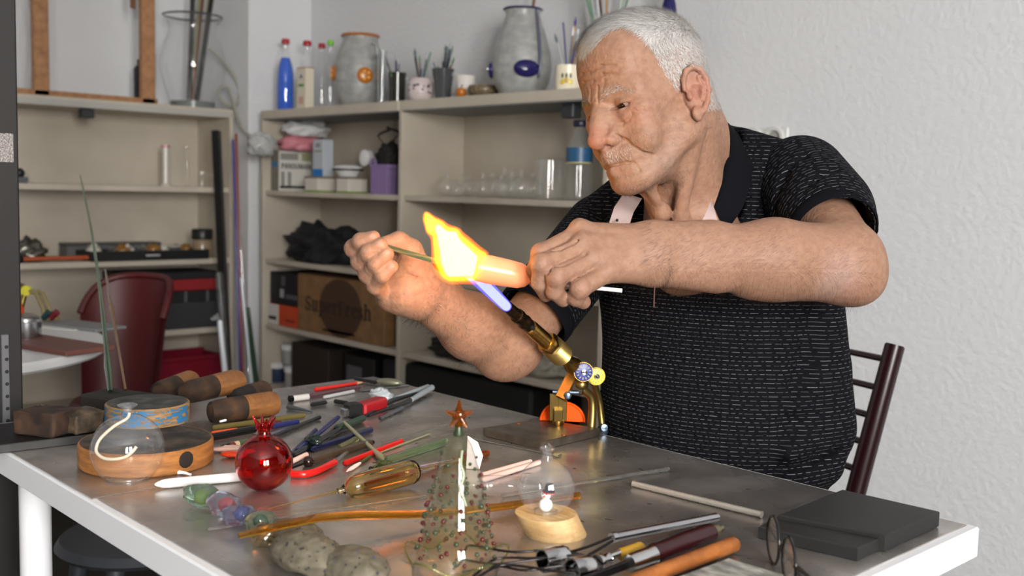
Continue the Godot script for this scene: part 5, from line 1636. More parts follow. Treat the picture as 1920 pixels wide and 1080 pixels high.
# ---------------------------------------------------------------- the glass Christmas tree
func build_tree() -> void:
	var at := Vector3(-0.7925, 0.75, -0.6781)
	var px := 0.00054
	var H := 0.1312
	var t := thing("glass_tree", "olive glass Christmas tree with coloured beads and an amber star", "ornament", at)
	var olive := thin_glass("olive_thin_glass", Color(0.32, 0.32, 0.18), 0.24)
	var prof := [[93.0, 0.0], [86.0, 0.035], [72.0, 0.1], [66.0, 0.17], [62.0, 0.3], [56.0, 0.42], [50.0, 0.54], [41.0, 0.7], [33.0, 0.82], [25.0, 0.92], [17.0, 0.97], [9.0, 1.0]]
	var sh := []
	for q in prof:
		sh.push_back([q[0] * px, q[1] * H])
	var g := G.new()
	var rows := []
	var seg := 56
	var dense := []
	for i in prof.size() - 1:
		for k in 3:
			dense.push_back(Vector2(lerpf(prof[i][0], prof[i + 1][0], k / 3.0), lerpf(prof[i][1], prof[i + 1][1], k / 3.0)))
	dense.push_back(Vector2(9, 1))
	for q in dense:
		var row := []
		var flare := 1.0 - smoothstep(0.0, 0.13, q.y)
		for j in seg:
			var a := TAU * j / seg
			var r: float = q.x * px * (1.0 + flare * 0.1 * cos(a * 5.0 + 0.6))
			row.push_back(Vector3(cos(a) * r, q.y * H + flare * 0.006 * (1.0 + cos(a * 5.0 + 0.6)), -sin(a) * r))
		rows.push_back(row)
	put("cone", g.sheet(rows, true), olive, t)
	var rim: Array = rows[0].duplicate()
	rim.push_back(rim[0])
	put("hem", G.new().tube(rim, 0.0011, 8, false), solid_glass("olive_edge_glass", rgb(170, 176, 96), 0.1), t)
	var rg := RandomNumberGenerator.new()
	rg.seed = 15
	var bead_red := M("dark_red_bead", rgb(78, 14, 14), 0.12)
	var bead_green := M("green_bead", rgb(50, 64, 44), 0.12)
	for i in 150:
		var w := clampf(0.06 + 0.86 * (1.0 - sqrt(1.0 - (i + 0.5) / 150.0)) * 1.0, 0.06, 0.93)
		var a := i * 2.39996 + rg.randf() * 0.4
		var r := 0.0
		for k in dense.size() - 1:
			if w >= dense[k].y and w <= dense[k + 1].y:
				r = lerpf(dense[k].x, dense[k + 1].x, (w - dense[k].y) / maxf(dense[k + 1].y - dense[k].y, 1e-5)) * px
		var big := rg.randf_range(0.0016, 0.0027)
		put("bead", G.new().ball(xf(cos(a) * (r + big * 0.6), w * H, -sin(a) * (r + big * 0.6)), Vector3.ONE * (big if i % 3 else big * 0.75), 6, 9), bead_red if i % 2 else bead_green, t)
	# a run of white glass down the front
	var run := []
	for q in [[0.90, 0.9], [0.8, 0.72], [0.72, 0.95], [0.62, 0.6], [0.56, 0.85], [0.5, 1.0]]:
		var r := 0.0
		for k in dense.size() - 1:
			if q[0] >= dense[k].y and q[0] <= dense[k + 1].y:
				r = lerpf(dense[k].x, dense[k + 1].x, (q[0] - dense[k].y) / (dense[k + 1].y - dense[k].y)) * px
		var a: float = -0.95 + 0.55 * q[1]
		run.push_back(Vector3(cos(a) * (r + 0.001), q[0] * H, -sin(a) * (r + 0.001)))
	put("white_run", G.new().tube(smooth_path(run, 4), 0.0013, 8), M("pale_green_milk_glass", rgb(150, 160, 130), 0.15), t)
	# collar and star
	put("collar", lathed([[9.5 * px, H * 0.985], [11 * px, H], [8 * px, H * 1.03], [6 * px, H * 1.07], [0, H * 1.07]], 20), M("dark_green_glass"), t)
	var topaz := solid_glass("topaz_glass", rgb(178, 100, 20), 0.12)
	var sc := 0.1497
	put("star_stem", G.new().tube([Vector3(0, H * 1.03, 0), Vector3(0, sc, 0)], [6 * px, 9 * px], 14), topaz, t)
	var fwd := Vector3(0.72, 0, 0.69)
	var rt := Vector3(0.69, 0, -0.72)
	put("star_core", G.new().ball(Transform3D(Basis(rt, Vector3.UP, fwd), Vector3(0, sc, 0)), Vector3(13, 13, 8) * px, 10, 16), topaz, t)
	for k in 5:
		var a := PI / 2 + k * TAU / 5
		var dv: Vector3 = rt * cos(a) + Vector3.UP * sin(a)
		var ln := (30.0 if k == 0 else 27.0) * px
		put("star_point", G.new().tube([Vector3.UP * sc + dv * 6 * px, Vector3.UP * sc + dv * ln * 0.55, Vector3.UP * sc + dv * ln * 0.92, Vector3.UP * sc + dv * ln], [9 * px, 5.5 * px, 2.8 * px, 1.5 * px], 12), topaz, t)


# ---------------------------------------------------------------- globe with a snowman on a slice of wood
func build_globe() -> void:
	var at := Vector3(-0.7927, 0.75, -0.8158)
	var px := 0.00059
	var w := thing("wooden_slice", "slanted pale wooden slice under the glass globe", "stand", at)
	var grain := wood("pale_beech", rgb(172, 136, 88), rgb(212, 180, 130), Vector3(9, 5, 9), 0.55, 83, 16.0)
	var cam_r := Vector3(0.69, 0, -0.72)
	var hy := 40.0 * px
	var rows := []
	for q in [[0.0, 0.985], [0.02, 1.0], [0.96, 1.0], [1.0, 0.985]]:
		var row := []
		for j in 48:
			var a := TAU * j / 48.0
			row.push_back(Vector3(cos(a), 0, -sin(a)) * 58.0 * px * q[1] + Vector3.UP * hy * q[0] - cam_r * 17.0 * px * (q[0] - 0.4) * 1.2)
		rows.push_back(row)
	put("bark_side", G.new().sheet(rows, true), grain, w)
	var cap := G.new()
	for e in 2:
		var row: Array = rows[3 if e else 0]
		var ctr := Vector3.ZERO
		for p in row:
			ctr += p / row.size()
		var k0 := cap.add(ctr, Vector3.UP if e else Vector3.DOWN)
		for p in row:
			cap.add(p, Vector3.UP if e else Vector3.DOWN)
		for j in 48:
			if e:
				cap.tri(k0, k0 + 1 + j, k0 + 1 + (j + 1) % 48)
			else:
				cap.tri(k0, k0 + 1 + (j + 1) % 48, k0 + 1 + j)
	put("cut_face", cap, grain, w)
	var top := at + Vector3.UP * (hy + 0.0004) - cam_r * 17.0 * px * 0.72
	var g := thing("snowman_globe", "round glass globe with a tiny snowman inside on the wooden slice", "ornament", top)
	var R := 53.0 * px
	var pr := [[0.0, 0.001], [R * 0.35, 0.0006]]
	for k in 25:
		var a := lerpf(-1.12, 1.36, k / 24.0)
		pr.push_back([cos(a) * R, R * 0.9 + sin(a) * R])
	pr.append_array([[R * 0.19, R * 1.95], [R * 0.15, R * 2.05], [R * 0.17, R * 2.18], [R * 0.26, R * 2.24], [R * 0.27, R * 2.3], [R * 0.2, R * 2.33], [R * 0.13, R * 2.25]])
	put("globe", lathed(pr, 48), thin_glass("blown_glass", Color(0.88, 0.9, 0.92), 0.05), g)
	put("hook", G.new().tube([Vector3(0, R * 2.3, 0), Vector3(0.002, R * 2.4, 0), Vector3(0.004, R * 2.46, 0.002), Vector3(0.008, R * 2.44, 0.004)], 0.0014, 8), solid_glass("clear_rod_glass", Color(0.86, 0.86, 0.84), 0.05), g)
	put("rest_ring", lathed([[R * 0.36, 0.0], [R * 0.42, 0.0], [R * 0.425, 0.002], [R * 0.36, 0.002], [R * 0.36, 0]], 32), solid_glass("rim_glass", Color(0.93, 0.96, 0.96)), g)
	var snow := M("snow_glass", rgb(242, 242, 240), 0.1)
	put("snowman_body", G.new().ball(xf(0, 13.5 * px, 0), Vector3(13, 13, 13) * px, 12, 18), snow, g)
	put("snowman_head", G.new().ball(xf(0, 33 * px, 0), Vector3(9.5, 9.5, 9.5) * px, 10, 16), snow, g)
	put("hat", lathed([[0, 40 * px], [11 * px, 40 * px], [11.5 * px, 42 * px], [8.5 * px, 44 * px], [7 * px, 56 * px], [0, 58 * px]], 18, xf(0.001, 0, 0, 0, 0, -0.12)), M("black_glass", rgb(16, 12, 26), 0.08), g)
	put("hat_band", lathed([[9 * px, 38.5 * px], [12 * px, 39 * px], [12.2 * px, 41 * px], [9 * px, 42 * px]], 18, xf(0.001, 0, 0, 0, 0, -0.12)), M("red_glass_band", rgb(186, 26, 24), 0.12), g)
	var look := Vector3(0.45, 0.0, 0.89).normalized()
	put("carrot_nose", G.new().tube([Vector3(0, 32 * px, 0) + look * 9 * px, Vector3(0, 31 * px, 0) + look * 16 * px], [2.2 * px, 0.6 * px], 8), M("orange_glass", rgb(206, 88, 26), 0.15), g)
	for s in [-1.0, 1.0]:
		var dv: Vector3 = (look + look.cross(Vector3.UP) * 0.4 * s + Vector3.UP * 0.35).normalized()
		put("eye", G.new().ball(xf(dv.x * 9.3 * px, 33 * px + dv.y * 9.3 * px, dv.z * 9.3 * px), Vector3.ONE * 1.5 * px, 5, 8), M("black_glass"), g)


# ---------------------------------------------------------------- right end of the table: graphite plates, tools, spectacles
func build_right_end() -> void:
	var graphite := triplanar(M("graphite", Color.WHITE, 0.55), noise_tex("graphite_mottle", 0.01, 5, 90, Color(0.085, 0.085, 0.088), Color(0.125, 0.125, 0.127)), Vector3.ONE * 4)
	for d in [[[Vector3(-0.6452, 0.7685, -1.1746), Vector3(-0.5253, 0.7685, -1.1812), Vector3(-0.5237, 0.7685, -1.0497), Vector3(-0.6374, 0.7685, -1.0201)], 0.0185, "thick black graphite plate at the right end of the table"], [[Vector3(-0.6433, 0.764, -1.0263), Vector3(-0.5287, 0.764, -1.0564), Vector3(-0.5276, 0.764, -0.9987), Vector3(-0.6361, 0.764, -0.9805)], 0.014, "thinner black graphite plate in front of the thick one"]]:
		var c := Vector3.ZERO
		for p in d[0]:
			c += p / 4.0
		var poly := PackedVector2Array()
		for p in d[0]:
			poly.push_back(Vector2(p.x - c.x, -(p.z - c.z)))
		if Geometry2D.is_polygon_clockwise(poly):
			poly.reverse()
		single("graphite_plate", G.new().prism(xf(0, 0, 0, 0, -PI / 2), poly, d[1], 0.0012), graphite, d[2], "plate", Vector3(c.x, TOP + d[1] * 0.5 + 0.0004, c.z))
	# threaded rod
	var a := Vector3(-0.8566, 0.75, -1.0292)
	var b := Vector3(-0.6755, 0.75, -1.0471)
	var zinc := M("zinc_thread", rgb(186, 184, 176), 0.35, 0.6)
	var tr_ := thing("threaded_rod", "grey threaded steel rod lying before the man", "rod", (a + b) * 0.5 + Vector3.UP * 0.0044)
	var d_ := (b - a) * 0.5
	var pts := []
	var rad := []
	var n := 110
	for k in n + 1:
		pts.push_back(d_ * (k * 2.0 / n - 1.0))
		rad.push_back(0.0034 if k % 2 else 0.0044)
	put("thread", G.new().tube(pts, rad, 12), zinc, tr_)
	# aluminium-handled wire tongs
	var alu := M("aluminium", rgb(190, 192, 196), 0.22, 1.0)
	var wire := M("dark_wire", rgb(52, 50, 50), 0.3, 0.9)
	var chrome := M("chrome", rgb(206, 208, 210), 0.08, 1.0)
	var h0 := Vector3(-0.7145, 0.75, -0.8297)
	var h1 := Vector3(-0.6985, 0.75, -0.993)
	var o := (h0 + h1) * 0.5
	var tg := thing("wire_tool", "wire holding tool with a long aluminium handle", "tool", o + Vector3.UP * 0.0005)
	put("handle", G.new().rod(h0 - o + Vector3.UP * 0.012, h1 - o + Vector3.UP * 0.006, 0.0052, 16, 0.0056), alu, tg)
	put("ferrule", G.new().tube([h0 - o + Vector3.UP * 0.012 - (h1 - h0) * 0.02, h0 - o + Vector3.UP * 0.012 + (h1 - h0) * 0.015], 0.006, 14), chrome, tg)
	for w in [[[Vector3(-0.7159, 0.75, -0.828), 0.013], [Vector3(-0.7124, 0.75, -0.7861), 0.012], [Vector3(-0.7147, 0.75, -0.7492), 0.012]], [[Vector3(-0.7107, 0.75, -0.8238), 0.011], [Vector3(-0.7046, 0.75, -0.7857), 0.008], [Vector3(-0.6988, 0.75, -0.7404), 0.006]]]:
		var p := []
		for q in w:
			p.push_back((q[0] as Vector3) - o + Vector3.UP * q[1])
		put("wire", G.new().tube(smooth_path(p, 4), 0.0016, 8), wire, tg)
	# whisk-like claw with chrome collars
	var ck := thing("wire_claw", "black wire claw with chrome collars in front of the tree", "tool", (Vector3(-0.7173, 0.75, -0.7365)))
	var co := Vector3(-0.7173, 0.75, -0.7365)
	var wires := [
		[[Vector3(-0.6746, 0.75, -0.7608), 0.016], [Vector3(-0.7143, 0.75, -0.7449), 0.018], [Vector3(-0.7432, 0.75, -0.7096), 0.016], [Vector3(-0.789, 0.75, -0.6972), 0.013], [Vector3(-0.789, 0.75, -0.6872), 0.011], [Vector3(-0.7726, 0.75, -0.6689), 0.008], [Vector3(-0.769, 0.75, -0.6548), 0.004]],
		[[Vector3(-0.6707, 0.75, -0.7565), 0.012], [Vector3(-0.7076, 0.75, -0.7343), 0.014], [Vector3(-0.7369, 0.75, -0.6894), 0.010], [Vector3(-0.7529, 0.75, -0.6791), 0.009], [Vector3(-0.7758, 0.75, -0.6745), 0.007]],
		[[Vector3(-0.6616, 0.75, -0.7541), 0.014], [Vector3(-0.6868, 0.75, -0.7279), 0.014], [Vector3(-0.7095, 0.75, -0.6958), 0.010], [Vector3(-0.7381, 0.75, -0.6834), 0.009], [Vector3(-0.7565, 0.75, -0.6565), 0.003]],
		[[Vector3(-0.6559, 0.75, -0.7478), 0.010], [Vector3(-0.677, 0.75, -0.7178), 0.012], [Vector3(-0.724, 0.75, -0.6916), 0.012], [Vector3(-0.7334, 0.75, -0.6756), 0.01], [Vector3(-0.7315, 0.75, -0.6432), 0.004]],
		[[Vector3(-0.6867, 0.75, -0.7506), 0.02], [Vector3(-0.7136, 0.75, -0.7179), 0.016], [Vector3(-0.7467, 0.75, -0.6912), 0.012], [Vector3(-0.7386, 0.75, -0.6561), 0.006], [Vector3(-0.7332, 0.75, -0.6327), 0.004]]]
	for w in wires:
		var p := []
		for q in w:
			p.push_back((q[0] as Vector3) - co + Vector3.UP * q[1])
		put("wire", G.new().tube(smooth_path(p, 5), 0.00135, 8), wire, ck)
	for q in [[Vector3(-0.7095, 0.75, -0.7183), Vector3(-0.705, 0.75, -0.7468), 0.0118, 0.014], [Vector3(-0.6712, 0.75, -0.7206), Vector3(-0.667, 0.75, -0.7432), 0.0128, 0.014]]:
		var e0: Vector3 = (q[0] as Vector3) - co + Vector3.UP * q[3]
		var e1: Vector3 = (q[1] as Vector3) - co + Vector3.UP * q[3]
		var dv: Vector3 = e1 - e0
		var ln: float = dv.length()
		var r: float = q[2]
		put("collar", lathed([[r * 0.86, 0], [r, 0], [r * 1.02, ln * 0.1], [r * 1.02, ln * 0.86], [r * 0.9, ln], [r * 0.5, ln * 1.12], [r * 0.45, ln * 1.1], [r * 0.84, ln * 0.9], [r * 0.86, 0]], 28, along(e0, dv)), chrome, ck)
	var nk := (Vector3(-0.668, 0.75, -0.7597)) - co + Vector3.UP * 0.013
	put("neck", lathed([[0, 0], [0.008, 0], [0.0085, 0.004], [0.006, 0.008], [0.007, 0.016], [0.0, 0.018]], 20, along(nk - Vector3(0.006, 0, 0), (Vector3(-0.6804, 0.75, -0.7911)) - (Vector3(-0.6799, 0.75, -0.7728)))), chrome, ck)
	put("yellow_grip", G.new().rod((Vector3(-0.6831, 0.75, -0.8023)) - co + Vector3.UP * 0.008, (Vector3(-0.684, 0.75, -0.8412)) - co + Vector3.UP * 0.008, 0.0065, 12), M("mustard_plastic", rgb(196, 150, 40), 0.4), ck)
	put("steel_stem", G.new().rod((Vector3(-0.6825, 0.75, -0.7838)) - co + Vector3.UP * 0.010, (Vector3(-0.6838, 0.75, -0.8064)) - co + Vector3.UP * 0.010, 0.0036, 10), chrome, ck)
	# burgundy-handled tool
	var f0 := Vector3(-0.6551, 0.75, -0.7846)
	var f1 := Vector3(-0.6556, 0.75, -0.8215)
	var f2 := Vector3(-0.6604, 0.75, -0.9287)
	var f3 := Vector3(-0.6624, 0.75, -0.9629)
	var bo := (f0 + f3) * 0.5
	var up := Vector3.UP * 0.0118
	var bt := thing("burgundy_tool", "tool with a dark burgundy handle and chrome ferrule", "tool", bo)
	put("blade", G.new().box(along((Vector3(-0.6522, 0.75, -0.7437)) - bo + up, f1 - (Vector3(-0.6522, 0.75, -0.7437))), Vector3(0.004, 0.09, 0.009), 0.001), M("dark_wire"), bt)
	put("ferrule", G.new().tube([f0 - bo + up, f0.lerp(f1, 0.1) - bo + up, f0.lerp(f1, 0.8) - bo + up, f1 - bo + up], [0.0085, 0.009, 0.0095, 0.0105], 20), chrome, bt)
	put("handle", G.new().tube([f1 - bo + up, f1.lerp(f2, 0.04) - bo + up, f1.lerp(f2, 0.12) - bo + up, f1.lerp(f2, 0.5) - bo + up, f1.lerp(f2, 0.88) - bo + up, f1.lerp(f2, 0.97) - bo + up, f2 - bo + up], [0.0095, 0.0116, 0.0106, 0.0116, 0.0112, 0.0102, 0.008], 22), M("burgundy_wood", rgb(42, 10, 14), 0.25), bt)
	put("end_nut", lathed([[0, 0], [0.0085, 0], [0.0088, 0.002], [0.0088, 0.007], [0.0045, 0.008], [0.0042, 0.02], [0, 0.021]], 6, along(f2 - bo + up, f3 - f2)), M("dull_brass", rgb(130, 122, 96), 0.35, 0.9), bt)
	# orange wooden stick
	lay("wooden_stick", Vector3(-0.6233, 0.75, -0.7491), Vector3(-0.6252, 0.75, -0.9238), 0.0078, wood("orange_wood", rgb(120, 68, 26), rgb(164, 98, 42), Vector3(6, 6, 6), 0.5, 88, 8.0), "orange-brown rounded wooden stick beside the burgundy handle", "stick", "", 0.0084, 0.001)
	# worn grey slab at the bottom edge
	var slab := PackedVector2Array()
	var sc := Vector3(-0.5831, 0.75, -0.8564)
	for p in [Vector3(-0.6007, 0.762, -0.875), Vector3(-0.5386, 0.762, -0.8783), Vector3(-0.527, 0.762, -0.7822), Vector3(-0.6013, 0.762, -0.7864)]:
		slab.push_back(Vector2(p.x - sc.x, -(p.z - sc.z)))
	if Geometry2D.is_polygon_clockwise(slab):
		slab.reverse()
	single("grey_slab", G.new().prism(xf(0, 0, 0, 0, -PI / 2), slab, 0.0115, 0.001), triplanar(M("weathered_grey_wood", Color.WHITE, 0.7), wood_tex("weathered_tex", rgb(86, 86, 84), rgb(176, 176, 170), 92, 10.0), Vector3(5, 5, 5)), "weathered grey slab at the front edge of the table", "slab", Vector3(sc.x, TOP + 0.0062, sc.z))
	build_spectacles()


func build_spectacles() -> void:
	# spectacles set down on their rims, the arms folded out towards the front corner
	var c := Vector3(-0.5566, 0.75, -0.9)
	var t := thing("spectacles", "black-framed spectacles standing on their rims beside the graphite plates", "spectacles", c)
	var black := M("black_acetate", rgb(14, 14, 16), 0.15)
	var across := ((Vector3(-0.5354, 0.75, -0.8855)) - (Vector3(-0.5956, 0.75, -0.9446))).normalized()
	var lean := (Vector3.UP + Vector3(0.72, 0, 0.68) * -0.25).normalized()
	var nrm := across.cross(lean).normalized()
	lean = nrm.cross(across).normalized()
	for s in [-1.0, 1.0]:
		var m: Vector3 = across * s * 0.034 + lean * 0.0255
		var ring := []
		for k in 37:
			var a := TAU * k / 36.0
			ring.push_back(m + across * cos(a) * 0.0265 + lean * sin(a) * 0.0240)
		put("rim", G.new().tube(ring, 0.0016, 8, false), black, t)
		var lens := G.new()
		lens.ball(Transform3D(Basis(across, lean, nrm), m), Vector3(0.026, 0.0235, 0.0012), 8, 28)
		put("lens", lens, thin_glass("lens_glass", Color(0.8, 0.78, 0.74), 0.12), t)
	put("bridge", G.new().tube([across * -0.008 + lean * 0.026, lean * 0.03, across * 0.008 + lean * 0.026], 0.0018, 8), black, t)
	var hinge := across * -0.056 + lean * 0.03
	var hinge2 := across * 0.056 + lean * 0.03
	var back := Vector3(0.52, 0, 0.28)
	put("temple_arm", G.new().tube(smooth_path([hinge, hinge + across * 0.006 + back * 0.01, hinge + across * 0.07 + back * 0.05 - Vector3.UP * 0.012, hinge + across * 0.115 + back * 0.07 - Vector3.UP * 0.026], 4), 0.0022, 8), black, t)
	put("temple_arm", G.new().tube(smooth_path([hinge2, hinge2 + back * 0.03, hinge2 + back * 0.12 - Vector3.UP * 0.008, hinge2 + back * 0.16 - Vector3.UP * 0.026], 4), 0.0022, 8), black, t)


# ---------------------------------------------------------------- rods, pens and small tools scattered over the far half of the table
func build_clutter() -> void:
	var gr := "glass rods and offcuts scattered on the table"
	var blue := M("cobalt_rod", rgb(36, 42, 92), 0.2)
	var navy := M("navy_rod", rgb(22, 26, 56), 0.2)
	var redr := M("red_glass_rod", rgb(196, 28, 24), 0.15)
	var dkgreen := M("dark_green_rod", rgb(22, 46, 32), 0.2)
	var blackr := M("black_glass_rod", rgb(14, 14, 16), 0.15)
	var oliver := solid_glass("olive_solid_glass", rgb(176, 176, 110), 0.1)
	var palegreen := solid_glass("pale_green_glass", rgb(170, 200, 160), 0.1)
	var clear := solid_glass("clear_rod_glass", Color(0.86, 0.86, 0.84), 0.05)
	var steel := M("steel", rgb(176, 178, 180), 0.28, 1.0)
	var dark := M("dark_steel", rgb(66, 66, 68), 0.35, 0.8)
	# pencil
	var p0 := Vector3(-1.6323, 0.75, -1.0487)
	var p1 := Vector3(-1.6402, 0.75, -1.1459)
	var po := (p0 + p1) * 0.5 + Vector3.UP * 0.0036
	var pen := thing("red_pencil", "red pencil at the far edge of the table", "pencil", po)
	put("shaft", G.new().tube([p0 - po + Vector3.UP * 0.0036, p1 - po + Vector3.UP * 0.0036], 0.0035, 6), M("red_lacquer", rgb(204, 34, 26), 0.3), pen)
	var pd := (p1 - p0).normalized()
	put("cone", G.new().tube([p1 - po + Vector3.UP * 0.0036, p1 - po + pd * 0.014 + Vector3.UP * 0.0036], [0.0034, 0.001], 8), M("bare_wood", rgb(206, 168, 118), 0.6), pen)
	put("lead", G.new().tube([p1 - po + pd * 0.0138 + Vector3.UP * 0.0036, p1 - po + pd * 0.02 + Vector3.UP * 0.0036], [0.001, 0.0003], 6), M("red_lead", rgb(170, 30, 26), 0.5), pen)
	# spatula with a pale bowl
	var s0 := Vector3(-1.6745, 0.75, -1.1648)
	var s1 := Vector3(-1.6181, 0.75, -1.1769)
	var s2 := Vector3(-1.5952, 0.75, -1.1901)
	var spn := thing("spatula", "dark spatula with a pale spoon end at the back", "spatula", s1)
	put("handle", G.new().rod(s0 - s1 + Vector3.UP * 0.006, Vector3.UP * 0.005, 0.0035, 8), dark, spn)
	put("bowl", G.new().ball(along(s2 - s1 + Vector3.UP * 0.008, s2 - s1), Vector3(0.012, 0.026, 0.007)), M("dull_pewter", rgb(150, 150, 128), 0.3, 0.7), spn)
	var flatbar := func_flat(Vector3(-1.5837, 0.75, -1.116), Vector3(-1.5741, 0.75, -1.2195), 0.012, 0.0022)
	single("steel_rule", flatbar[0], steel, "narrow steel rule lying behind the red-bodied tool", "rule", flatbar[1])
	lay("glass_rod", Vector3(-1.5872, 0.75, -1.0099), Vector3(-1.6049, 0.75, -1.1309), 0.0036, M("plum_rod", rgb(82, 54, 60), 0.2), "plum-coloured glass rod just before the red pencil", "rod")
	lay("glass_rod", Vector3(-1.5615, 0.75, -1.021), Vector3(-1.5779, 0.75, -1.0979), 0.0032, M("grey_white_rod", rgb(176, 176, 174), 0.2), "short grey-white glass rod near the red pencil", "rod")
	var vt := thing("glass_vial", "small clear vial with dark cap near the wooden tools", "vial", (Vector3(-1.573, 0.75, -0.9814)) + Vector3.UP * 0.0062)
	var v0 := (Vector3(-1.5732, 0.75, -0.9655)) - (Vector3(-1.573, 0.75, -0.9814))
	put("tube", G.new().tube([v0, -v0], 0.0055, 14), M("cloudy_vial", rgb(196, 190, 184), 0.15), vt)
	put("cap", G.new().tube([v0 * 1.35, v0 * 0.98], 0.006, 12), blackr, vt)
	for d in [[Vector3(-1.5164, 0.75, -0.9671), Vector3(-1.5196, 0.75, -1.0001), "dark little tool tip left of the black block"], [Vector3(-1.5191, 0.75, -1.0161), Vector3(-1.4908, 0.75, -1.0243), "dark metal offcut behind the black block"]]:
		lay("metal_offcut", d[0], d[1], 0.004, dark, d[2], "tool")
	lay("scriber", Vector3(-1.5252, 0.75, -0.9259), Vector3(-1.4786, 0.75, -0.9462), 0.0045, M("grey_scriber", rgb(110, 112, 116), 0.25, 0.8), "grey pointed scriber beside the wooden tool", "tool", "", 0.0012)
	# red-bodied tool with a black end
	var k0 := Vector3(-1.4158, 0.75, -0.9689)
	var k1 := Vector3(-1.4124, 0.75, -0.9938)
	var k2 := Vector3(-1.4385, 0.75, -1.0581)
	var kt := thing("red_tool", "red-bodied tool with a black end cap", "tool", k1)
	var kd := k2 - k1
	put("body", G.new().box(along(kd * 0.5 + Vector3.UP * 0.011, kd) * xf(0, 0, 0, 0.0), Vector3(0.024, kd.length(), 0.02), 0.003), M("red_plastic"), kt)
	var kb := k0 - k1
	put("end_cap", G.new().box(along(kb * 0.45 + Vector3.UP * 0.0115, kb), Vector3(0.026, 0.024, 0.022), 0.002), M("black_plastic"), kt)
	put("ferrule", G.new().box(along(kb * 1.0 + Vector3.UP * 0.009, kb), Vector3(0.018, 0.012, 0.014), 0.002), steel, kt)
	single("cellophane", crumpled(Vector3(0.022, 0.013, 0.016), 207, 0.7, 2.6, 12, 18, 0.3), M("cloudy_cellophane", rgb(190, 196, 198), 0.2), "scrap of crumpled cellophane behind the red-bodied tool", "scrap", (Vector3(-1.4907, 0.75, -1.094)) + Vector3.UP * 0.009)
	# long tweezers
	var t0 := Vector3(-1.3919, 0.75, -0.9942)
	var t1 := Vector3(-1.5, 0.75, -1.2143)
	var tt := thing("tweezers", "long tweezers with pale grip pads, tips to the left", "tweezers", (t0 + t1) * 0.5)
	var to := (t0 + t1) * 0.5
	var td := (t1 - t0).normalized()
	var tn := td.cross(Vector3.UP)
	for s in [-1.0, 1.0]:
		put("arm", G.new().tube([t0 - to + tn * s * 0.003 + Vector3.UP * 0.004, t0.lerp(t1, 0.45) - to + tn * s * 0.014 + Vector3.UP * 0.0065, t1 - to + tn * s * 0.002 + Vector3.UP * 0.008], [0.002, 0.0045, 0.004], 8), dark, tt)
		put("grip_pad", G.new().tube([t0.lerp(t1, 0.55) - to + tn * s * 0.0145 + Vector3.UP * 0.008, t0.lerp(t1, 0.8) - to + tn * s * 0.0085 + Vector3.UP * 0.0095, t0.lerp(t1, 0.98) - to + tn * s * 0.004 + Vector3.UP * 0.0105], [0.0042, 0.0055, 0.0058], 8), M("pale_grip", rgb(150, 156, 160), 0.4), tt)
	lay("pointed_rod", Vector3(-1.3635, 0.75, -0.999), Vector3(-1.4043, 0.75, -1.0751), 0.003, M("grey_scriber"), "short grey pointed rod under the tweezers", "rod", "", 0.0042)
	# dark bundle left of the pomegranate
	lay("glass_rod", Vector3(-1.4578, 0.75, -0.7554), Vector3(-1.4512, 0.75, -0.9146), 0.0042, M("olive_brown_rod", rgb(98, 88, 48), 0.15), "olive-brown rod just in front of the wooden tools", "rod")
	lay("glass_rod", Vector3(-1.4275, 0.75, -0.7379), Vector3(-1.4255, 0.75, -0.7806), 0.0036, M("orange_rod", rgb(216, 84, 34), 0.2), "orange glass rod end left of the pomegranate crown", "rod")
	lay("glass_rod", Vector3(-1.3974, 0.75, -0.7224), Vector3(-1.4062, 0.75, -0.8003), 0.0058, blackr, "thick black rod in front of the orange rod", "rod")
	lay("glass_rod", Vector3(-1.4128, 0.75, -0.8269), Vector3(-1.4176, 0.75, -0.8819), 0.0042, blue, "blue rod end right of the pomegranate crown", "rod")
	lay("glass_rod", Vector3(-1.4342, 0.75, -0.8348), Vector3(-1.4302, 0.75, -0.8588), 0.0034, M("maroon_rod", rgb(96, 26, 30), 0.2), "maroon rod end beside the pomegranate crown", "rod")
	lay("glass_rod", Vector3(-1.3553, 0.75, -0.7996), Vector3(-1.427, 0.75, -0.9273), 0.0036, blackr, "thin black rod on a pale strip, pointing up right", "rod")
	var strip := func_flat(Vector3(-1.3644, 0.75, -0.7987), Vector3(-1.4414, 0.75, -0.9345), 0.010, 0.0012)
	single("metal_strip", strip[0], M("pale_metal_strip", rgb(170, 168, 160), 0.3, 0.8), "pale metal strip under the thin black rod", "strip", strip[1] + Vector3(-0.012, 0, -0.004))
	# paint pen
	var n0 := Vector3(-1.3356, 0.75, -0.7001)
	var n1 := Vector3(-1.349, 0.75, -0.754)
	var no := (n0 + n1) * 0.5 + Vector3.UP * 0.0048
	var nd := (n1 - n0) * 0.5
	var np := thing("paint_brush", "thick brush with black tip and cream ferrule left of the pomegranate", "brush", no)
	put("tip", G.new().tube([-nd, -nd * 0.7, -nd * 0.25], [0.0008, 0.004, 0.0045], 10), blackr, np)
	put("band", G.new().tube([-nd * 0.25, nd * 0.08], 0.0046, 12), M("brick_red_band", rgb(110, 44, 34), 0.3), np)
	put("ferrule", G.new().tube([nd * 0.08, nd * 0.36], 0.0047, 12), M("cream_band", rgb(220, 190, 160), 0.3), np)
	put("handle", G.new().rod(nd * 0.36, nd * 1.0, 0.0042, 12), M("mottled_green_glass", rgb(70, 96, 60), 0.2), np)
	single("crackle_glass", crumpled(Vector3(0.03, 0.005, 0.010), 221, 0.4, 3.0, 10, 18, 0.2), M("crackled_pink_glass", rgb(216, 180, 166), 0.1), "crackled pale pink glass strip left of the pomegranate", "glass", (Vector3(-1.3232, 0.75, -0.7164)) + Vector3.UP * 0.0045, 0.9)
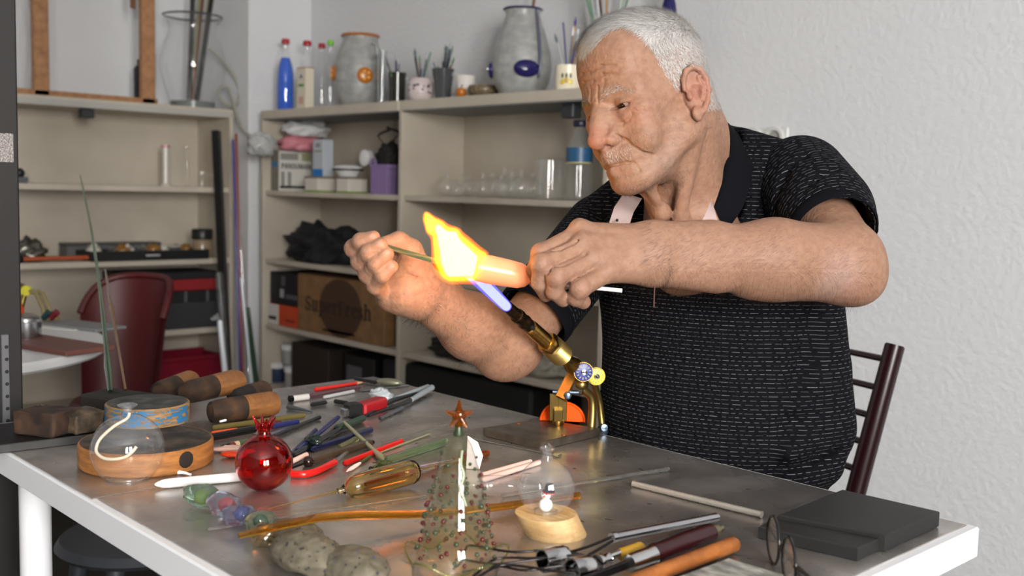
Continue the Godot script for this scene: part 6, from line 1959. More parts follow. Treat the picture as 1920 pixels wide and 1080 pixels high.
	single("orange_paddle", G.new().ball(Transform3D(), Vector3(0.016, 0.0045, 0.009), 10, 18), M("orange_red_glass", rgb(214, 66, 28), 0.15), "orange-red glass drop touching the pomegranate's left side", "glass", (Vector3(-1.2978, 0.75, -0.701)) + Vector3.UP * 0.005, 0.7)
	var chip := thing("glass_chip", "white-tipped chip on the table right of the bauble", "glass", (Vector3(-1.2523, 0.75, -0.6095)) + Vector3.UP * 0.003)
	put("chip", G.new().tube([Vector3(-0.010, 0, 0.004), Vector3(0, 0.001, 0), Vector3(0.012, 0, -0.004)], [0.0028, 0.0022, 0.0016], 8), M("milk_glass"), chip)
	put("stem", G.new().rod(Vector3(0.012, 0, -0.004), Vector3(0.03, 0.0, -0.016), 0.0016, 8), clear, chip)
	lay("white_chip", Vector3(-1.4672, 0.75, -0.7727), Vector3(-1.4712, 0.75, -0.7856), 0.0018, M("milk_glass"), "tiny white chip in front of the scorched tools", "glass", "", -1.0, 0.008)
	# fan of blue and green rods
	lay("glass_rod", Vector3(-1.2438, 0.75, -0.7614), Vector3(-1.3524, 0.75, -0.8714), 0.0038, blue, "shorter blue rod of the fan behind the pomegranate", "rod")
	lay("glass_rod", Vector3(-1.246, 0.75, -0.7729), Vector3(-1.3935, 0.75, -0.9395), 0.0038, blue, "longer blue rod of the fan behind the pomegranate", "rod", "", -1.0, 0.004)
	lay("glass_rod", Vector3(-1.2327, 0.75, -0.7571), Vector3(-1.3292, 0.75, -0.9021), 0.0052, blackr, "black rod at the bottom of the fan", "rod")
	lay("glass_rod", Vector3(-1.3282, 0.75, -0.8918), Vector3(-1.3693, 0.75, -0.9718), 0.0058, dkgreen, "thick dark green rod end above the fan", "rod", "", -1.0, 0.001)
	lay("glass_rod", Vector3(-1.252, 0.75, -0.7991), Vector3(-1.3015, 0.75, -0.9388), 0.0046, navy, "navy rod running to the right out of the fan", "rod")
	single("glass_knot", crumpled(Vector3(0.016, 0.007, 0.010), 231, 0.6, 3.0, 12, 18, 0.2), M("dark_bottle_glass", rgb(22, 34, 28), 0.06), "knotted lump of dark bottle-green glass in the fan", "glass", (Vector3(-1.2704, 0.75, -0.8152)) + Vector3.UP * 0.0125)
	lay("opal_stick", Vector3(-1.2092, 0.75, -0.7419), Vector3(-1.2301, 0.75, -0.7791), 0.0036, M("pinkish_opal", rgb(226, 196, 186), 0.2), "short pinkish white stick right of the pomegranate", "rod", "", -1.0, 0.002)
	# leaning olive rod with a blob
	var l0 := (Vector3(-1.3446, 0.75, -0.9174)) + Vector3.UP * 0.012
	var l1 := (Vector3(-1.1482, 0.75, -0.8476)) + Vector3.UP * 0.0055
	var lt := thing("glass_rod", "pale olive rod with a blob end lying across the others", "rod", (l0 + l1) * 0.5)
	var ld := (l1 - l0) * 0.5
	put("rod", G.new().tube([-ld, -ld * 0.9, ld * 0.7, ld * 0.85, ld * 0.97, ld * 1.03], [0.002, 0.003, 0.0036, 0.0052, 0.0055, 0.003], 12), M("olive_grey_rod", rgb(140, 142, 112), 0.12), lt)
	# dark tube with a ball end
	var c0 := Vector3(-1.1958, 0.75, -0.7591)
	var c1 := Vector3(-1.231, 0.75, -0.8874)
	var ct := thing("glass_rod", "dark brown tube ending in a shiny black ball", "rod", (c0 + c1) * 0.5 + Vector3.UP * 0.0062)
	var cd := (c1 - c0) * 0.5
	put("tube", G.new().rod(-cd * 0.9, cd, 0.0056, 14), solid_glass("grey_brown_tube", rgb(110, 92, 78), 0.3), ct)
	put("core", G.new().rod(-cd * 0.3, cd * 1.08, 0.0036, 10), M("brown_black_glass", rgb(34, 18, 14), 0.15), ct)
	put("ball", G.new().ball(Transform3D(Basis(), -cd), Vector3(0.008, 0.0075, 0.008), 10, 16), M("brown_black_glass"), ct)
	put("wire", G.new().rod(-cd, -cd * 1.55 - Vector3.UP * 0.002, 0.0018, 8), blackr, ct)
	# bent red rod and straight red rod
	var rb := []
	var ro := Vector3(-1.1564, 0.75, -0.7488)
	for q in [Vector3(-1.16, 0.75, -0.711), Vector3(-1.1479, 0.75, -0.7265), Vector3(-1.1547, 0.75, -0.751), Vector3(-1.1745, 0.75, -0.7865)]:
		rb.push_back((q as Vector3) - ro + Vector3.UP * 0.0052)
	var rt := thing("glass_rod", "thick bent red glass rod right of the pomegranate", "rod", ro)
	put("rod", G.new().tube(smooth_path(rb, 4), 0.0048, 12), redr, rt)
	put("clear_end", G.new().tube([rb[3], rb[3].lerp((Vector3(-1.1969, 0.75, -0.8127)) - ro, 0.6) + Vector3.UP * 0.002, (Vector3(-1.2158, 0.75, -0.8362)) - ro + Vector3.UP * 0.0045], [0.0045, 0.0034, 0.003], 10), clear, rt)
	lay("glass_rod", Vector3(-1.1621, 0.75, -0.7935), Vector3(-1.2167, 0.75, -0.9325), 0.0042, redr, "straight red glass rod under the olive rod", "rod")
	lay("glass_offcut", Vector3(-1.2331, 0.75, -0.8336), Vector3(-1.2625, 0.75, -0.8832), 0.0052, oliver, "stubby olive glass offcut among the dark rods", "rod")
	lay("glass_rod", Vector3(-1.1366, 0.75, -0.8444), Vector3(-1.1718, 0.75, -0.9806), 0.0058, palegreen, "thick pale green glass rod reaching behind the tree", "rod")
	var fg := thing("glass_sprig", "knotted green glass sprig with a black bead", "glass", (Vector3(-1.1263, 0.75, -0.8351)) + Vector3.UP * 0.005)
	put("knot", crumpled(Vector3(0.014, 0.005, 0.009), 241, 0.6, 3.0, 12, 18, 0.1), solid_glass("moss_glass", rgb(120, 136, 60), 0.2), fg)
	put("stem", G.new().rod(Vector3(-0.008, 0, 0.002), (Vector3(-1.1207, 0.75, -0.8118)) - (Vector3(-1.1263, 0.75, -0.8351)), 0.002, 8), M("moss_stem", rgb(70, 84, 36), 0.2), fg)
	put("bead", G.new().ball(Transform3D(Basis(), (Vector3(-1.1185, 0.75, -0.8059)) - (Vector3(-1.1263, 0.75, -0.8351))), Vector3.ONE * 0.0032, 8, 12), blackr, fg)
	var wl := thing("glass_petal", "small white glass petal with a green stem", "glass", (Vector3(-1.1449, 0.75, -0.798)) + Vector3.UP * 0.0036)
	var wv := ((Vector3(-1.1642, 0.75, -0.8271)) - (Vector3(-1.1449, 0.75, -0.798)))
	put("petal", G.new().tube([-wv * 0.75, -wv * 0.4, wv * 0.2, wv * 0.6], [0.0008, 0.0036, 0.0036, 0.0022], 10, true, 0.6), M("milk_glass"), wl)
	put("stem", G.new().rod(wv * 0.6, wv * 1.7, 0.0024, 8), M("moss_stem"), wl)
	lay("glass_thread", Vector3(-1.2373, 0.75, -0.9109), Vector3(-1.266, 0.75, -1.0586), 0.0015, clear, "thin clear thread at the back, pointing at the tree star", "rod", "", 0.0022)
	lay("glass_thread", Vector3(-1.1858, 0.75, -0.8605), Vector3(-1.2369, 0.75, -1.0007), 0.0016, M("olive_grey_rod"), "thin olive thread crossing behind the red rod", "rod")
	var gs := func_flat(Vector3(-1.204, 0.75, -1.0326), Vector3(-1.0235, 0.75, -1.0661), 0.010, 0.0025)
	single("glass_strip", gs[0], clear, "flat clear glass strip in front of the torch base", "glass", gs[1])
	# paper tag standing behind the tree
	var pg := Vector3(-1.0471, 0.75, -0.9237)
	var tagp := PackedVector2Array([Vector2(-0.010, 0), Vector2(0.008, 0), Vector2(0.012, 0.018), Vector2(0.004, 0.036), Vector2(-0.010, 0.044)])
	single("white_tag", G.new().prism(xf(0, 0, 0, 0.75, -0.25), tagp, 0.0012), M("white_paper", rgb(228, 224, 220), 0.7), "folded white paper tag standing right behind the tree", "paper", pg + Vector3.UP * 0.0005)
	lay("opal_stick", Vector3(-1.0033, 0.75, -0.8947), Vector3(-1.0151, 0.75, -1.0009), 0.0042, M("pinkish_opal"), "flat pinkish white stick behind the glass globe, left one of two", "rod")
	lay("opal_stick", Vector3(-0.9891, 0.75, -0.8886), Vector3(-1.0079, 0.75, -1.0102), 0.0036, M("pinkish_opal"), "thinner pinkish white stick touching the globe's neck", "rod")
	# clear ampoule and long thin clear rod behind the globe
	var q0 := Vector3(-0.9384, 0.75, -0.8393)
	var q1 := Vector3(-0.9245, 0.75, -0.8933)
	var qx := q1 - q0
	var qt := thing("clear_ampoule", "hollow clear glass ampoule between the tree and the globe", "ampoule", (q0 + q1) * 0.5 + Vector3.UP * 0.0135)
	var ql := qx.length()
	var qp := []
	for q in [[-0.9, 0.002], [-0.62, 0.003], [-0.52, 0.008], [-0.44, 0.012], [0.0, 0.0132], [0.4, 0.0122], [0.5, 0.008], [0.58, 0.0035], [0.75, 0.0022], [1.2, 0.002]]:
		qp.push_back(Vector2(q[1], q[0] * ql))
	put("ampoule", G.new().lathe(along(Vector3.ZERO, qx + Vector3(0, -0.008, 0)), qp, 28), thin_glass("blown_glass", Color(0.88, 0.9, 0.92), 0.05), qt)
	lay("glass_rod", Vector3(-0.9255, 0.75, -0.8628), Vector3(-0.8756, 0.75, -1.1262), 0.0028, clear, "long thin clear rod running from behind the globe to the right", "rod")


# a flat bar lying on the table: [geometry round its middle, middle]
func func_flat(a: Vector3, b: Vector3, w: float, h: float) -> Array:
	var mid := (a + b) * 0.5 + Vector3.UP * (h * 0.5 + 0.0005)
	var d := b - a
	var t := Transform3D(Basis(d.normalized(), Vector3.UP, d.normalized().cross(Vector3.UP)), Vector3.ZERO)
	return [G.new().box(t, Vector3(d.length(), h, w), minf(0.0006, h * 0.3)), mid]


# ---------------------------------------------------------------- bench torch, flame and the glass being worked
func build_torch() -> void:
	var brass := triplanar(M("brass", Color.WHITE, 0.26, 1.0), noise_tex("brass_mottle", 0.02, 4, 120, Color(0.66, 0.50, 0.24), Color(0.88, 0.70, 0.38)), Vector3.ONE * 14)
	var dull := M("dull_brass_tube", rgb(160, 138, 82), 0.35, 0.95)
	var burnt := triplanar(M("heat_browned_brass", Color.WHITE, 0.4, 0.85), noise_tex("burnt_brass", 0.03, 4, 121, Color(0.10, 0.075, 0.055), Color(0.34, 0.24, 0.13)), Vector3.ONE * 16)
	var rusty := triplanar(M("rusty_plate", Color.WHITE, 0.4, 0.8), noise_tex("rust_mottle", 0.012, 5, 122, Color(0.30, 0.275, 0.25), Color(0.52, 0.475, 0.425)), Vector3.ONE * 6)
	var orange := M("orange_guard_plastic", rgb(238, 84, 6), 0.5)
	orange.metallic_specular = 0.25
	var o := Vector3(-1.12, TOP, -1.125)
	var t := thing("bench_torch", "brass bench torch with blue and yellow valves on a rusty plate", "torch", o)
	# plate
	var poly := PackedVector2Array()
	for p in [Vector3(-1.1834, 0.763, -1.0617), Vector3(-1.0636, 0.763, -1.0669), Vector3(-1.0719, 0.763, -1.2037), Vector3(-1.1771, 0.763, -1.1769)]:
		poly.push_back(Vector2(p.x - o.x, -(p.z - o.z)))
	if Geometry2D.is_polygon_clockwise(poly):
		poly.reverse()
	put("base_plate", G.new().prism(xf(0, 0.0068, 0, 0, -PI / 2), poly, 0.0124, 0.0008), rusty, t)
	for q in [Vector3(-1.1724, 0.763, -1.1254), Vector3(-1.0737, 0.763, -1.1251)]:
		put("screw_head", lathed([[0, 0], [0.0045, 0], [0.004, 0.001], [0, 0.0012]], 14), M("copper_screw", rgb(168, 104, 52), 0.4, 0.9), t, q - o + Vector3(0, 0.0001, 0))
	# the torch axis, from the valves to the nozzle
	var a: Vector3 = Vector3(-1.0884, 0.852, -1.1729) - o
	var b: Vector3 = Vector3(-1.0547, 0.9661, -0.9854) - o
	var d := b - a
	var n := d.length()
	var ax := along(a, d)
	var k := 0.00079
	var prof := [[0, -0.012], [14 * k, -0.012], [16 * k, -0.006], [17 * k, 0.02 * n], [17 * k, 0.12 * n], [13 * k, 0.17 * n], [13 * k, 0.24 * n], [17 * k, 0.27 * n]]
	put("body", lathed(prof, 28, ax), brass, t)
	# knurled collar: little ridges round a drum
	var kn := G.new()
	for i in 12:
		var y0 := n * lerpf(0.27, 0.42, i / 12.0)
		var y1 := n * lerpf(0.27, 0.42, (i + 0.5) / 12.0)
		var y2 := n * lerpf(0.27, 0.42, (i + 1.0) / 12.0)
		kn.lathe(ax, [Vector2(20.5 * k, y0), Vector2(22 * k, y1), Vector2(20.5 * k, y2)], 48, 0.99)
	kn.lathe(ax, [Vector2(15 * k, n * 0.262), Vector2(19 * k, n * 0.262), Vector2(20.5 * k, n * 0.27)], 28)
	kn.lathe(ax, [Vector2(20.5 * k, n * 0.42), Vector2(18 * k, n * 0.435), Vector2(12 * k, n * 0.435)], 28)
	put("knurled_collar", kn, dull, t)
	put("hex_nut", lathed([[12 * k, n * 0.433], [20 * k, n * 0.433], [21 * k, n * 0.445], [21 * k, n * 0.485], [19 * k, n * 0.5], [14 * k, n * 0.5]], 6, ax), brass, t)
	put("barrel", lathed([[15 * k, n * 0.49], [14.5 * k, n * 0.5], [14 * k, n * 0.7], [13 * k, n * 0.72], [12 * k, n * 0.725]], 28, ax), brass, t)
	var nz := put("nozzle", lathed([[11 * k, n * 0.715], [12.5 * k, n * 0.73], [12.5 * k, n * 0.765], [13.5 * k, n * 0.775], [13.5 * k, n * 0.79], [12.5 * k, n * 0.80], [12 * k, n * 0.84], [13.5 * k, n * 0.85], [13 * k, n * 0.88], [11 * k, n * 0.885], [10 * k, n * 1.0], [7 * k, n * 1.0], [7 * k, n * 0.9], [0, n * 0.9]], 28, ax), burnt, t)
	put("air_hole", G.new().ball(along(a + d * 0.735 + (Vector3(0.6, 0.3, 0.72) - d.normalized() * Vector3(0.6, 0.3, 0.72).dot(d.normalized())).normalized() * 11.4 * k, d), Vector3(4.5, 7, 4.5) * k, 8, 12), M("hole_black", rgb(6, 5, 5), 0.9), nz)
	# two valve knobs with coloured caps
	var blue_cap := M("blue_cap", rgb(34, 46, 128), 0.35)
	var yellow_cap := M("yellow_cap", rgb(206, 200, 62), 0.4)
	for v in [[Vector3(-1.0762, 0.8554, -1.1644), 19.0, blue_cap, "blue"], [Vector3(-1.0724, 0.8469, -1.1892), 17.5, yellow_cap, "yellow"]]:
		var c: Vector3 = (v[0] as Vector3) - o
		var r: float = v[1] * k
		var face := Vector3(0.80, 0.05, 0.60).normalized()
		var vx := along(c, face)
		var kg := G.new()
		for j in 40:
			var an := TAU * j / 40.0
			kg.box(vx * xf(cos(an) * r * 0.95, 0.0, sin(an) * r * 0.95, -an), Vector3(0.0016, 0.02, 0.0014), 0.0002)
		kg.lathe(vx, [Vector2(0, -0.0105), Vector2(r * 0.85, -0.0105), Vector2(r * 0.95, -0.0095), Vector2(r * 0.95, 0.0095), Vector2(r * 0.9, 0.0105), Vector2(0, 0.0105)], 30)
		var knob := put("valve_knob", kg, brass if v[3] == "blue" else dull, t)
		put("%s_cap" % v[3], lathed([[0, 0.0106], [r * 0.9, 0.0106], [r * 0.9, 0.0118], [r * 0.8, 0.0124], [0, 0.0126]], 28, vx), v[2], knob)
		put("cap_screw", lathed([[0, 0.0126], [r * 0.3, 0.0126], [r * 0.3, 0.015], [r * 0.18, 0.0156], [0, 0.0146]], 16, vx), M("chrome", rgb(206, 208, 210), 0.08, 1.0), knob)
		for j in 13:
			var an := TAU * j / 13.0
			put("cap_mark", G.new().box(vx * xf(cos(an) * r * 0.65, 0.0126, sin(an) * r * 0.65, -an), Vector3(r * 0.22, 0.0004, r * 0.1), 0.0), M("pale_cap_print", rgb(150, 150, 120), 0.5), knob)
		put("valve_stem", lathed([[0, -0.03], [r * 0.6, -0.03], [r * 0.6, -0.008], [0, -0.008]], 18, vx), dull, knob)
	# supply tubes bending down behind the plate
	for v in [[[Vector3(-1.0967, 0.8348, -1.1837), Vector3(-1.0963, 0.8217, -1.1898), Vector3(-1.094, 0.8085, -1.205), Vector3(-1.0942, 0.7902, -1.2097), Vector3(-1.0929, 0.7612, -1.2071)], 9.0], [[Vector3(-1.0904, 0.8326, -1.2048), Vector3(-1.095, 0.8143, -1.2193), Vector3(-1.0974, 0.7958, -1.229), Vector3(-1.0972, 0.7739, -1.2336), Vector3(-1.0944, 0.7547, -1.2339)], 7.0]]:
		var p := []
		for q in v[0]:
			p.push_back((q as Vector3) - o)
		put("supply_tube", G.new().tube(smooth_path(p, 5), v[1] * k * 0.95, 14), dull, t)
	put("tube_joint", G.new().ball(Transform3D(Basis(), (Vector3(-1.0958, 0.8307, -1.1841)) - o), Vector3(14, 12, 14) * k, 10, 14), dull, t)
	put("hose_end", G.new().rod((Vector3(-1.0961, 0.7593, -1.2357)) - o, (Vector3(-1.0956, 0.7427, -1.2384)) - o, 0.0085, 12), M("dark_blue_hose", rgb(36, 50, 66), 0.5), t)
	put("hose_clip", lathed([[0, 0], [0.0055, 0], [0.0055, 0.014], [0, 0.015]], 12, along((Vector3(-1.0907, 0.7583, -1.231)) - o, Vector3(0.8, 0.1, 0.6))), M("blue_steel", rgb(96, 112, 126), 0.3, 0.9), t)
	# hinged bracket that carries the torch
	var s0: Vector3 = Vector3(-1.1271, 0.763, -1.1671) - o
	put("hex_bolt", lathed([[0, 0], [0.0098, 0], [0.0102, 0.001], [0.0102, 0.008], [0.009, 0.009], [0, 0.009]], 6, xf(s0.x, s0.y, s0.z)), brass, t)
	put("washer", lathed([[0, 0.009], [0.0085, 0.009], [0.0085, 0.012], [0.006, 0.013], [0.006, 0.016], [0, 0.016]], 20, xf(s0.x, s0.y, s0.z)), brass, t)
	var up: Vector3 = Vector3(-1.1183, 0.8094, -1.1574) - o
	var sd := Vector3(0.69, 0, -0.72)
	for e in [-1.0, 1.0]:
		put("fork_arm", G.new().box(along((s0 + up) * 0.5 + sd * e * 0.0065 + Vector3.UP * 0.006, up - s0) * xf(0, 0, 0, 0.8), Vector3(0.0042, 0.046, 0.014), 0.0008), dull, t)
	put("fork_block", G.new().box(along(s0.lerp(up, 0.4), up - s0) * xf(0, 0, 0, 0.8), Vector3(0.014, 0.02, 0.014), 0.001), dull, t)
	var hinge: Vector3 = Vector3(-1.1094, 0.8187, -1.1608) - o
	put("hinge_screw", G.new().tube([hinge - Vector3(0.69, 0, -0.72) * 0.018, hinge + Vector3(0.69, 0, -0.72) * 0.022], 0.0036, 12), M("blue_steel"), t)
	put("screw_nut", lathed([[0, 0], [0.0062, 0], [0.0062, 0.005], [0.004, 0.0065], [0, 0.0065]], 6, along((Vector3(-1.0886, 0.8187, -1.1463)) - o, Vector3(0.72, 0.0, 0.68))), M("blue_steel"), t)
	var arm: Vector3 = Vector3(-1.1059, 0.8434, -1.1751) - o
	put("arm", G.new().box(along(hinge.lerp(arm, 0.45), arm - hinge) * xf(0, 0, 0, 0.75), Vector3(0.017, 0.05, 0.016), 0.0012), brass, t)
	put("arm_block", G.new().box(Transform3D(Basis.from_euler(Vector3(0, 0.75, -0.2)), (Vector3(-1.1029, 0.8264, -1.1834)) - o), Vector3(0.02, 0.022, 0.02), 0.0015), M("dark_bronze", rgb(56, 46, 34), 0.4, 0.8), t)
	# orange half-moon guard behind the bolt
	var half := PackedVector2Array()
	for i in 21:
		var an := PI * i / 20.0
		half.push_back(Vector2(cos(an) * 0.036, sin(an) * 0.031))
	var og: Vector3 = Vector3(-1.1411, 0.763, -1.1862) - o
	var gu := put("orange_guard", G.new().prism(xf(og.x, og.y + 0.0002, og.z - 0.006, 0.72, -0.25), half, 0.005, 0.001), orange, t)
	var rim := []
	for i in 21:
		var an := PI * i / 20.0
		rim.push_back(xf(og.x, og.y + 0.0002, og.z - 0.006, 0.72, -0.25) * Vector3(cos(an) * 0.0345, sin(an) * 0.0295, 0.0025))
	put("rim", G.new().tube(rim, 0.0022, 8), orange, gu)

	# ---- the flame
	var jet0 := Vector3(-1.0532, 0.9656, -0.984)
	var jet1 := Vector3(-1.0235, 1.0179, -0.8937)
	var jet_m := M("blue_jet_light", Color(0.35, 0.4, 1.0), 1.0)
	jet_m.emission_enabled = true
	jet_m.emission = Color(0.86, 0.90, 1.0)
	jet_m.emission_energy_multiplier = 1.5
	var fo := Vector3(-1.0221, 1.0395, -0.8615)
	var fl := thing("torch_flame", "yellow-white torch flame with a thin blue jet leaving the nozzle", "flame", fo)
	var jd := jet1 - jet0
	put("blue_jet", G.new().tube([jet0 - jd * 0.03 - fo, jet0 + jd * 0.03 - fo, jet0 + jd * 0.3 - fo, jet0 + jd * 0.75 - fo, jet1 - fo], [0.0042, 0.0062, 0.0064, 0.0062, 0.005], 18), jet_m, fl)
	var halo_m := M("violet_jet_light", Color(0.3, 0.25, 1.0, 0.30), 1.0)
	halo_m.transparency = BaseMaterial3D.TRANSPARENCY_ALPHA
	halo_m.emission_enabled = true
	halo_m.emission = Color(0.50, 0.50, 1.0)
	halo_m.emission_energy_multiplier = 1.1
	put("jet_halo", G.new().tube([jet0 - fo, jet0 + jd * 0.1 - fo, jet0 + jd * 0.6 - fo, jet1 - fo], [0.0068, 0.0080, 0.0096, 0.0105], 18), halo_m, fl)
	put("jet_halo", G.new().tube([jet0 + jd * 0.01 - fo, jet0 + jd * 0.1 - fo, jet0 + jd * 0.6 - fo, jet1 - fo], [0.0062, 0.0070, 0.0078, 0.0080], 18), halo_m, fl)
	var k2 := 0.000718
	var shapes := [
		[Vector3(-1.0058, 1.0278, -0.8816), Vector3(-1.0201, 1.0382, -0.8635), 24.0, 33.0], [Vector3(-1.0201, 1.0382, -0.8635), Vector3(-1.0268, 1.0575, -0.8546), 33.0, 21.0],
		[Vector3(-1.0268, 1.0575, -0.8546), Vector3(-1.0351, 1.0754, -0.8453), 18.0, 10.0], [Vector3(-1.0351, 1.0754, -0.8453), Vector3(-1.0451, 1.0925, -0.834), 10.0, 4.0],
		[Vector3(-1.0234, 1.0529, -0.8605), Vector3(-1.0238, 1.069, -0.8622), 16.0, 7.0], [Vector3(-1.032, 1.0417, -0.8557), Vector3(-1.0425, 1.0602, -0.85), 16.0, 6.0],
		[Vector3(-1.0071, 1.0373, -0.8772), Vector3(-0.9974, 1.0431, -0.8882), 15.0, 5.0], [Vector3(-1.0108, 1.028, -0.8646), Vector3(-1.0195, 1.0223, -0.8546), 20.0, 14.0], [Vector3(-1.0422, 1.0725, -0.8373), Vector3(-1.0475, 1.0857, -0.8335), 5.0, 2.0]]
	var layers := [
		[1.26, 1.8, Color(1.0, 0.52, 0.10, 0.03), 0.9, "faint_flame_light"],
		[1.16, 1.0, Color(1.0, 0.54, 0.10, 0.06), 1.1, "halo_flame_light"],
		[1.08, 0.4, Color(1.0, 0.58, 0.10, 0.12), 1.5, "outer_flame_light"],
		[1.02, -0.2, Color(1.0, 0.64, 0.12, 0.22), 2.0, "orange_flame_light"],
		[0.97, -0.8, Color(1.0, 0.72, 0.16, 0.32), 2.6, "amber_flame_light"],
		[0.91, -1.4, Color(1.0, 0.80, 0.28, 0.4), 4.0, "yellow_flame_light"],
		[0.84, -2.2, Color(1.0, 0.86, 0.44, 1.0), 17.0, "white_flame_light"]]
	for li in layers.size():
		var ly: Array = layers[li]
		var f := Field.new()
		for s in shapes.size():
			if li == 6 and s in [3, 5, 6, 8]:
				continue
			var sh: Array = shapes[s]
			f.bone((sh[0] as Vector3) - fo, (sh[1] as Vector3) - fo, maxf(sh[2] * ly[0] + ly[1], 1.2) * k2, maxf(sh[3] * ly[0] + ly[1], 1.0) * k2, 0.008)
		var g := G.new()
		f.march(g, Vector3(-0.07, -0.05, -0.07), Vector3(0.07, 0.085, 0.07), 0.0022)
		var m := M(ly[4], ly[2], 1.0)
		if li < 6:
			m.transparency = BaseMaterial3D.TRANSPARENCY_ALPHA
		m.emission_enabled = true
		m.emission = Color(ly[2].r, ly[2].g, ly[2].b)
		m.emission_energy_multiplier = ly[3]
		put("flame_core" if li == 6 else "flame_layer", g, m, fl)
	var lamp := OmniLight3D.new()
	lamp.name = "flame_light"
	lamp.light_color = Color(1.0, 0.78, 0.42)
	lamp.light_energy = 0.022
	lamp.light_size = 0.025
	lamp.omni_range = 8.0
	lamp.omni_attenuation = 2.0
	lamp.shadow_enabled = true
	lamp.position = Vector3(-1.0201, 1.0382, -0.8635) - fo
	fl.add_child(lamp)

	# ---- the glass being worked
	var w0 := Vector3(-1.0086, 1.0284, -0.8787)
	var w1 := Vector3(-0.9642, 1.0145, -0.9416)
	var wo := Vector3(-0.9866, 1.0228, -0.9101)
	var wd := w1 - w0
	var gl := M("hot_opal_glass", rgb(226, 164, 120), 0.25)
	gl.backlight_enabled = true
	gl.backlight = Color(0.5, 0.36, 0.26)
	gl.emission_enabled = true
	gl.emission = Color(1.0, 0.55, 0.30)
	gl.emission_energy_multiplier = 0.10
	var wt := thing("glass_tube", "glowing opal glass tube held in the flame by both hands", "tube", wo)
	var wl := wd.length()
	put("tube", lathed([[0, 0.0], [14 * k2, 0.001], [24 * k2, wl * 0.08], [25.5 * k2, wl * 0.3], [24.5 * k2, wl * 0.6], [23 * k2, wl * 0.8], [18 * k2, wl * 0.92], [9 * k2, wl * 1.0], [4 * k2, wl * 1.06], [0, wl * 1.07]], 36, along(w0 - wo, wd)), gl, wt)
	put("stem", G.new().tube([w0 + wd * 1.0 - wo, (Vector3(-0.9194, 1.0063, -0.9778)) - wo, (Vector3(-0.8659, 1.0036, -1.0049)) - wo], [0.003, 0.0028, 0.0027], 10), M("opal_white_rod", rgb(236, 236, 236), 0.12), wt)
	var r0 := Vector3(-1.1518, 1.0475, -0.8436)
	var r1 := Vector3(-1.0339, 1.0293, -0.8593)
	var ht := thing("glass_rod", "clear greenish glass rod held in the raised fist, tip in the flame", "rod", (r0 + r1) * 0.5)
	var hd := (r1 - r0) * 0.5
	put("rod", G.new().tube([-hd, -hd * 0.97, hd * 0.9, hd], [0.0022, 0.0034, 0.0036, 0.0045], 14), solid_glass("pale_green_glass", rgb(170, 200, 160), 0.1), ht)


# ---------------------------------------------------------------- the glass worker
class SkinLook extends Look:
	var at := PackedVector3Array()
	var rad := PackedFloat32Array()
	var col := PackedColorArray()
	var base := Color(0.350, 0.200, 0.130)
	var to_local := Transform3D()

	func blot(p: Vector3, r: float, c: Color) -> void:
		at.push_back(p)
		rad.push_back(r)
		col.push_back(c)

	func blot2(p: Vector3, r: float, c: Color) -> void:
		blot(p, r, c)
		blot(Vector3(-p.x, p.y, p.z), r, c)

	func paint(p: Vector3, _n: Vector3) -> Color:
		var o := base
		for i in at.size():
			var d := p.distance_squared_to(at[i]) / (rad[i] * rad[i])
			if d < 1.0:
				var w := (1.0 - d) * (1.0 - d)
				o = o.lerp(col[i], w * col[i].a)
		o.a = 1.0
		return o


class Cloth extends Look:
	var mid := Vector3.ZERO
	var fr := Basis()
	var r := 0.16

	func chart(p: Vector3) -> Vector2:
		var q := fr.inverse() * (p - mid)
		return Vector2(atan2(q.x, q.z) * r, q.y)


const HEAD_O := Vector3(-0.95074, 1.24511, -1.14827)
const HEAD_S := 0.955


func head_frame() -> Transform3D:
	var b := Basis(Vector3(0.96456, 0.19941, 0.17278), Vector3(-0.2319, 0.95306, 0.19469), Vector3(-0.12584, -0.22786, 0.96553))
	return Transform3D(b.orthonormalized().scaled(Vector3.ONE * HEAD_S), HEAD_O)


func build_person() -> void:
	var ht := head_frame()
	var hi := ht.affine_inverse()
	var seat := Vector3(-1.13, 0, -1.55)
	var man := Node3D.new()
	man.name = "person"
	add_child(man, true)
	man.position = seat
	tag(man, "grey-haired man in a dark dashed polo shirt working glass in a flame", "person")
	var back := Transform3D(Basis(), -seat)
	var skin_m := M("skin", Color.WHITE, 0.58)
	skin_m.metallic_specular = 0.4
	skin_m.vertex_color_use_as_albedo = true
	skin_m.albedo_texture = noise_tex("skin_mottle", 0.035, 4, 201, Color(0.84, 0.80, 0.80), Color(1, 1, 1))
	skin_m.uv1_triplanar = true
	skin_m.uv1_scale = Vector3.ONE * 9.0
	bumpy(skin_m, noise_tex("skin_pores", 0.07, 4, 202), 0.07)
	skin_m.subsurf_scatter_enabled = true
	skin_m.subsurf_scatter_strength = 0.08
	var g := G.new()
	g.tinted = true
	build_head(g, back, ht)
	var head_count := g.v.size()
	build_arms(g, back)
	put("body", g, skin_m, man)
	build_hair(g, head_count, man, ht, back)
	build_shirt(man, back, ht)
	put("loose_thread", G.new().tube(smooth_path([back * Vector3(-0.8505, 1.017, -1.0523), back * Vector3(-0.8507, 1.0027, -1.0502), back * Vector3(-0.8495, 0.9825, -1.0488)], 3), 0.0008, 6), M("brown_thread", rgb(96, 66, 60), 0.8), man)
	build_legs(man, back)
	build_man_chair()


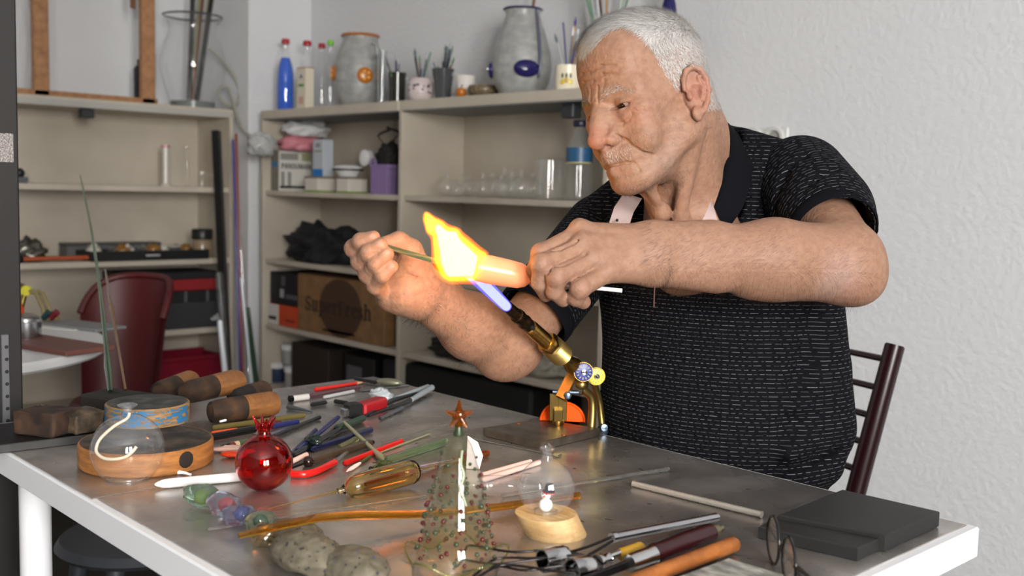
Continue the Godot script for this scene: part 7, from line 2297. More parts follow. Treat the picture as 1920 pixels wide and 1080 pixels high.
func build_head(g: G, back: Transform3D, ht: Transform3D) -> void:
	var hi := ht.affine_inverse()
	var f := Field.new()
	# skull and face masses
	f.egg(Vector3(0, 0.045, -0.014), Vector3(0.077, 0.091, 0.092), 0.01)
	f.egg(Vector3(0, 0.066, 0.036), Vector3(0.064, 0.060, 0.050), 0.04)
	f.egg(Vector3(0, -0.012, 0.028), Vector3(0.062, 0.075, 0.056), 0.03)
	f.bone2(Vector3(0.057, -0.052, -0.002), Vector3(0.024, -0.093, 0.066), 0.016, 0.016, 0.03)
	f.egg(Vector3(0, -0.097, 0.077), Vector3(0.024, 0.017, 0.018), 0.022)
	f.egg2(Vector3(0.047, -0.003, 0.056), Vector3(0.021, 0.016, 0.022), 0.022)
	f.egg(Vector3(0, -0.060, 0.070), Vector3(0.034, 0.030, 0.026), 0.02)
	# temples and cheeks hollow slightly
	f.egg2(Vector3(0.089, 0.045, 0.042), Vector3(0.018, 0.028, 0.026), 0.03, 1)
	f.egg2(Vector3(0.076, -0.056, 0.054), Vector3(0.018, 0.026, 0.024), 0.03, 1)
	# brow ridge, frown and eye sockets
	f.bone2(Vector3(0.051, 0.028, 0.061), Vector3(0.013, 0.024, 0.084), 0.011, 0.011, 0.014)
	f.egg(Vector3(0, 0.025, 0.083), Vector3(0.013, 0.012, 0.010), 0.012)
	f.egg2(Vector3(0.034, 0.011, 0.098), Vector3(0.019, 0.0115, 0.022), 0.010, 1)
	f.egg2(Vector3(0.0140, 0.010, 0.102), Vector3(0.0065, 0.012, 0.012), 0.006, 1)
	# eyeball under its lids: a heavy upper lid, the narrow open slit, the lower lid and the bag beneath
	f.egg2(Vector3(0.0335, 0.0117, 0.0690), Vector3(0.0175, 0.0130, 0.0155), 0.004)
	f.bone2(Vector3(0.0500, 0.0185, 0.0680), Vector3(0.0190, 0.0205, 0.0825), 0.0052, 0.0040, 0.004)
	for s in [-1.0, 1.0]:
		f.chain([Vector3(0.0490 * s, 0.0065, 0.0725), Vector3(0.0340 * s, 0.0020, 0.0838), Vector3(0.0190 * s, 0.0048, 0.0840)], [0.0020, 0.0026, 0.0022], 0.002)
		f.chain([Vector3(0.0500 * s, -0.0030, 0.0690), Vector3(0.0360 * s, -0.0085, 0.0780), Vector3(0.0190 * s, -0.0050, 0.0810)], [0.0050, 0.0064, 0.0050], 0.010)
		f.chain([Vector3(0.0500 * s, 0.0145, 0.0745), Vector3(0.0350 * s, 0.0168, 0.0855), Vector3(0.0210 * s, 0.0160, 0.0865)], [0.0006, 0.0010, 0.0008], 0.002, 1)
	f.egg2(Vector3(0.0335, 0.0060, 0.0875), Vector3(0.0200, 0.0032, 0.0140), 0.0015, 1)
	# nose: long, convex and heavy at the tip
	f.chain([Vector3(0, 0.022, 0.086), Vector3(0, 0.006, 0.0945), Vector3(0, -0.012, 0.1050), Vector3(0, -0.027, 0.1090)], [0.0085, 0.0080, 0.0098, 0.0118], 0.010)
	f.egg(Vector3(0, -0.0305, 0.1110), Vector3(0.0125, 0.0120, 0.0135), 0.008)
	f.egg2(Vector3(0.0150, -0.0340, 0.0965), Vector3(0.0080, 0.0092, 0.0130), 0.005)
	f.bone2(Vector3(0.005, -0.002, 0.092), Vector3(0.021, -0.027, 0.084), 0.010, 0.010, 0.014)
	f.egg2(Vector3(0.0095, -0.0440, 0.1030), Vector3(0.0048, 0.0056, 0.0085), 0.002, 1)
	for s in [-1.0, 1.0]:
		f.chain([Vector3(0.0240 * s, -0.0270, 0.0925), Vector3(0.0255 * s, -0.0350, 0.0905), Vector3(0.0225 * s, -0.0425, 0.0905)], [0.0002, 0.0007, 0.0007], 0.004, 1)
	f.egg2(Vector3(0.0440, -0.038, 0.062), Vector3(0.020, 0.024, 0.020), 0.022)
	# moustache pad, lips, chin groove
	f.bone2(Vector3(0.025, -0.060, 0.082), Vector3(0.0, -0.054, 0.0960), 0.009, 0.010, 0.010)
	f.bone2(Vector3(0.022, -0.0770, 0.0815), Vector3(0.0, -0.0765, 0.0940), 0.0050, 0.0062, 0.012)
	# creases follow the surface: mouth, furrows beside the nose, folds under the eyes, forehead and frown lines
	crease(f, [[-0.031, -0.0735], [-0.024, -0.0708], [-0.012, -0.0692], [0.0, -0.0686], [0.012, -0.0692], [0.024, -0.0708], [0.031, -0.0735]], 0.0017, 0.002, 0.0006)
	for s in [-1.0, 1.0]:
		crease(f, [[0.0235 * s, -0.0300], [0.0300 * s, -0.0430], [0.0385 * s, -0.0570], [0.0455 * s, -0.0710]], 0.0011, 0.006, 0.0004)
		crease(f, [[0.0500 * s, -0.0100], [0.0430 * s, -0.0160], [0.0340 * s, -0.0175], [0.0220 * s, -0.0125]], 0.0008, 0.004, 0.0002)
		crease(f, [[0.0070 * s, 0.0200], [0.0078 * s, 0.0300], [0.0085 * s, 0.0420]], 0.0010, 0.004, 0.0002)
		crease(f, [[0.0170 * s, 0.0360], [0.0215 * s, 0.0470]], 0.0005, 0.004, 0.0)
		crease(f, [[0.0530 * s, 0.0040], [0.0600 * s, 0.0020]], 0.0004, 0.003, 0.0)
		crease(f, [[0.0520 * s, -0.0020], [0.0590 * s, -0.0090]], 0.0004, 0.003, 0.0)
		crease(f, [[0.0310 * s, -0.0750], [0.0330 * s, -0.0860]], 0.0006, 0.006, 0.0)
	for y in [0.054, 0.066]:
		crease(f, [[-0.042, y - 0.005], [-0.022, y + 0.001], [0.0, y - 0.002], [0.022, y + 0.001], [0.042, y - 0.005]], 0.0006, 0.005, 0.0)
	# ears
	for s in [-1.0, 1.0]:
		var turn := Basis(Vector3.UP, -0.42 * s)
		f.egg(Vector3(0.0780 * s, 0.000, -0.016), Vector3(0.0060, 0.030, 0.0175), 0.006, 0, turn)
		var rim := []
		for q in [[0.004, 0.004], [0.000, 0.018], [-0.007, 0.028], [-0.017, 0.0315], [-0.027, 0.025], [-0.032, 0.011], [-0.031, -0.005], [-0.025, -0.020], [-0.016, -0.031]]:
			var z: float = q[0]
			rim.push_back(Vector3((0.0800 + 0.32 * maxf(-z, 0.0)) * s, q[1], z))
		f.chain(rim, [0.0032, 0.0036, 0.0040, 0.0042, 0.0040, 0.0037, 0.0036, 0.0038, 0.0045], 0.003)
		f.egg(Vector3(0.0805 * s, -0.033, -0.008), Vector3(0.0055, 0.0105, 0.0085), 0.006)
		f.egg(Vector3(0.0870 * s, -0.003, -0.012), Vector3(0.0085, 0.0125, 0.0085), 0.003, 1)
		f.egg(Vector3(0.0885 * s, 0.017, -0.016), Vector3(0.0055, 0.0085, 0.0075), 0.004, 1)
		f.chain([Vector3(0.0860 * s, 0.016, -0.0225), Vector3(0.0872 * s, 0.001, -0.0245), Vector3(0.0845 * s, -0.015, -0.0205)], [0.0022, 0.0026, 0.0024], 0.004)
		f.egg(Vector3(0.0815 * s, -0.006, -0.001), Vector3(0.0045, 0.0070, 0.0042), 0.005)
	# neck with tendons, larynx and loose skin
	var base: Vector3 = hi * Vector3(-0.9706, 1.0975, -1.2726)
	var nape: Vector3 = hi * Vector3(-0.9976, 1.1554, -1.3763)
	var notch: Vector3 = hi * Vector3(-0.9383, 1.0795, -1.1946)
	f.bone(Vector3(0, -0.035, -0.028), base, 0.058, 0.064, 0.03)
	f.bone(Vector3(0, -0.020, -0.060), nape, 0.050, 0.060, 0.03)
	f.bone(Vector3(0.055, -0.045, -0.022), notch + Vector3(0.012, 0, 0), 0.013, 0.010, 0.012)
	f.bone(Vector3(-0.055, -0.045, -0.022), notch - Vector3(0.012, 0, 0), 0.013, 0.010, 0.012)
	f.egg(Vector3(0, -0.088, 0.030), Vector3(0.034, 0.022, 0.040), 0.025)
	f.bone(Vector3(0.008, -0.106, 0.052), (Vector3(0.004, -0.106, 0.052)).lerp(notch, 0.62), 0.008, 0.007, 0.010)
	f.bone(Vector3(-0.012, -0.104, 0.050), (Vector3(-0.012, -0.104, 0.050)).lerp(notch, 0.7), 0.007, 0.006, 0.010)
	f.egg((Vector3(0, -0.10, 0.04)).lerp(notch, 0.66) + Vector3(0, 0.0, 0.008), Vector3(0.013, 0.015, 0.012), 0.012)
	var chest: Vector3 = hi * Vector3(-0.9697, 1.0421, -1.2661)
	f.egg(chest, Vector3(0.11, 0.07, 0.07), 0.04)
	var s := SkinLook.new()
	var lo := Vector3(-0.105, -0.30, -0.135)
	# colour of the skin itself: ruddy nose, cheeks and ears, pale brow bones, grey stubble, scalp under the hair
	var ruddy := Color(0.40, 0.155, 0.10, 0.7)
	s.blot(Vector3(0, -0.030, 0.111), 0.032, ruddy)
	s.blot2(Vector3(0.046, -0.012, 0.070), 0.034, Color(0.41, 0.185, 0.12, 0.6))
	s.blot2(Vector3(0.090, 0.0, -0.018), 0.048, Color(0.40, 0.17, 0.12, 0.65))
	s.blot(Vector3(0, 0.062, 0.085), 0.055, Color(0.39, 0.205, 0.125, 0.5))
	var stubble := Color(0.29, 0.21, 0.17, 0.45)
	s.blot(Vector3(0, -0.098, 0.080), 0.040, stubble)
	s.blot2(Vector3(0.046, -0.085, 0.040), 0.040, stubble)
	s.blot(Vector3(0, -0.055, 0.097), 0.026, stubble)
	s.blot2(Vector3(0.013, -0.0738, 0.0965), 0.0075, Color(0.31, 0.14, 0.105, 0.7))
	s.blot(Vector3(0, -0.0735, 0.1005), 0.0080, Color(0.31, 0.14, 0.105, 0.7))
	s.blot2(Vector3(0.034, -0.004, 0.082), 0.018, Color(0.31, 0.155, 0.115, 0.5))
	s.blot2(Vector3(0.088, -0.003, -0.013), 0.013, Color(0.28, 0.11, 0.08, 0.6))
	var scalp := Color(0.46, 0.37, 0.33, 0.75)
	s.blot(Vector3(0, 0.120, -0.02), 0.10, scalp)
	s.blot(Vector3(0, 0.03, -0.115), 0.10, scalp)
	s.blot2(Vector3(0.075, 0.060, -0.045), 0.062, scalp)
	f.march(g, lo, Vector3(0.105, 0.15, 0.138), 0.0017, back * ht, s)


# a groove along points (x, y) of the face, laid on its surface
func crease(f: Field, pts: Array, r: float, k: float, sink: float) -> void:
	var ids := f.all()
	var line := []
	var rad := []
	for q in pts:
		var z := 0.13
		while z > 0.02 and f.at(Vector3(q[0], q[1], z), ids) > 0.0:
			z -= 0.0006
		line.push_back(Vector3(q[0], q[1], z - sink))
		rad.push_back(r)
	rad[0] *= 0.5
	rad[rad.size() - 1] *= 0.5
	f.chain(line, rad, k, 1)


func build_arms(g: G, back: Transform3D) -> void:
	var f := Field.new()
	var s := SkinLook.new()
	# ---- his left arm (nearer the camera): elbow at the right, forearm level, back of the hand to the viewer
	var sh := Vector3(-0.8718, 1.1399, -1.4199)
	var el := Vector3(-0.7365, 1.0402, -1.3157)
	var fm := Vector3(-0.7871, 1.0439, -1.2185)
	var wr := Vector3(-0.8602, 1.0506, -1.0686)
	f.bone(sh, el, 0.050, 0.048, 0.01)
	f.bone(el, fm, 0.0505, 0.0500, 0.02)
	f.bone(fm, wr, 0.0500, 0.0290, 0.02)
	f.egg(Vector3(-0.7212, 1.0135, -1.321), Vector3(0.030, 0.026, 0.030), 0.03)
	f.bone(Vector3(-0.7272, 1.0188, -1.3226), Vector3(-0.8095, 1.021, -1.1916), 0.024, 0.026, 0.03)
	f.bone(Vector3(-0.8323, 1.0655, -1.1368), Vector3(-0.8636, 1.0677, -1.06), 0.026, 0.021, 0.02)
	f.bone(Vector3(-0.821, 1.0243, -1.1359), Vector3(-0.8585, 1.0306, -1.056), 0.026, 0.022, 0.02)
	# hand
	var li := [Vector3(-0.9204, 1.0733, -0.9858), Vector3(-0.9339, 1.048, -0.9285), Vector3(-0.9518, 1.0258, -0.9357), Vector3(-0.9643, 1.0093, -0.9495)]
	var lm := [Vector3(-0.9055, 1.0574, -0.9745), Vector3(-0.9139, 1.0366, -0.9101), Vector3(-0.9218, 1.0128, -0.916), Vector3(-0.9283, 0.9969, -0.9334)]
	var lr := [Vector3(-0.8905, 1.0415, -0.9766), Vector3(-0.896, 1.022, -0.9184), Vector3(-0.9032, 1.0036, -0.9228), Vector3(-0.9062, 0.9918, -0.9414)]
	var lp := [Vector3(-0.8751, 1.0269, -0.988), Vector3(-0.8793, 1.0079, -0.9429), Vector3(-0.8888, 0.9958, -0.9459), Vector3(-0.8915, 0.9893, -0.9626)]
	f.bone(Vector3(-0.8647, 1.065, -1.0584), li[0], 0.0200, 0.0150, 0.02)
	f.bone(Vector3(-0.8606, 1.0544, -1.054), lm[0], 0.0200, 0.0150, 0.02)
	f.bone(Vector3(-0.8597, 1.0428, -1.0535), lr[0], 0.0200, 0.0145, 0.02)
	f.bone(Vector3(-0.8629, 1.0323, -1.0559), lp[0], 0.0190, 0.0140, 0.02)
	f.bone(Vector3(-0.8897, 1.0513, -1.055), Vector3(-0.9228, 1.0503, -1.0094), 0.024, 0.018, 0.02)
	f.chain(li, [0.0130, 0.0118, 0.0104, 0.0090], 0.004)
	f.chain(lm, [0.0132, 0.0122, 0.0108, 0.0095], 0.004)
	f.chain(lr, [0.0130, 0.0120, 0.0106, 0.0093], 0.004)
	f.chain(lp, [0.0122, 0.0114, 0.0104, 0.0092], 0.004)
	for q in [[li[1], 0.0128], [lm[1], 0.0132], [lr[1], 0.0130], [lp[1], 0.0124]]:
		f.egg(q[0], Vector3.ONE * q[1], 0.004)
	for q in [[Vector3(-0.9195, 1.0809, -0.9805), 0.0100], [Vector3(-0.903, 1.0623, -0.9676), 0.0098], [Vector3(-0.886, 1.0453, -0.9716), 0.0092], [Vector3(-0.8691, 1.0302, -0.9831), 0.0085]]:
		f.egg(q[0], Vector3.ONE * q[1], 0.012)
	# thumb behind, closing on the glass from below
	f.chain([Vector3(-0.899, 1.0331, -1.0616), Vector3(-0.943, 1.0191, -1.0277), Vector3(-0.9684, 1.0079, -0.9948), Vector3(-0.9808, 1.0058, -0.9697)], [0.0190, 0.0140, 0.0118, 0.0095], 0.010)
	# tendons and veins on the back of the hand
	f.chain([Vector3(-0.8566, 1.063, -1.036), Vector3(-0.8805, 1.065, -1.0021), Vector3(-0.9012, 1.0657, -0.9714)], [0.0020, 0.0028, 0.0030], 0.008)
	f.chain([Vector3(-0.8522, 1.0526, -1.0334), Vector3(-0.8707, 1.0508, -1.0018), Vector3(-0.8856, 1.048, -0.971)], [0.0020, 0.0028, 0.0030], 0.008)
	f.chain([Vector3(-0.8565, 1.0738, -1.0405), Vector3(-0.8821, 1.0755, -1.0136), Vector3(-0.9104, 1.0772, -0.9808)], [0.0020, 0.0028, 0.0030], 0.008)
	f.chain([Vector3(-0.8579, 1.0389, -1.0284), Vector3(-0.8685, 1.0481, -1.0096), Vector3(-0.88, 1.0532, -0.9922), Vector3(-0.8915, 1.0647, -0.9845)], [0.0016, 0.0020, 0.0018, 0.0012], 0.004)
	# creases between the fingers
	f.chain([Vector3(-0.8994, 1.0659, -0.9617), Vector3(-0.9058, 1.0542, -0.9327), Vector3(-0.918, 1.0423, -0.9065)], [0.0012, 0.0016, 0.0016], 0.004, 1)
	f.chain([Vector3(-0.8866, 1.0495, -0.9584), Vector3(-0.8909, 1.0383, -0.9274), Vector3(-0.8992, 1.0267, -0.9068)], [0.0012, 0.0018, 0.0018], 0.004, 1)
	f.chain([Vector3(-0.8722, 1.0346, -0.9628), Vector3(-0.8758, 1.0259, -0.9403), Vector3(-0.8844, 1.0129, -0.9236)], [0.0012, 0.0020, 0.0022], 0.004, 1)
	var knuckle := Color(0.38, 0.19, 0.13, 0.5)
	for q in [li[1], lm[1], lr[1], lp[1]]:
		s.blot(q, 0.016, knuckle)
	s.blot(Vector3(-0.7256, 1.0246, -1.2665), 0.05, Color(0.46, 0.33, 0.29, 0.65))
	s.blot(Vector3(-0.7157, 1.0067, -1.2893), 0.03, Color(0.38, 0.19, 0.14, 0.5))
	# ---- his right arm: elbow low, fist raised, palm to the viewer
	var sr := Vector3(-1.1677, 1.0561, -1.2995)
	var er := Vector3(-1.1534, 0.8913, -1.0873)
	var wq := Vector3(-1.1574, 0.9768, -0.9262)
	f.bone(sr, er, 0.048, 0.044, 0.01)
	f.bone(er, Vector3(-1.1662, 0.9239, -1.0195), 0.046, 0.047, 0.02)
	f.bone(Vector3(-1.1662, 0.9239, -1.0195), wq, 0.047, 0.029, 0.02)
	f.egg(Vector3(-1.1644, 0.8716, -1.0729), Vector3(0.030, 0.028, 0.030), 0.03)
	f.bone(Vector3(-1.1573, 0.9731, -0.9551), Vector3(-1.1533, 0.9958, -0.9111), 0.024, 0.020, 0.02)
	f.bone(Vector3(-1.1601, 0.9455, -0.963), Vector3(-1.157, 0.9675, -0.9034), 0.024, 0.020, 0.02)
	var ri := [Vector3(-1.1933, 1.031, -0.8852), Vector3(-1.1852, 1.0417, -0.822), Vector3(-1.1652, 1.0529, -0.8183), Vector3(-1.1507, 1.0585, -0.8286)]
	var rm := [Vector3(-1.1902, 1.009, -0.8796), Vector3(-1.1729, 1.0252, -0.8241), Vector3(-1.1505, 1.0381, -0.8202), Vector3(-1.1382, 1.0492, -0.8319)]
	var rr := [Vector3(-1.1846, 0.9888, -0.874), Vector3(-1.1629, 1.0084, -0.8294), Vector3(-1.1401, 1.0238, -0.825), Vector3(-1.1298, 1.0375, -0.8363)]
	var rp := [Vector3(-1.1737, 0.9721, -0.8717), Vector3(-1.1563, 0.9928, -0.8372), Vector3(-1.1354, 1.0083, -0.8322), Vector3(-1.1272, 1.0206, -0.8426)]
	f.bone(Vector3(-1.1532, 0.9943, -0.9111), ri[0], 0.0200, 0.0150, 0.02)
	f.bone(Vector3(-1.1536, 0.9869, -0.9096), rm[0], 0.0200, 0.0155, 0.02)
	f.bone(Vector3(-1.1549, 0.978, -0.9071), rr[0], 0.0200, 0.0150, 0.02)
	f.bone(Vector3(-1.1547, 0.9707, -0.9033), rp[0], 0.0200, 0.0145, 0.02)
	f.egg(Vector3(-1.1577, 0.9792, -0.8778), Vector3(0.026, 0.022, 0.018), 0.02)
	f.egg(Vector3(-1.1489, 1.0175, -0.8924), Vector3(0.022, 0.026, 0.018), 0.02)
	f.chain(ri, [0.0128, 0.0120, 0.0108, 0.0092], 0.004)
	f.chain(rm, [0.0130, 0.0122, 0.0110, 0.0095], 0.004)
	f.chain(rr, [0.0128, 0.0118, 0.0106, 0.0092], 0.004)
	f.chain(rp, [0.0118, 0.0108, 0.0098, 0.0086], 0.004)
	for q in [[ri[1], 0.0130], [rm[1], 0.0132], [rr[1], 0.0128], [rp[1], 0.0118]]:
		f.egg(q[0], Vector3.ONE * q[1], 0.004)
	# thumb over the top, pinching the rod
	f.chain([Vector3(-1.148, 1.0082, -0.9067), Vector3(-1.1533, 1.0406, -0.8953), Vector3(-1.1559, 1.0525, -0.8751), Vector3(-1.1588, 1.0498, -0.854)], [0.0190, 0.0135, 0.0122, 0.0100], 0.008)
	# palm lines
	f.chain([Vector3(-1.1258, 1.0149, -0.8872), Vector3(-1.1345, 1.019, -0.8757), Vector3(-1.1485, 1.0183, -0.8665)], [0.0008, 0.0013, 0.0008], 0.003, 1)
	f.chain([Vector3(-1.1293, 1.0045, -0.8865), Vector3(-1.1372, 1.0087, -0.8743), Vector3(-1.1525, 1.0035, -0.8662)], [0.0008, 0.0013, 0.0008], 0.003, 1)
	f.chain([Vector3(-1.1312, 1.0067, -0.9009), Vector3(-1.1312, 0.9894, -0.8957), Vector3(-1.1361, 0.9702, -0.8907)], [0.0010, 0.0015, 0.0010], 0.004, 1)
	for q in [ri, rm, rr, rp]:
		s.blot(q[1], 0.015, knuckle)
		var tip: Vector3 = q[3]
		var dip: Vector3 = q[2]
		s.blot(tip + Vector3(0.0062, 0.0024, 0.0066), 0.0068, Color(0.47, 0.29, 0.23, 1.0))
	s.blot(Vector3(-1.1436, 0.9965, -0.8776), 0.06, Color(0.42, 0.22, 0.135, 0.4))
	var st := []
	# each hand on a fine grid, the arms on a coarser one, meeting at the wrist
	for side in 2:
		var pts: Array = li + lm + lr + lp if side == 0 else ri + rm + rr + rp
		var w: Vector3 = wr if side == 0 else wq
		var up: Vector3 = fm if side == 0 else er
		var lo: Vector3 = w
		var hi: Vector3 = w
		for p in pts:
			lo = lo.min(p)
			hi = hi.max(p)
		var axis := (w - up).normalized()
		lo -= Vector3.ONE * 0.052
		hi += Vector3.ONE * 0.052
		f.march(g, lo, hi, 0.0018, back, s, w - axis * 0.004, axis)
		var top: Vector3 = sh if side == 0 else sr
		var lo2: Vector3 = w.min(up).min(top).min(el if side == 0 else er) - Vector3.ONE * 0.085
		var hi2: Vector3 = w.max(up).max(top).max(el if side == 0 else er) + Vector3.ONE * 0.085
		f.march(g, lo2, hi2, 0.0055, back, s, w + axis * 0.003, -axis)


class Tuft:
	var g := G.new()
	var rg := RandomNumberGenerator.new()

	func _init(seed_: int) -> void:
		rg.seed = seed_
		g.tinted = true

	# one hair: a thin tapering blade that bends along its way
	func hair(root: Vector3, d: Vector3, n: Vector3, length: float, width: float, c: Color) -> void:
		var jit := Vector3(rg.randf_range(-1, 1), rg.randf_range(-1, 1), rg.randf_range(-1, 1))
		var t := (d + jit * 0.28).normalized()
		var side := t.cross(n + jit * 0.6).normalized() * width * 0.5
		var mid := root + (t * 0.5 + n * 0.16) * length
		var tip := root + (t + n * 0.12 + jit * 0.1) * length
		g.tint = c
		var up := (n + t * 0.3).normalized()
		var a := g.add(root - side - n * 0.0006, up)
		var b := g.add(root + side - n * 0.0006, up)
		var e := g.add(mid + side * 0.8, up)
		var h := g.add(mid - side * 0.8, up)
		var k := g.add(tip, up)
		g.tri(a, b, e)
		g.tri(a, e, h)
		g.tri(h, e, k)


func build_hair(g: G, n: int, man: Node3D, ht: Transform3D, back: Transform3D) -> void:
	var hi := (back * ht).affine_inverse()
	var nb := hi.basis.orthonormalized()
	var fwd := (back * ht).basis.orthonormalized()
	var hair_m := M("grey_hair", Color.WHITE, 0.55)
	hair_m.vertex_color_use_as_albedo = true
	var dark_m := M("dark_body_hair", rgb(52, 40, 34), 0.6)
	var top := Tuft.new(301)
	var brow := Tuft.new(302)
	var must := Tuft.new(303)
	var stub := Tuft.new(304)
	var wave := FastNoiseLite.new()
	wave.seed = 9
	wave.frequency = 14.0
	for i in n:
		var p := hi * g.v[i]
		var d := nb * g.n[i]
		var w := fwd * d
		# hairline: high at the temples, a forelock in the middle, low before the ear and down to the nape
		var line := 0.0
		if p.z > 0.045:
			line = 0.094 + 0.016 * smoothstep(0.012, 0.040, absf(p.x)) + wave.get_noise_2d(p.x, 3.0) * 0.004
		elif p.z > 0.006:
			line = lerpf(0.004, 0.110, smoothstep(0.006, 0.050, p.z))
		else:
			line = -0.030 if p.z < -0.030 else 0.012
		var over := p.y - line
		if over > 0.0 and not (absf(p.x) > 0.0765 and p.y < 0.034 and p.z > -0.058):
			var high := smoothstep(0.055, 0.105, p.y)
			var dir := Vector3(-0.35 + wave.get_noise_3dv(p) * 0.5, -0.12, 0.9).lerp(Vector3(0.0, -1.0, -0.25 + 0.2 * wave.get_noise_3dv(p * 0.7)), 1.0 - high)
			dir = (dir - d * dir.dot(d)).normalized()
			var thin := (1.0 - 0.6 * smoothstep(0.022, 0.0, over)) * lerpf(0.62, 1.0, high)
			for k in 5:
				if top.rg.randf() > thin:
					continue
				var c := top.rg.randf()
				var tone := 0.56 + 0.2 * top.rg.randf() if c > 0.2 else 0.26 + 0.2 * top.rg.randf()
				var off := fwd * Vector3(top.rg.randf_range(-1, 1), top.rg.randf_range(-1, 1), top.rg.randf_range(-1, 1)) * 0.0014
				top.hair(g.v[i] + off, fwd * dir, w, lerpf(0.0055, 0.018, high) * top.rg.randf_range(0.6, 1.15), 0.00034, Color(tone, tone * 0.965, tone * 0.93))
		# eyebrows
		var ax := absf(p.x)
		if ax > 0.008 and ax < 0.056 and p.z > 0.045:
			var by := 0.0255 + 0.0045 * smoothstep(0.01, 0.034, ax) - 0.008 * smoothstep(0.036, 0.056, ax)
			if absf(p.y - by) < 0.0048 - 0.0024 * smoothstep(0.03, 0.055, ax) and brow.rg.randf() < 0.5:
				for k in 2:
					var c := brow.rg.randf()
					var tone := 0.50 + 0.2 * brow.rg.randf() if c > 0.66 else 0.10 + 0.12 * brow.rg.randf()
					var dv := Vector3(signf(p.x) * 0.9, 0.35 - 1.1 * smoothstep(0.02, 0.055, ax), -0.2)
					brow.hair(g.v[i], fwd * dv.normalized(), w, brow.rg.randf_range(0.004, 0.008), 0.00032, Color(tone, tone * 0.93, tone * 0.85) * 0.8)
		# moustache, clipped short
		if p.z > 0.07 and p.y < -0.046 and p.y > -0.0630 - 0.10 * maxf(ax - 0.012, 0.0) and ax < 0.034 and d.y < 0.75 and must.rg.randf() < 0.38:
			for k in 2:
				var tone := 0.42 + 0.3 * must.rg.randf() if must.rg.randf() > 0.3 else 0.2
				must.hair(g.v[i], fwd * Vector3(signf(p.x) * 0.35, -1, 0.1), w, must.rg.randf_range(0.003, 0.006), 0.00034, Color(tone, tone * 0.86, tone * 0.72))
		# white stubble
		elif p.y < -0.036 and p.y > -0.125 and p.z > -0.01 and d.z > -0.3 and absf(p.y + 0.072) > 0.006 and stub.rg.randf() < 0.10:
			stub.hair(g.v[i], fwd * Vector3(0, -1, 0.3), w, 0.0026, 0.00034, Color(0.42, 0.38, 0.34) if stub.rg.randf() > 0.45 else Color(0.12, 0.10, 0.09))
	put("hair", top.g, hair_m, man)
	put("eyebrows", brow.g, hair_m, man)
	put("moustache", must.g, hair_m, man)
	put("stubble", stub.g, hair_m, man)
	# dark hair on both forearms
	var arm := Tuft.new(305)
	var e0 := back * Vector3(-0.7365, 1.0402, -1.3157)
	var e1 := back * Vector3(-0.8602, 1.0506, -1.0686)
	var q0 := back * Vector3(-1.1601, 0.8854, -1.0794)
	var q1 := back * Vector3(-1.1574, 0.9768, -0.9262)
	for i in range(n, g.v.size()):
		var p := g.v[i]
		for s in 2:
			var a := e0 if s == 0 else q0
			var b := e1 if s == 0 else q1
			var ax := b - a
			var h := (p - a).dot(ax) / ax.length_squared()
			if h < -0.05 or h > 1.12 or (p - a - ax * h).length() > 0.075:
				continue
			var below := g.n[i].y < -0.1
			if arm.rg.randf() > (0.55 if s == 0 else 0.25) * (1.8 if below else 1.0) * (0.25 if h > 1.0 else 1.0):
				continue
			var d := (ax.normalized() * 0.75 + Vector3.DOWN * 0.5).normalized()
			if below:
				d = (ax.normalized() * 0.4 + g.n[i]).normalized()
			arm.hair(p, d, g.n[i], arm.rg.randf_range(0.006, 0.018), 0.00020, Color.WHITE)
	put("arm_hair", arm.g, dark_m, man)
	# eyes behind the lids
	var eye_m := M("eye_white", rgb(142, 120, 108), 0.15)
	var iris_m := M("dark_iris", rgb(30, 18, 12), 0.08)
	for s in [-1.0, 1.0]:
		var c := Vector3(0.0335 * s, 0.0105, 0.0692)
		var e := G.new().ball(back * ht * xf(c.x, c.y, c.z), Vector3.ONE * 0.0130, 14, 20)
		var eye := put("eye", e, eye_m, man)
		var gaze := Vector3(-0.12, -0.32, 0.94).normalized()
		put("iris", G.new().ball(back * ht * along(c + gaze * 0.0102, gaze), Vector3(0.0072, 0.0036, 0.0072), 8, 16), iris_m, eye)


func dash_cloth() -> StandardMaterial3D:
	if mats.has("dashed_cloth"):
		return mats["dashed_cloth"]
	var im := Image.create(512, 512, false, Image.FORMAT_RGB8)
	var rg := RandomNumberGenerator.new()
	rg.seed = 77
	var ground := Color(0.055, 0.057, 0.075)
	for y in 512:
		for x in 512:
			var v := 1.0 + 0.18 * sin(x * 1.57) * sin(y * 1.57)
			im.set_pixel(x, y, Color(ground.r * v, ground.g * v, ground.b * v))
	for row in 12:
		var y0 := int(row * 512.0 / 12.0) + 12
		var x := rg.randi_range(0, 30)
		while x < 500:
			var ln := rg.randi_range(26, 96)
			var tone := rg.randf_range(0.28, 0.50)
			for xx in range(x, mini(x + ln, 512)):
				for yy in 6:
					var v := tone * (0.75 + 0.5 * rg.randf()) * (0.5 if yy in [0, 5] else 1.0)
					im.set_pixel(xx, y0 + yy, Color(v, v, v * 1.03))
			x += ln + rg.randi_range(14, 44)
	var m := M("dashed_cloth", Color.WHITE, 0.85)
	m.albedo_texture = ImageTexture.create_from_image(im)
	m.uv1_scale = Vector3(1.0 / 0.076, 1.0 / 0.076, 1)
	bumpy(m, noise_tex("cloth_folds", 0.02, 3, 210), 0.25)
	m.metallic_specular = 0.2
	return m


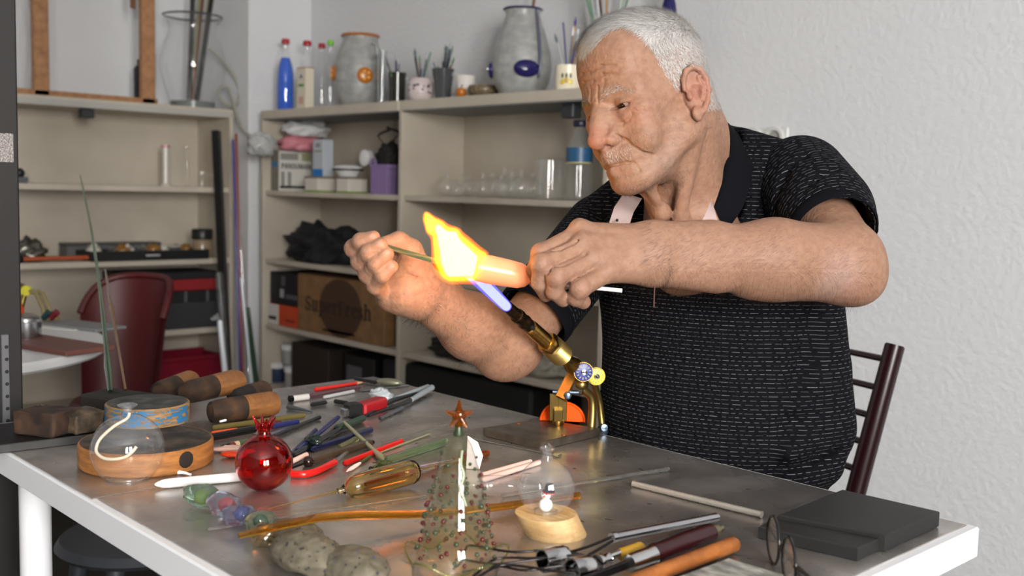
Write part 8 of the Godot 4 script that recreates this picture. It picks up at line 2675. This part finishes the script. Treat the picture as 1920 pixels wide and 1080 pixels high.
func build_shirt(man: Node3D, back: Transform3D, _ht: Transform3D) -> void:
	var cloth := dash_cloth()
	var plain := M("navy_rib_knit", rgb(13, 14, 19), 0.9)
	plain.metallic_specular = 0.2
	var shl := Vector3(-0.8749, 1.1438, -1.4171)
	var shr := Vector3(-1.168, 1.0596, -1.2996)
	var x := (shl - shr).normalized()
	var z := x.cross(Vector3.UP).normalized()
	var y := z.cross(x).normalized()
	var fr := Basis(x, y, z)
	var look := Cloth.new()
	look.mid = Vector3(-1.002, 0.8939, -1.3656)
	look.fr = Basis(z.cross(Vector3.UP) * -1.0, Vector3.UP, z)
	look.r = 0.165
	var f := Field.new()
	f.egg(Vector3(-1.0179, 0.9937, -1.3915), Vector3(0.185, 0.22, 0.115), 0.03, 0, fr)
	f.egg(Vector3(-0.9922, 0.7816, -1.3827), Vector3(0.186, 0.23, 0.135), 0.07, 0, Basis(look.fr.x, Vector3.UP, z))
	f.bone(Vector3(-0.9876, 0.6127, -1.4013), Vector3(-0.9872, 0.467, -1.4112), 0.165, 0.165, 0.06)
	f.bone(shl, Vector3(-1.0086, 1.1806, -1.3827), 0.060, 0.058, 0.05)
	f.bone(shr, Vector3(-1.0587, 1.1419, -1.3683), 0.062, 0.060, 0.05)
	f.bone(Vector3(-0.8828, 1.0435, -1.4391), Vector3(-0.8557, 0.7678, -1.4744), 0.045, 0.055, 0.06)
	# drapes: from the near armpit, across the belly and at the waist
	for q in [[Vector3(-0.8389, 0.9774, -1.3596), Vector3(-0.844, 0.8555, -1.3083), 0.012], [Vector3(-0.8281, 0.9446, -1.3959), Vector3(-0.8231, 0.7907, -1.3511), 0.012], [Vector3(-0.9039, 0.9467, -1.2425), Vector3(-0.9206, 0.797, -1.1752), 0.010], [Vector3(-0.9685, 0.9259, -1.215), Vector3(-0.9876, 0.7867, -1.1612), 0.010], [Vector3(-1.024, 0.9684, -1.2058), Vector3(-1.0336, 0.8249, -1.1761), 0.008], [Vector3(-0.8905, 1.1542, -1.2995), Vector3(-0.8952, 1.0847, -1.2851), 0.007], [Vector3(-0.8206, 0.7444, -1.4499), Vector3(-0.8271, 0.7125, -1.3362), 0.009]]:
		f.bone(q[0], q[1], q[2] * 0.6, q[2], 0.035, 1)
	for q in [[Vector3(-0.8389, 0.8632, -1.4759), Vector3(-0.831, 0.8198, -1.3612), 0.012], [Vector3(-0.8313, 0.7727, -1.4717), Vector3(-0.8251, 0.7516, -1.3436), 0.013], [Vector3(-0.8229, 0.7093, -1.4574), Vector3(-0.8268, 0.7061, -1.3503), 0.014]]:
		f.bone(q[0], q[1], q[2], q[2] * 0.6, 0.03)
	# neck opening
	f.bone(Vector3(-1.0076, 1.2195, -1.3304), Vector3(-0.9836, 1.1213, -1.2986), 0.068, 0.074, 0.01, 1)
	f.bone(Vector3(-0.9641, 1.1173, -1.2602), Vector3(-0.9242, 1.0616, -1.1779), 0.060, 0.035, 0.01, 1)
	var g := G.new()
	var lo := shr.min(shl) - Vector3(0.2, 0.65, 0.3)
	var hi := shr.max(shl) + Vector3(0.2, 0.2, 0.3)
	f.march(g, lo, hi, 0.007, back, look)
	var shirt := put("polo_shirt", g, cloth, man)
	# sleeves: hollow at the cuff
	var cuts := [[shl, Vector3(-0.7677, 1.0748, -1.3385), 0.064, 0.062, Vector3(-0.764, 1.0809, -1.3359)], [shr, Vector3(-1.155, 0.9303, -1.1348), 0.064, 0.060, Vector3(-1.1546, 0.9364, -1.1434)]]
	for k in 2:
		var c: Array = cuts[k]
		var a: Vector3 = c[0]
		var b: Vector3 = c[1]
		var d := (b - a).normalized()
		var sf := Field.new()
		sf.bone(a, b + d * 0.05, c[2], c[3], 0.02)
		if k == 0:
			sf.bone(a + Vector3(0, 0.006, 0), a.lerp(b, 0.6) + Vector3(0.004, 0.004, -0.01), 0.064, 0.063, 0.03)
		var rg := RandomNumberGenerator.new()
		rg.seed = 40 + k
		for q in 5:
			var w := 0.25 + q * 0.17
			var o := a.lerp(b, w)
			var r1 := Vector3(rg.randf_range(-1, 1), rg.randf_range(-0.3, 1), rg.randf_range(0.2, 1)).normalized()
			r1 = (r1 - d * r1.dot(d)).normalized()
			sf.bone(o + r1 * 0.068, o + (r1 + d.cross(r1) * 0.9).normalized() * 0.068 + d * 0.02, 0.002, 0.001, 0.016, 1)
		sf.plane(b, -d)
		sf.bone(b - d * 0.045, b + d * 0.1, c[3] - 0.006, c[3] - 0.006, 0.004, 1)
		var sl := Cloth.new()
		sl.mid = a
		var sx := d.cross(Vector3.UP).normalized()
		sl.fr = Basis(sx, d, sx.cross(d))
		sl.r = 0.06
		var sg := G.new()
		sf.march(sg, a.min(b) - Vector3.ONE * 0.12, a.max(b) + Vector3.ONE * 0.12, 0.0045, back, sl)
		var sleeve := put("sleeve", sg, cloth, shirt)
		# ribbed cuff round the opening
		var rows := []
		for i in 5:
			var row := []
			for j in 40:
				var an := TAU * j / 40.0
				var rr: float = c[3] + 0.0022 - (0.004 if i in [0, 4] else 0.0)
				row.push_back(back * (b - d * (0.024 - i * 0.0065) + (sl.fr.x * cos(an) - sl.fr.z * sin(an)) * rr))
			rows.push_back(row)
		put("cuff", G.new().sheet(rows, true), plain, sleeve)
	# collar: a leaf that stands at the nape and falls over the shoulders
	var st := [
		[Vector3(-1.0377, 1.1176, -1.2261), Vector3(-1.0534, 1.0962, -1.1992), Vector3(-1.055, 1.0787, -1.1732)],
		[Vector3(-1.072, 1.1527, -1.297), Vector3(-1.1107, 1.1397, -1.2981), Vector3(-1.1221, 1.114, -1.2971)],
		[Vector3(-1.077, 1.2134, -1.3804), Vector3(-1.0958, 1.2149, -1.4046), Vector3(-1.1086, 1.1822, -1.4159)],
		[Vector3(-1.0181, 1.2429, -1.3884), Vector3(-1.0259, 1.2415, -1.4165), Vector3(-1.0256, 1.216, -1.45)],
		[Vector3(-0.9698, 1.2274, -1.3423), Vector3(-0.9647, 1.2284, -1.3625), Vector3(-0.945, 1.193, -1.3933)],
		[Vector3(-0.9334, 1.1849, -1.2947), Vector3(-0.9137, 1.1866, -1.3012), Vector3(-0.8939, 1.1546, -1.3179)],
		[Vector3(-0.913, 1.1415, -1.2591), Vector3(-0.8948, 1.1417, -1.2595), Vector3(-0.8762, 1.1082, -1.2717)],
		[Vector3(-0.906, 1.1056, -1.2368), Vector3(-0.893, 1.1037, -1.2343), Vector3(-0.8828, 1.0704, -1.2376)]]
	var rows2 := []
	for i in 6:
		rows2.push_back([])
	var up := []
	for k in 3:
		var line := []
		for q in st:
			line.push_back(back * (q[k] as Vector3))
		up.push_back(smooth_path(line, 4))
	for j in up[0].size():
		var p0: Vector3 = up[0][j]
		var p1: Vector3 = up[1][j]
		var p2: Vector3 = up[2][j]
		var nn := (p2 - p0).cross(Vector3(0, 0, 1)).normalized() * 0.0
		rows2[0].push_back(p0 + (p2 - p0) * 0.6 - Vector3(0, 0.012, 0) + nn)
		rows2[1].push_back(p0)
		rows2[2].push_back(p0.lerp(p1, 0.5) + Vector3(0, 0.004, 0))
		rows2[3].push_back(p1)
		rows2[4].push_back(p1.lerp(p2, 0.5) + (p1 - p0) * 0.1)
		rows2[5].push_back(p2)
	put("collar", G.new().sheet(rows2), plain, shirt)
	# pale facing inside the open placket, and the pale strap under the chin
	var facing := M("pale_facing_cloth", rgb(196, 180, 182), 0.8)
	for e in 2:
		var quad := [[Vector3(-1.0394, 1.1252, -1.2034), Vector3(-1.0073, 1.118, -1.2072)], [Vector3(-1.0308, 1.1046, -1.1731), Vector3(-0.9979, 1.0979, -1.1778)], [Vector3(-1.0205, 1.084, -1.1519), Vector3(-0.9848, 1.0755, -1.152)], [Vector3(-1.0146, 1.0498, -1.1389), Vector3(-0.9788, 1.0457, -1.1397)]] if e == 0 else [[Vector3(-0.9158, 1.1235, -1.2362), Vector3(-0.8969, 1.1148, -1.2287)], [Vector3(-0.916, 1.0977, -1.2208), Vector3(-0.8819, 1.0914, -1.221)], [Vector3(-0.9179, 1.0811, -1.2047), Vector3(-0.8825, 1.0706, -1.2146)], [Vector3(-0.9187, 1.0616, -1.1984), Vector3(-0.8865, 1.0542, -1.2052)]]
		var rows := []
		for q in quad:
			var row := []
			for j in 5:
				row.push_back(back * ((q[0] as Vector3).lerp(q[1], j / 4.0)))
			rows.push_back(row)
		var under := []
		for row in rows:
			var r2 := []
			for p in row:
				r2.push_back(p - Vector3(0.0010, 0, 0.0010))
			r2.reverse()
			under.push_back(r2)
		put("facing", G.new().sheet(rows).sheet(under), facing, shirt)
	put("button", G.new().ball(Transform3D(Basis(), back * Vector3(-1.0026, 1.0862, -1.1477)), Vector3.ONE * 0.0022, 6, 8), M("black_plastic"), shirt)


func build_legs(man: Node3D, back: Transform3D) -> void:
	var f := Field.new()
	var x := Vector3(0.83, 0, 0.55).normalized()
	for s in [-1.0, 1.0]:
		var hip: Vector3 = Vector3(-1.06, 0.56, -1.43) + x * 0.09 * s
		var knee: Vector3 = Vector3(-1.22, 0.55, -1.12) + x * 0.15 * s
		var ankle: Vector3 = Vector3(-1.22, 0.09, -1.15) + x * 0.15 * s
		f.bone(hip, knee, 0.098, 0.068, 0.04)
		f.bone(knee, ankle, 0.064, 0.046, 0.03)
		var shoe := Field.new()
		var toe: Vector3 = ankle + Vector3(-0.03, -0.052, 0.17)
		shoe.bone(ankle + Vector3(0, -0.045, -0.02), toe, 0.042, 0.036, 0.02)
		shoe.bone(ankle, ankle + Vector3(0, -0.05, 0), 0.045, 0.04, 0.02)
		shoe.plane(Vector3(0, 0.002, 0), Vector3.UP)
		var sg := G.new()
		shoe.march(sg, ankle - Vector3(0.1, 0.1, 0.1), ankle + Vector3(0.1, 0.06, 0.26), 0.008, back)
		put("shoe", sg, M("black_leather", rgb(20, 19, 19), 0.4), man)
	f.egg(Vector3(-1.04, 0.58, -1.44), Vector3(0.165, 0.12, 0.13), 0.05, 0, Basis(x, Vector3.UP, x.cross(Vector3.UP)))
	var g := G.new()
	f.march(g, Vector3(-1.55, 0.05, -1.75), Vector3(-0.85, 0.72, -0.95), 0.012, back)
	put("trousers", g, M("dark_trousers", rgb(30, 31, 36), 0.85), man)


func build_man_chair() -> void:
	# ladder-back chair behind the man
	var lac := M("dark_cherry_lacquer", rgb(32, 6, 9), 0.3)
	var t0 := Vector3(-0.9303, 0.8598, -1.86)
	var t1 := Vector3(-0.9613, 0.5773, -1.8)
	var o := Vector3(-1.15, 0, -1.6)
	var t := thing("dining_chair", "dark cherry ladder-back chair the man sits on", "chair", o)
	var d := (t1 - t0).normalized()
	var knee := t0 + d * ((t0.y - 0.44) / -d.y)
	var span := Vector3(0.37, 0, 0.03)
	for s in [0.0, 1.0]:
		var off: Vector3 = -span * s
		var foot := Vector3(knee.x + 0.0, 0.0, knee.z - 0.10)
		put("rear_post", G.new().tube([t0 - d * -0.003 - o + off, t0 - o + off + d * 0.006, knee - o + off, foot - o + off], [0.0155, 0.0185, 0.019, 0.017], 20), lac, t)
	for k in 5:
		var a: Vector3 = [Vector3(-0.9479, 0.8278, -1.855), Vector3(-0.9554, 0.7741, -1.845), Vector3(-0.9587, 0.721, -1.835), Vector3(-0.9633, 0.6706, -1.825), Vector3(-0.9688, 0.619, -1.815)][k]
		var pts := []
		for j in 9:
			var w := j / 8.0
			pts.push_back(a - o - span * w + Vector3(0, 0.0, -0.03 * sin(w * PI)))
		put("slat", G.new().tube(pts, 0.0085, 12, true, 0.75), lac, t)
	put("seat", bx(Vector3(0.4, 0.04, 0.4), Vector3(0, 0.435, 0), 0.012), M("black_seat_pad", rgb(24, 22, 23), 0.7), t, Vector3(knee.x - 0.185 - o.x, 0, knee.z + 0.21 - o.z))
	for s in [0.0, 1.0]:
		put("front_leg", G.new().tube([Vector3(knee.x - o.x - span.x * s, 0.42, knee.z + 0.38 - o.z), Vector3(knee.x - o.x - span.x * s, 0, knee.z + 0.40 - o.z)], [0.018, 0.015], 16), lac, t)
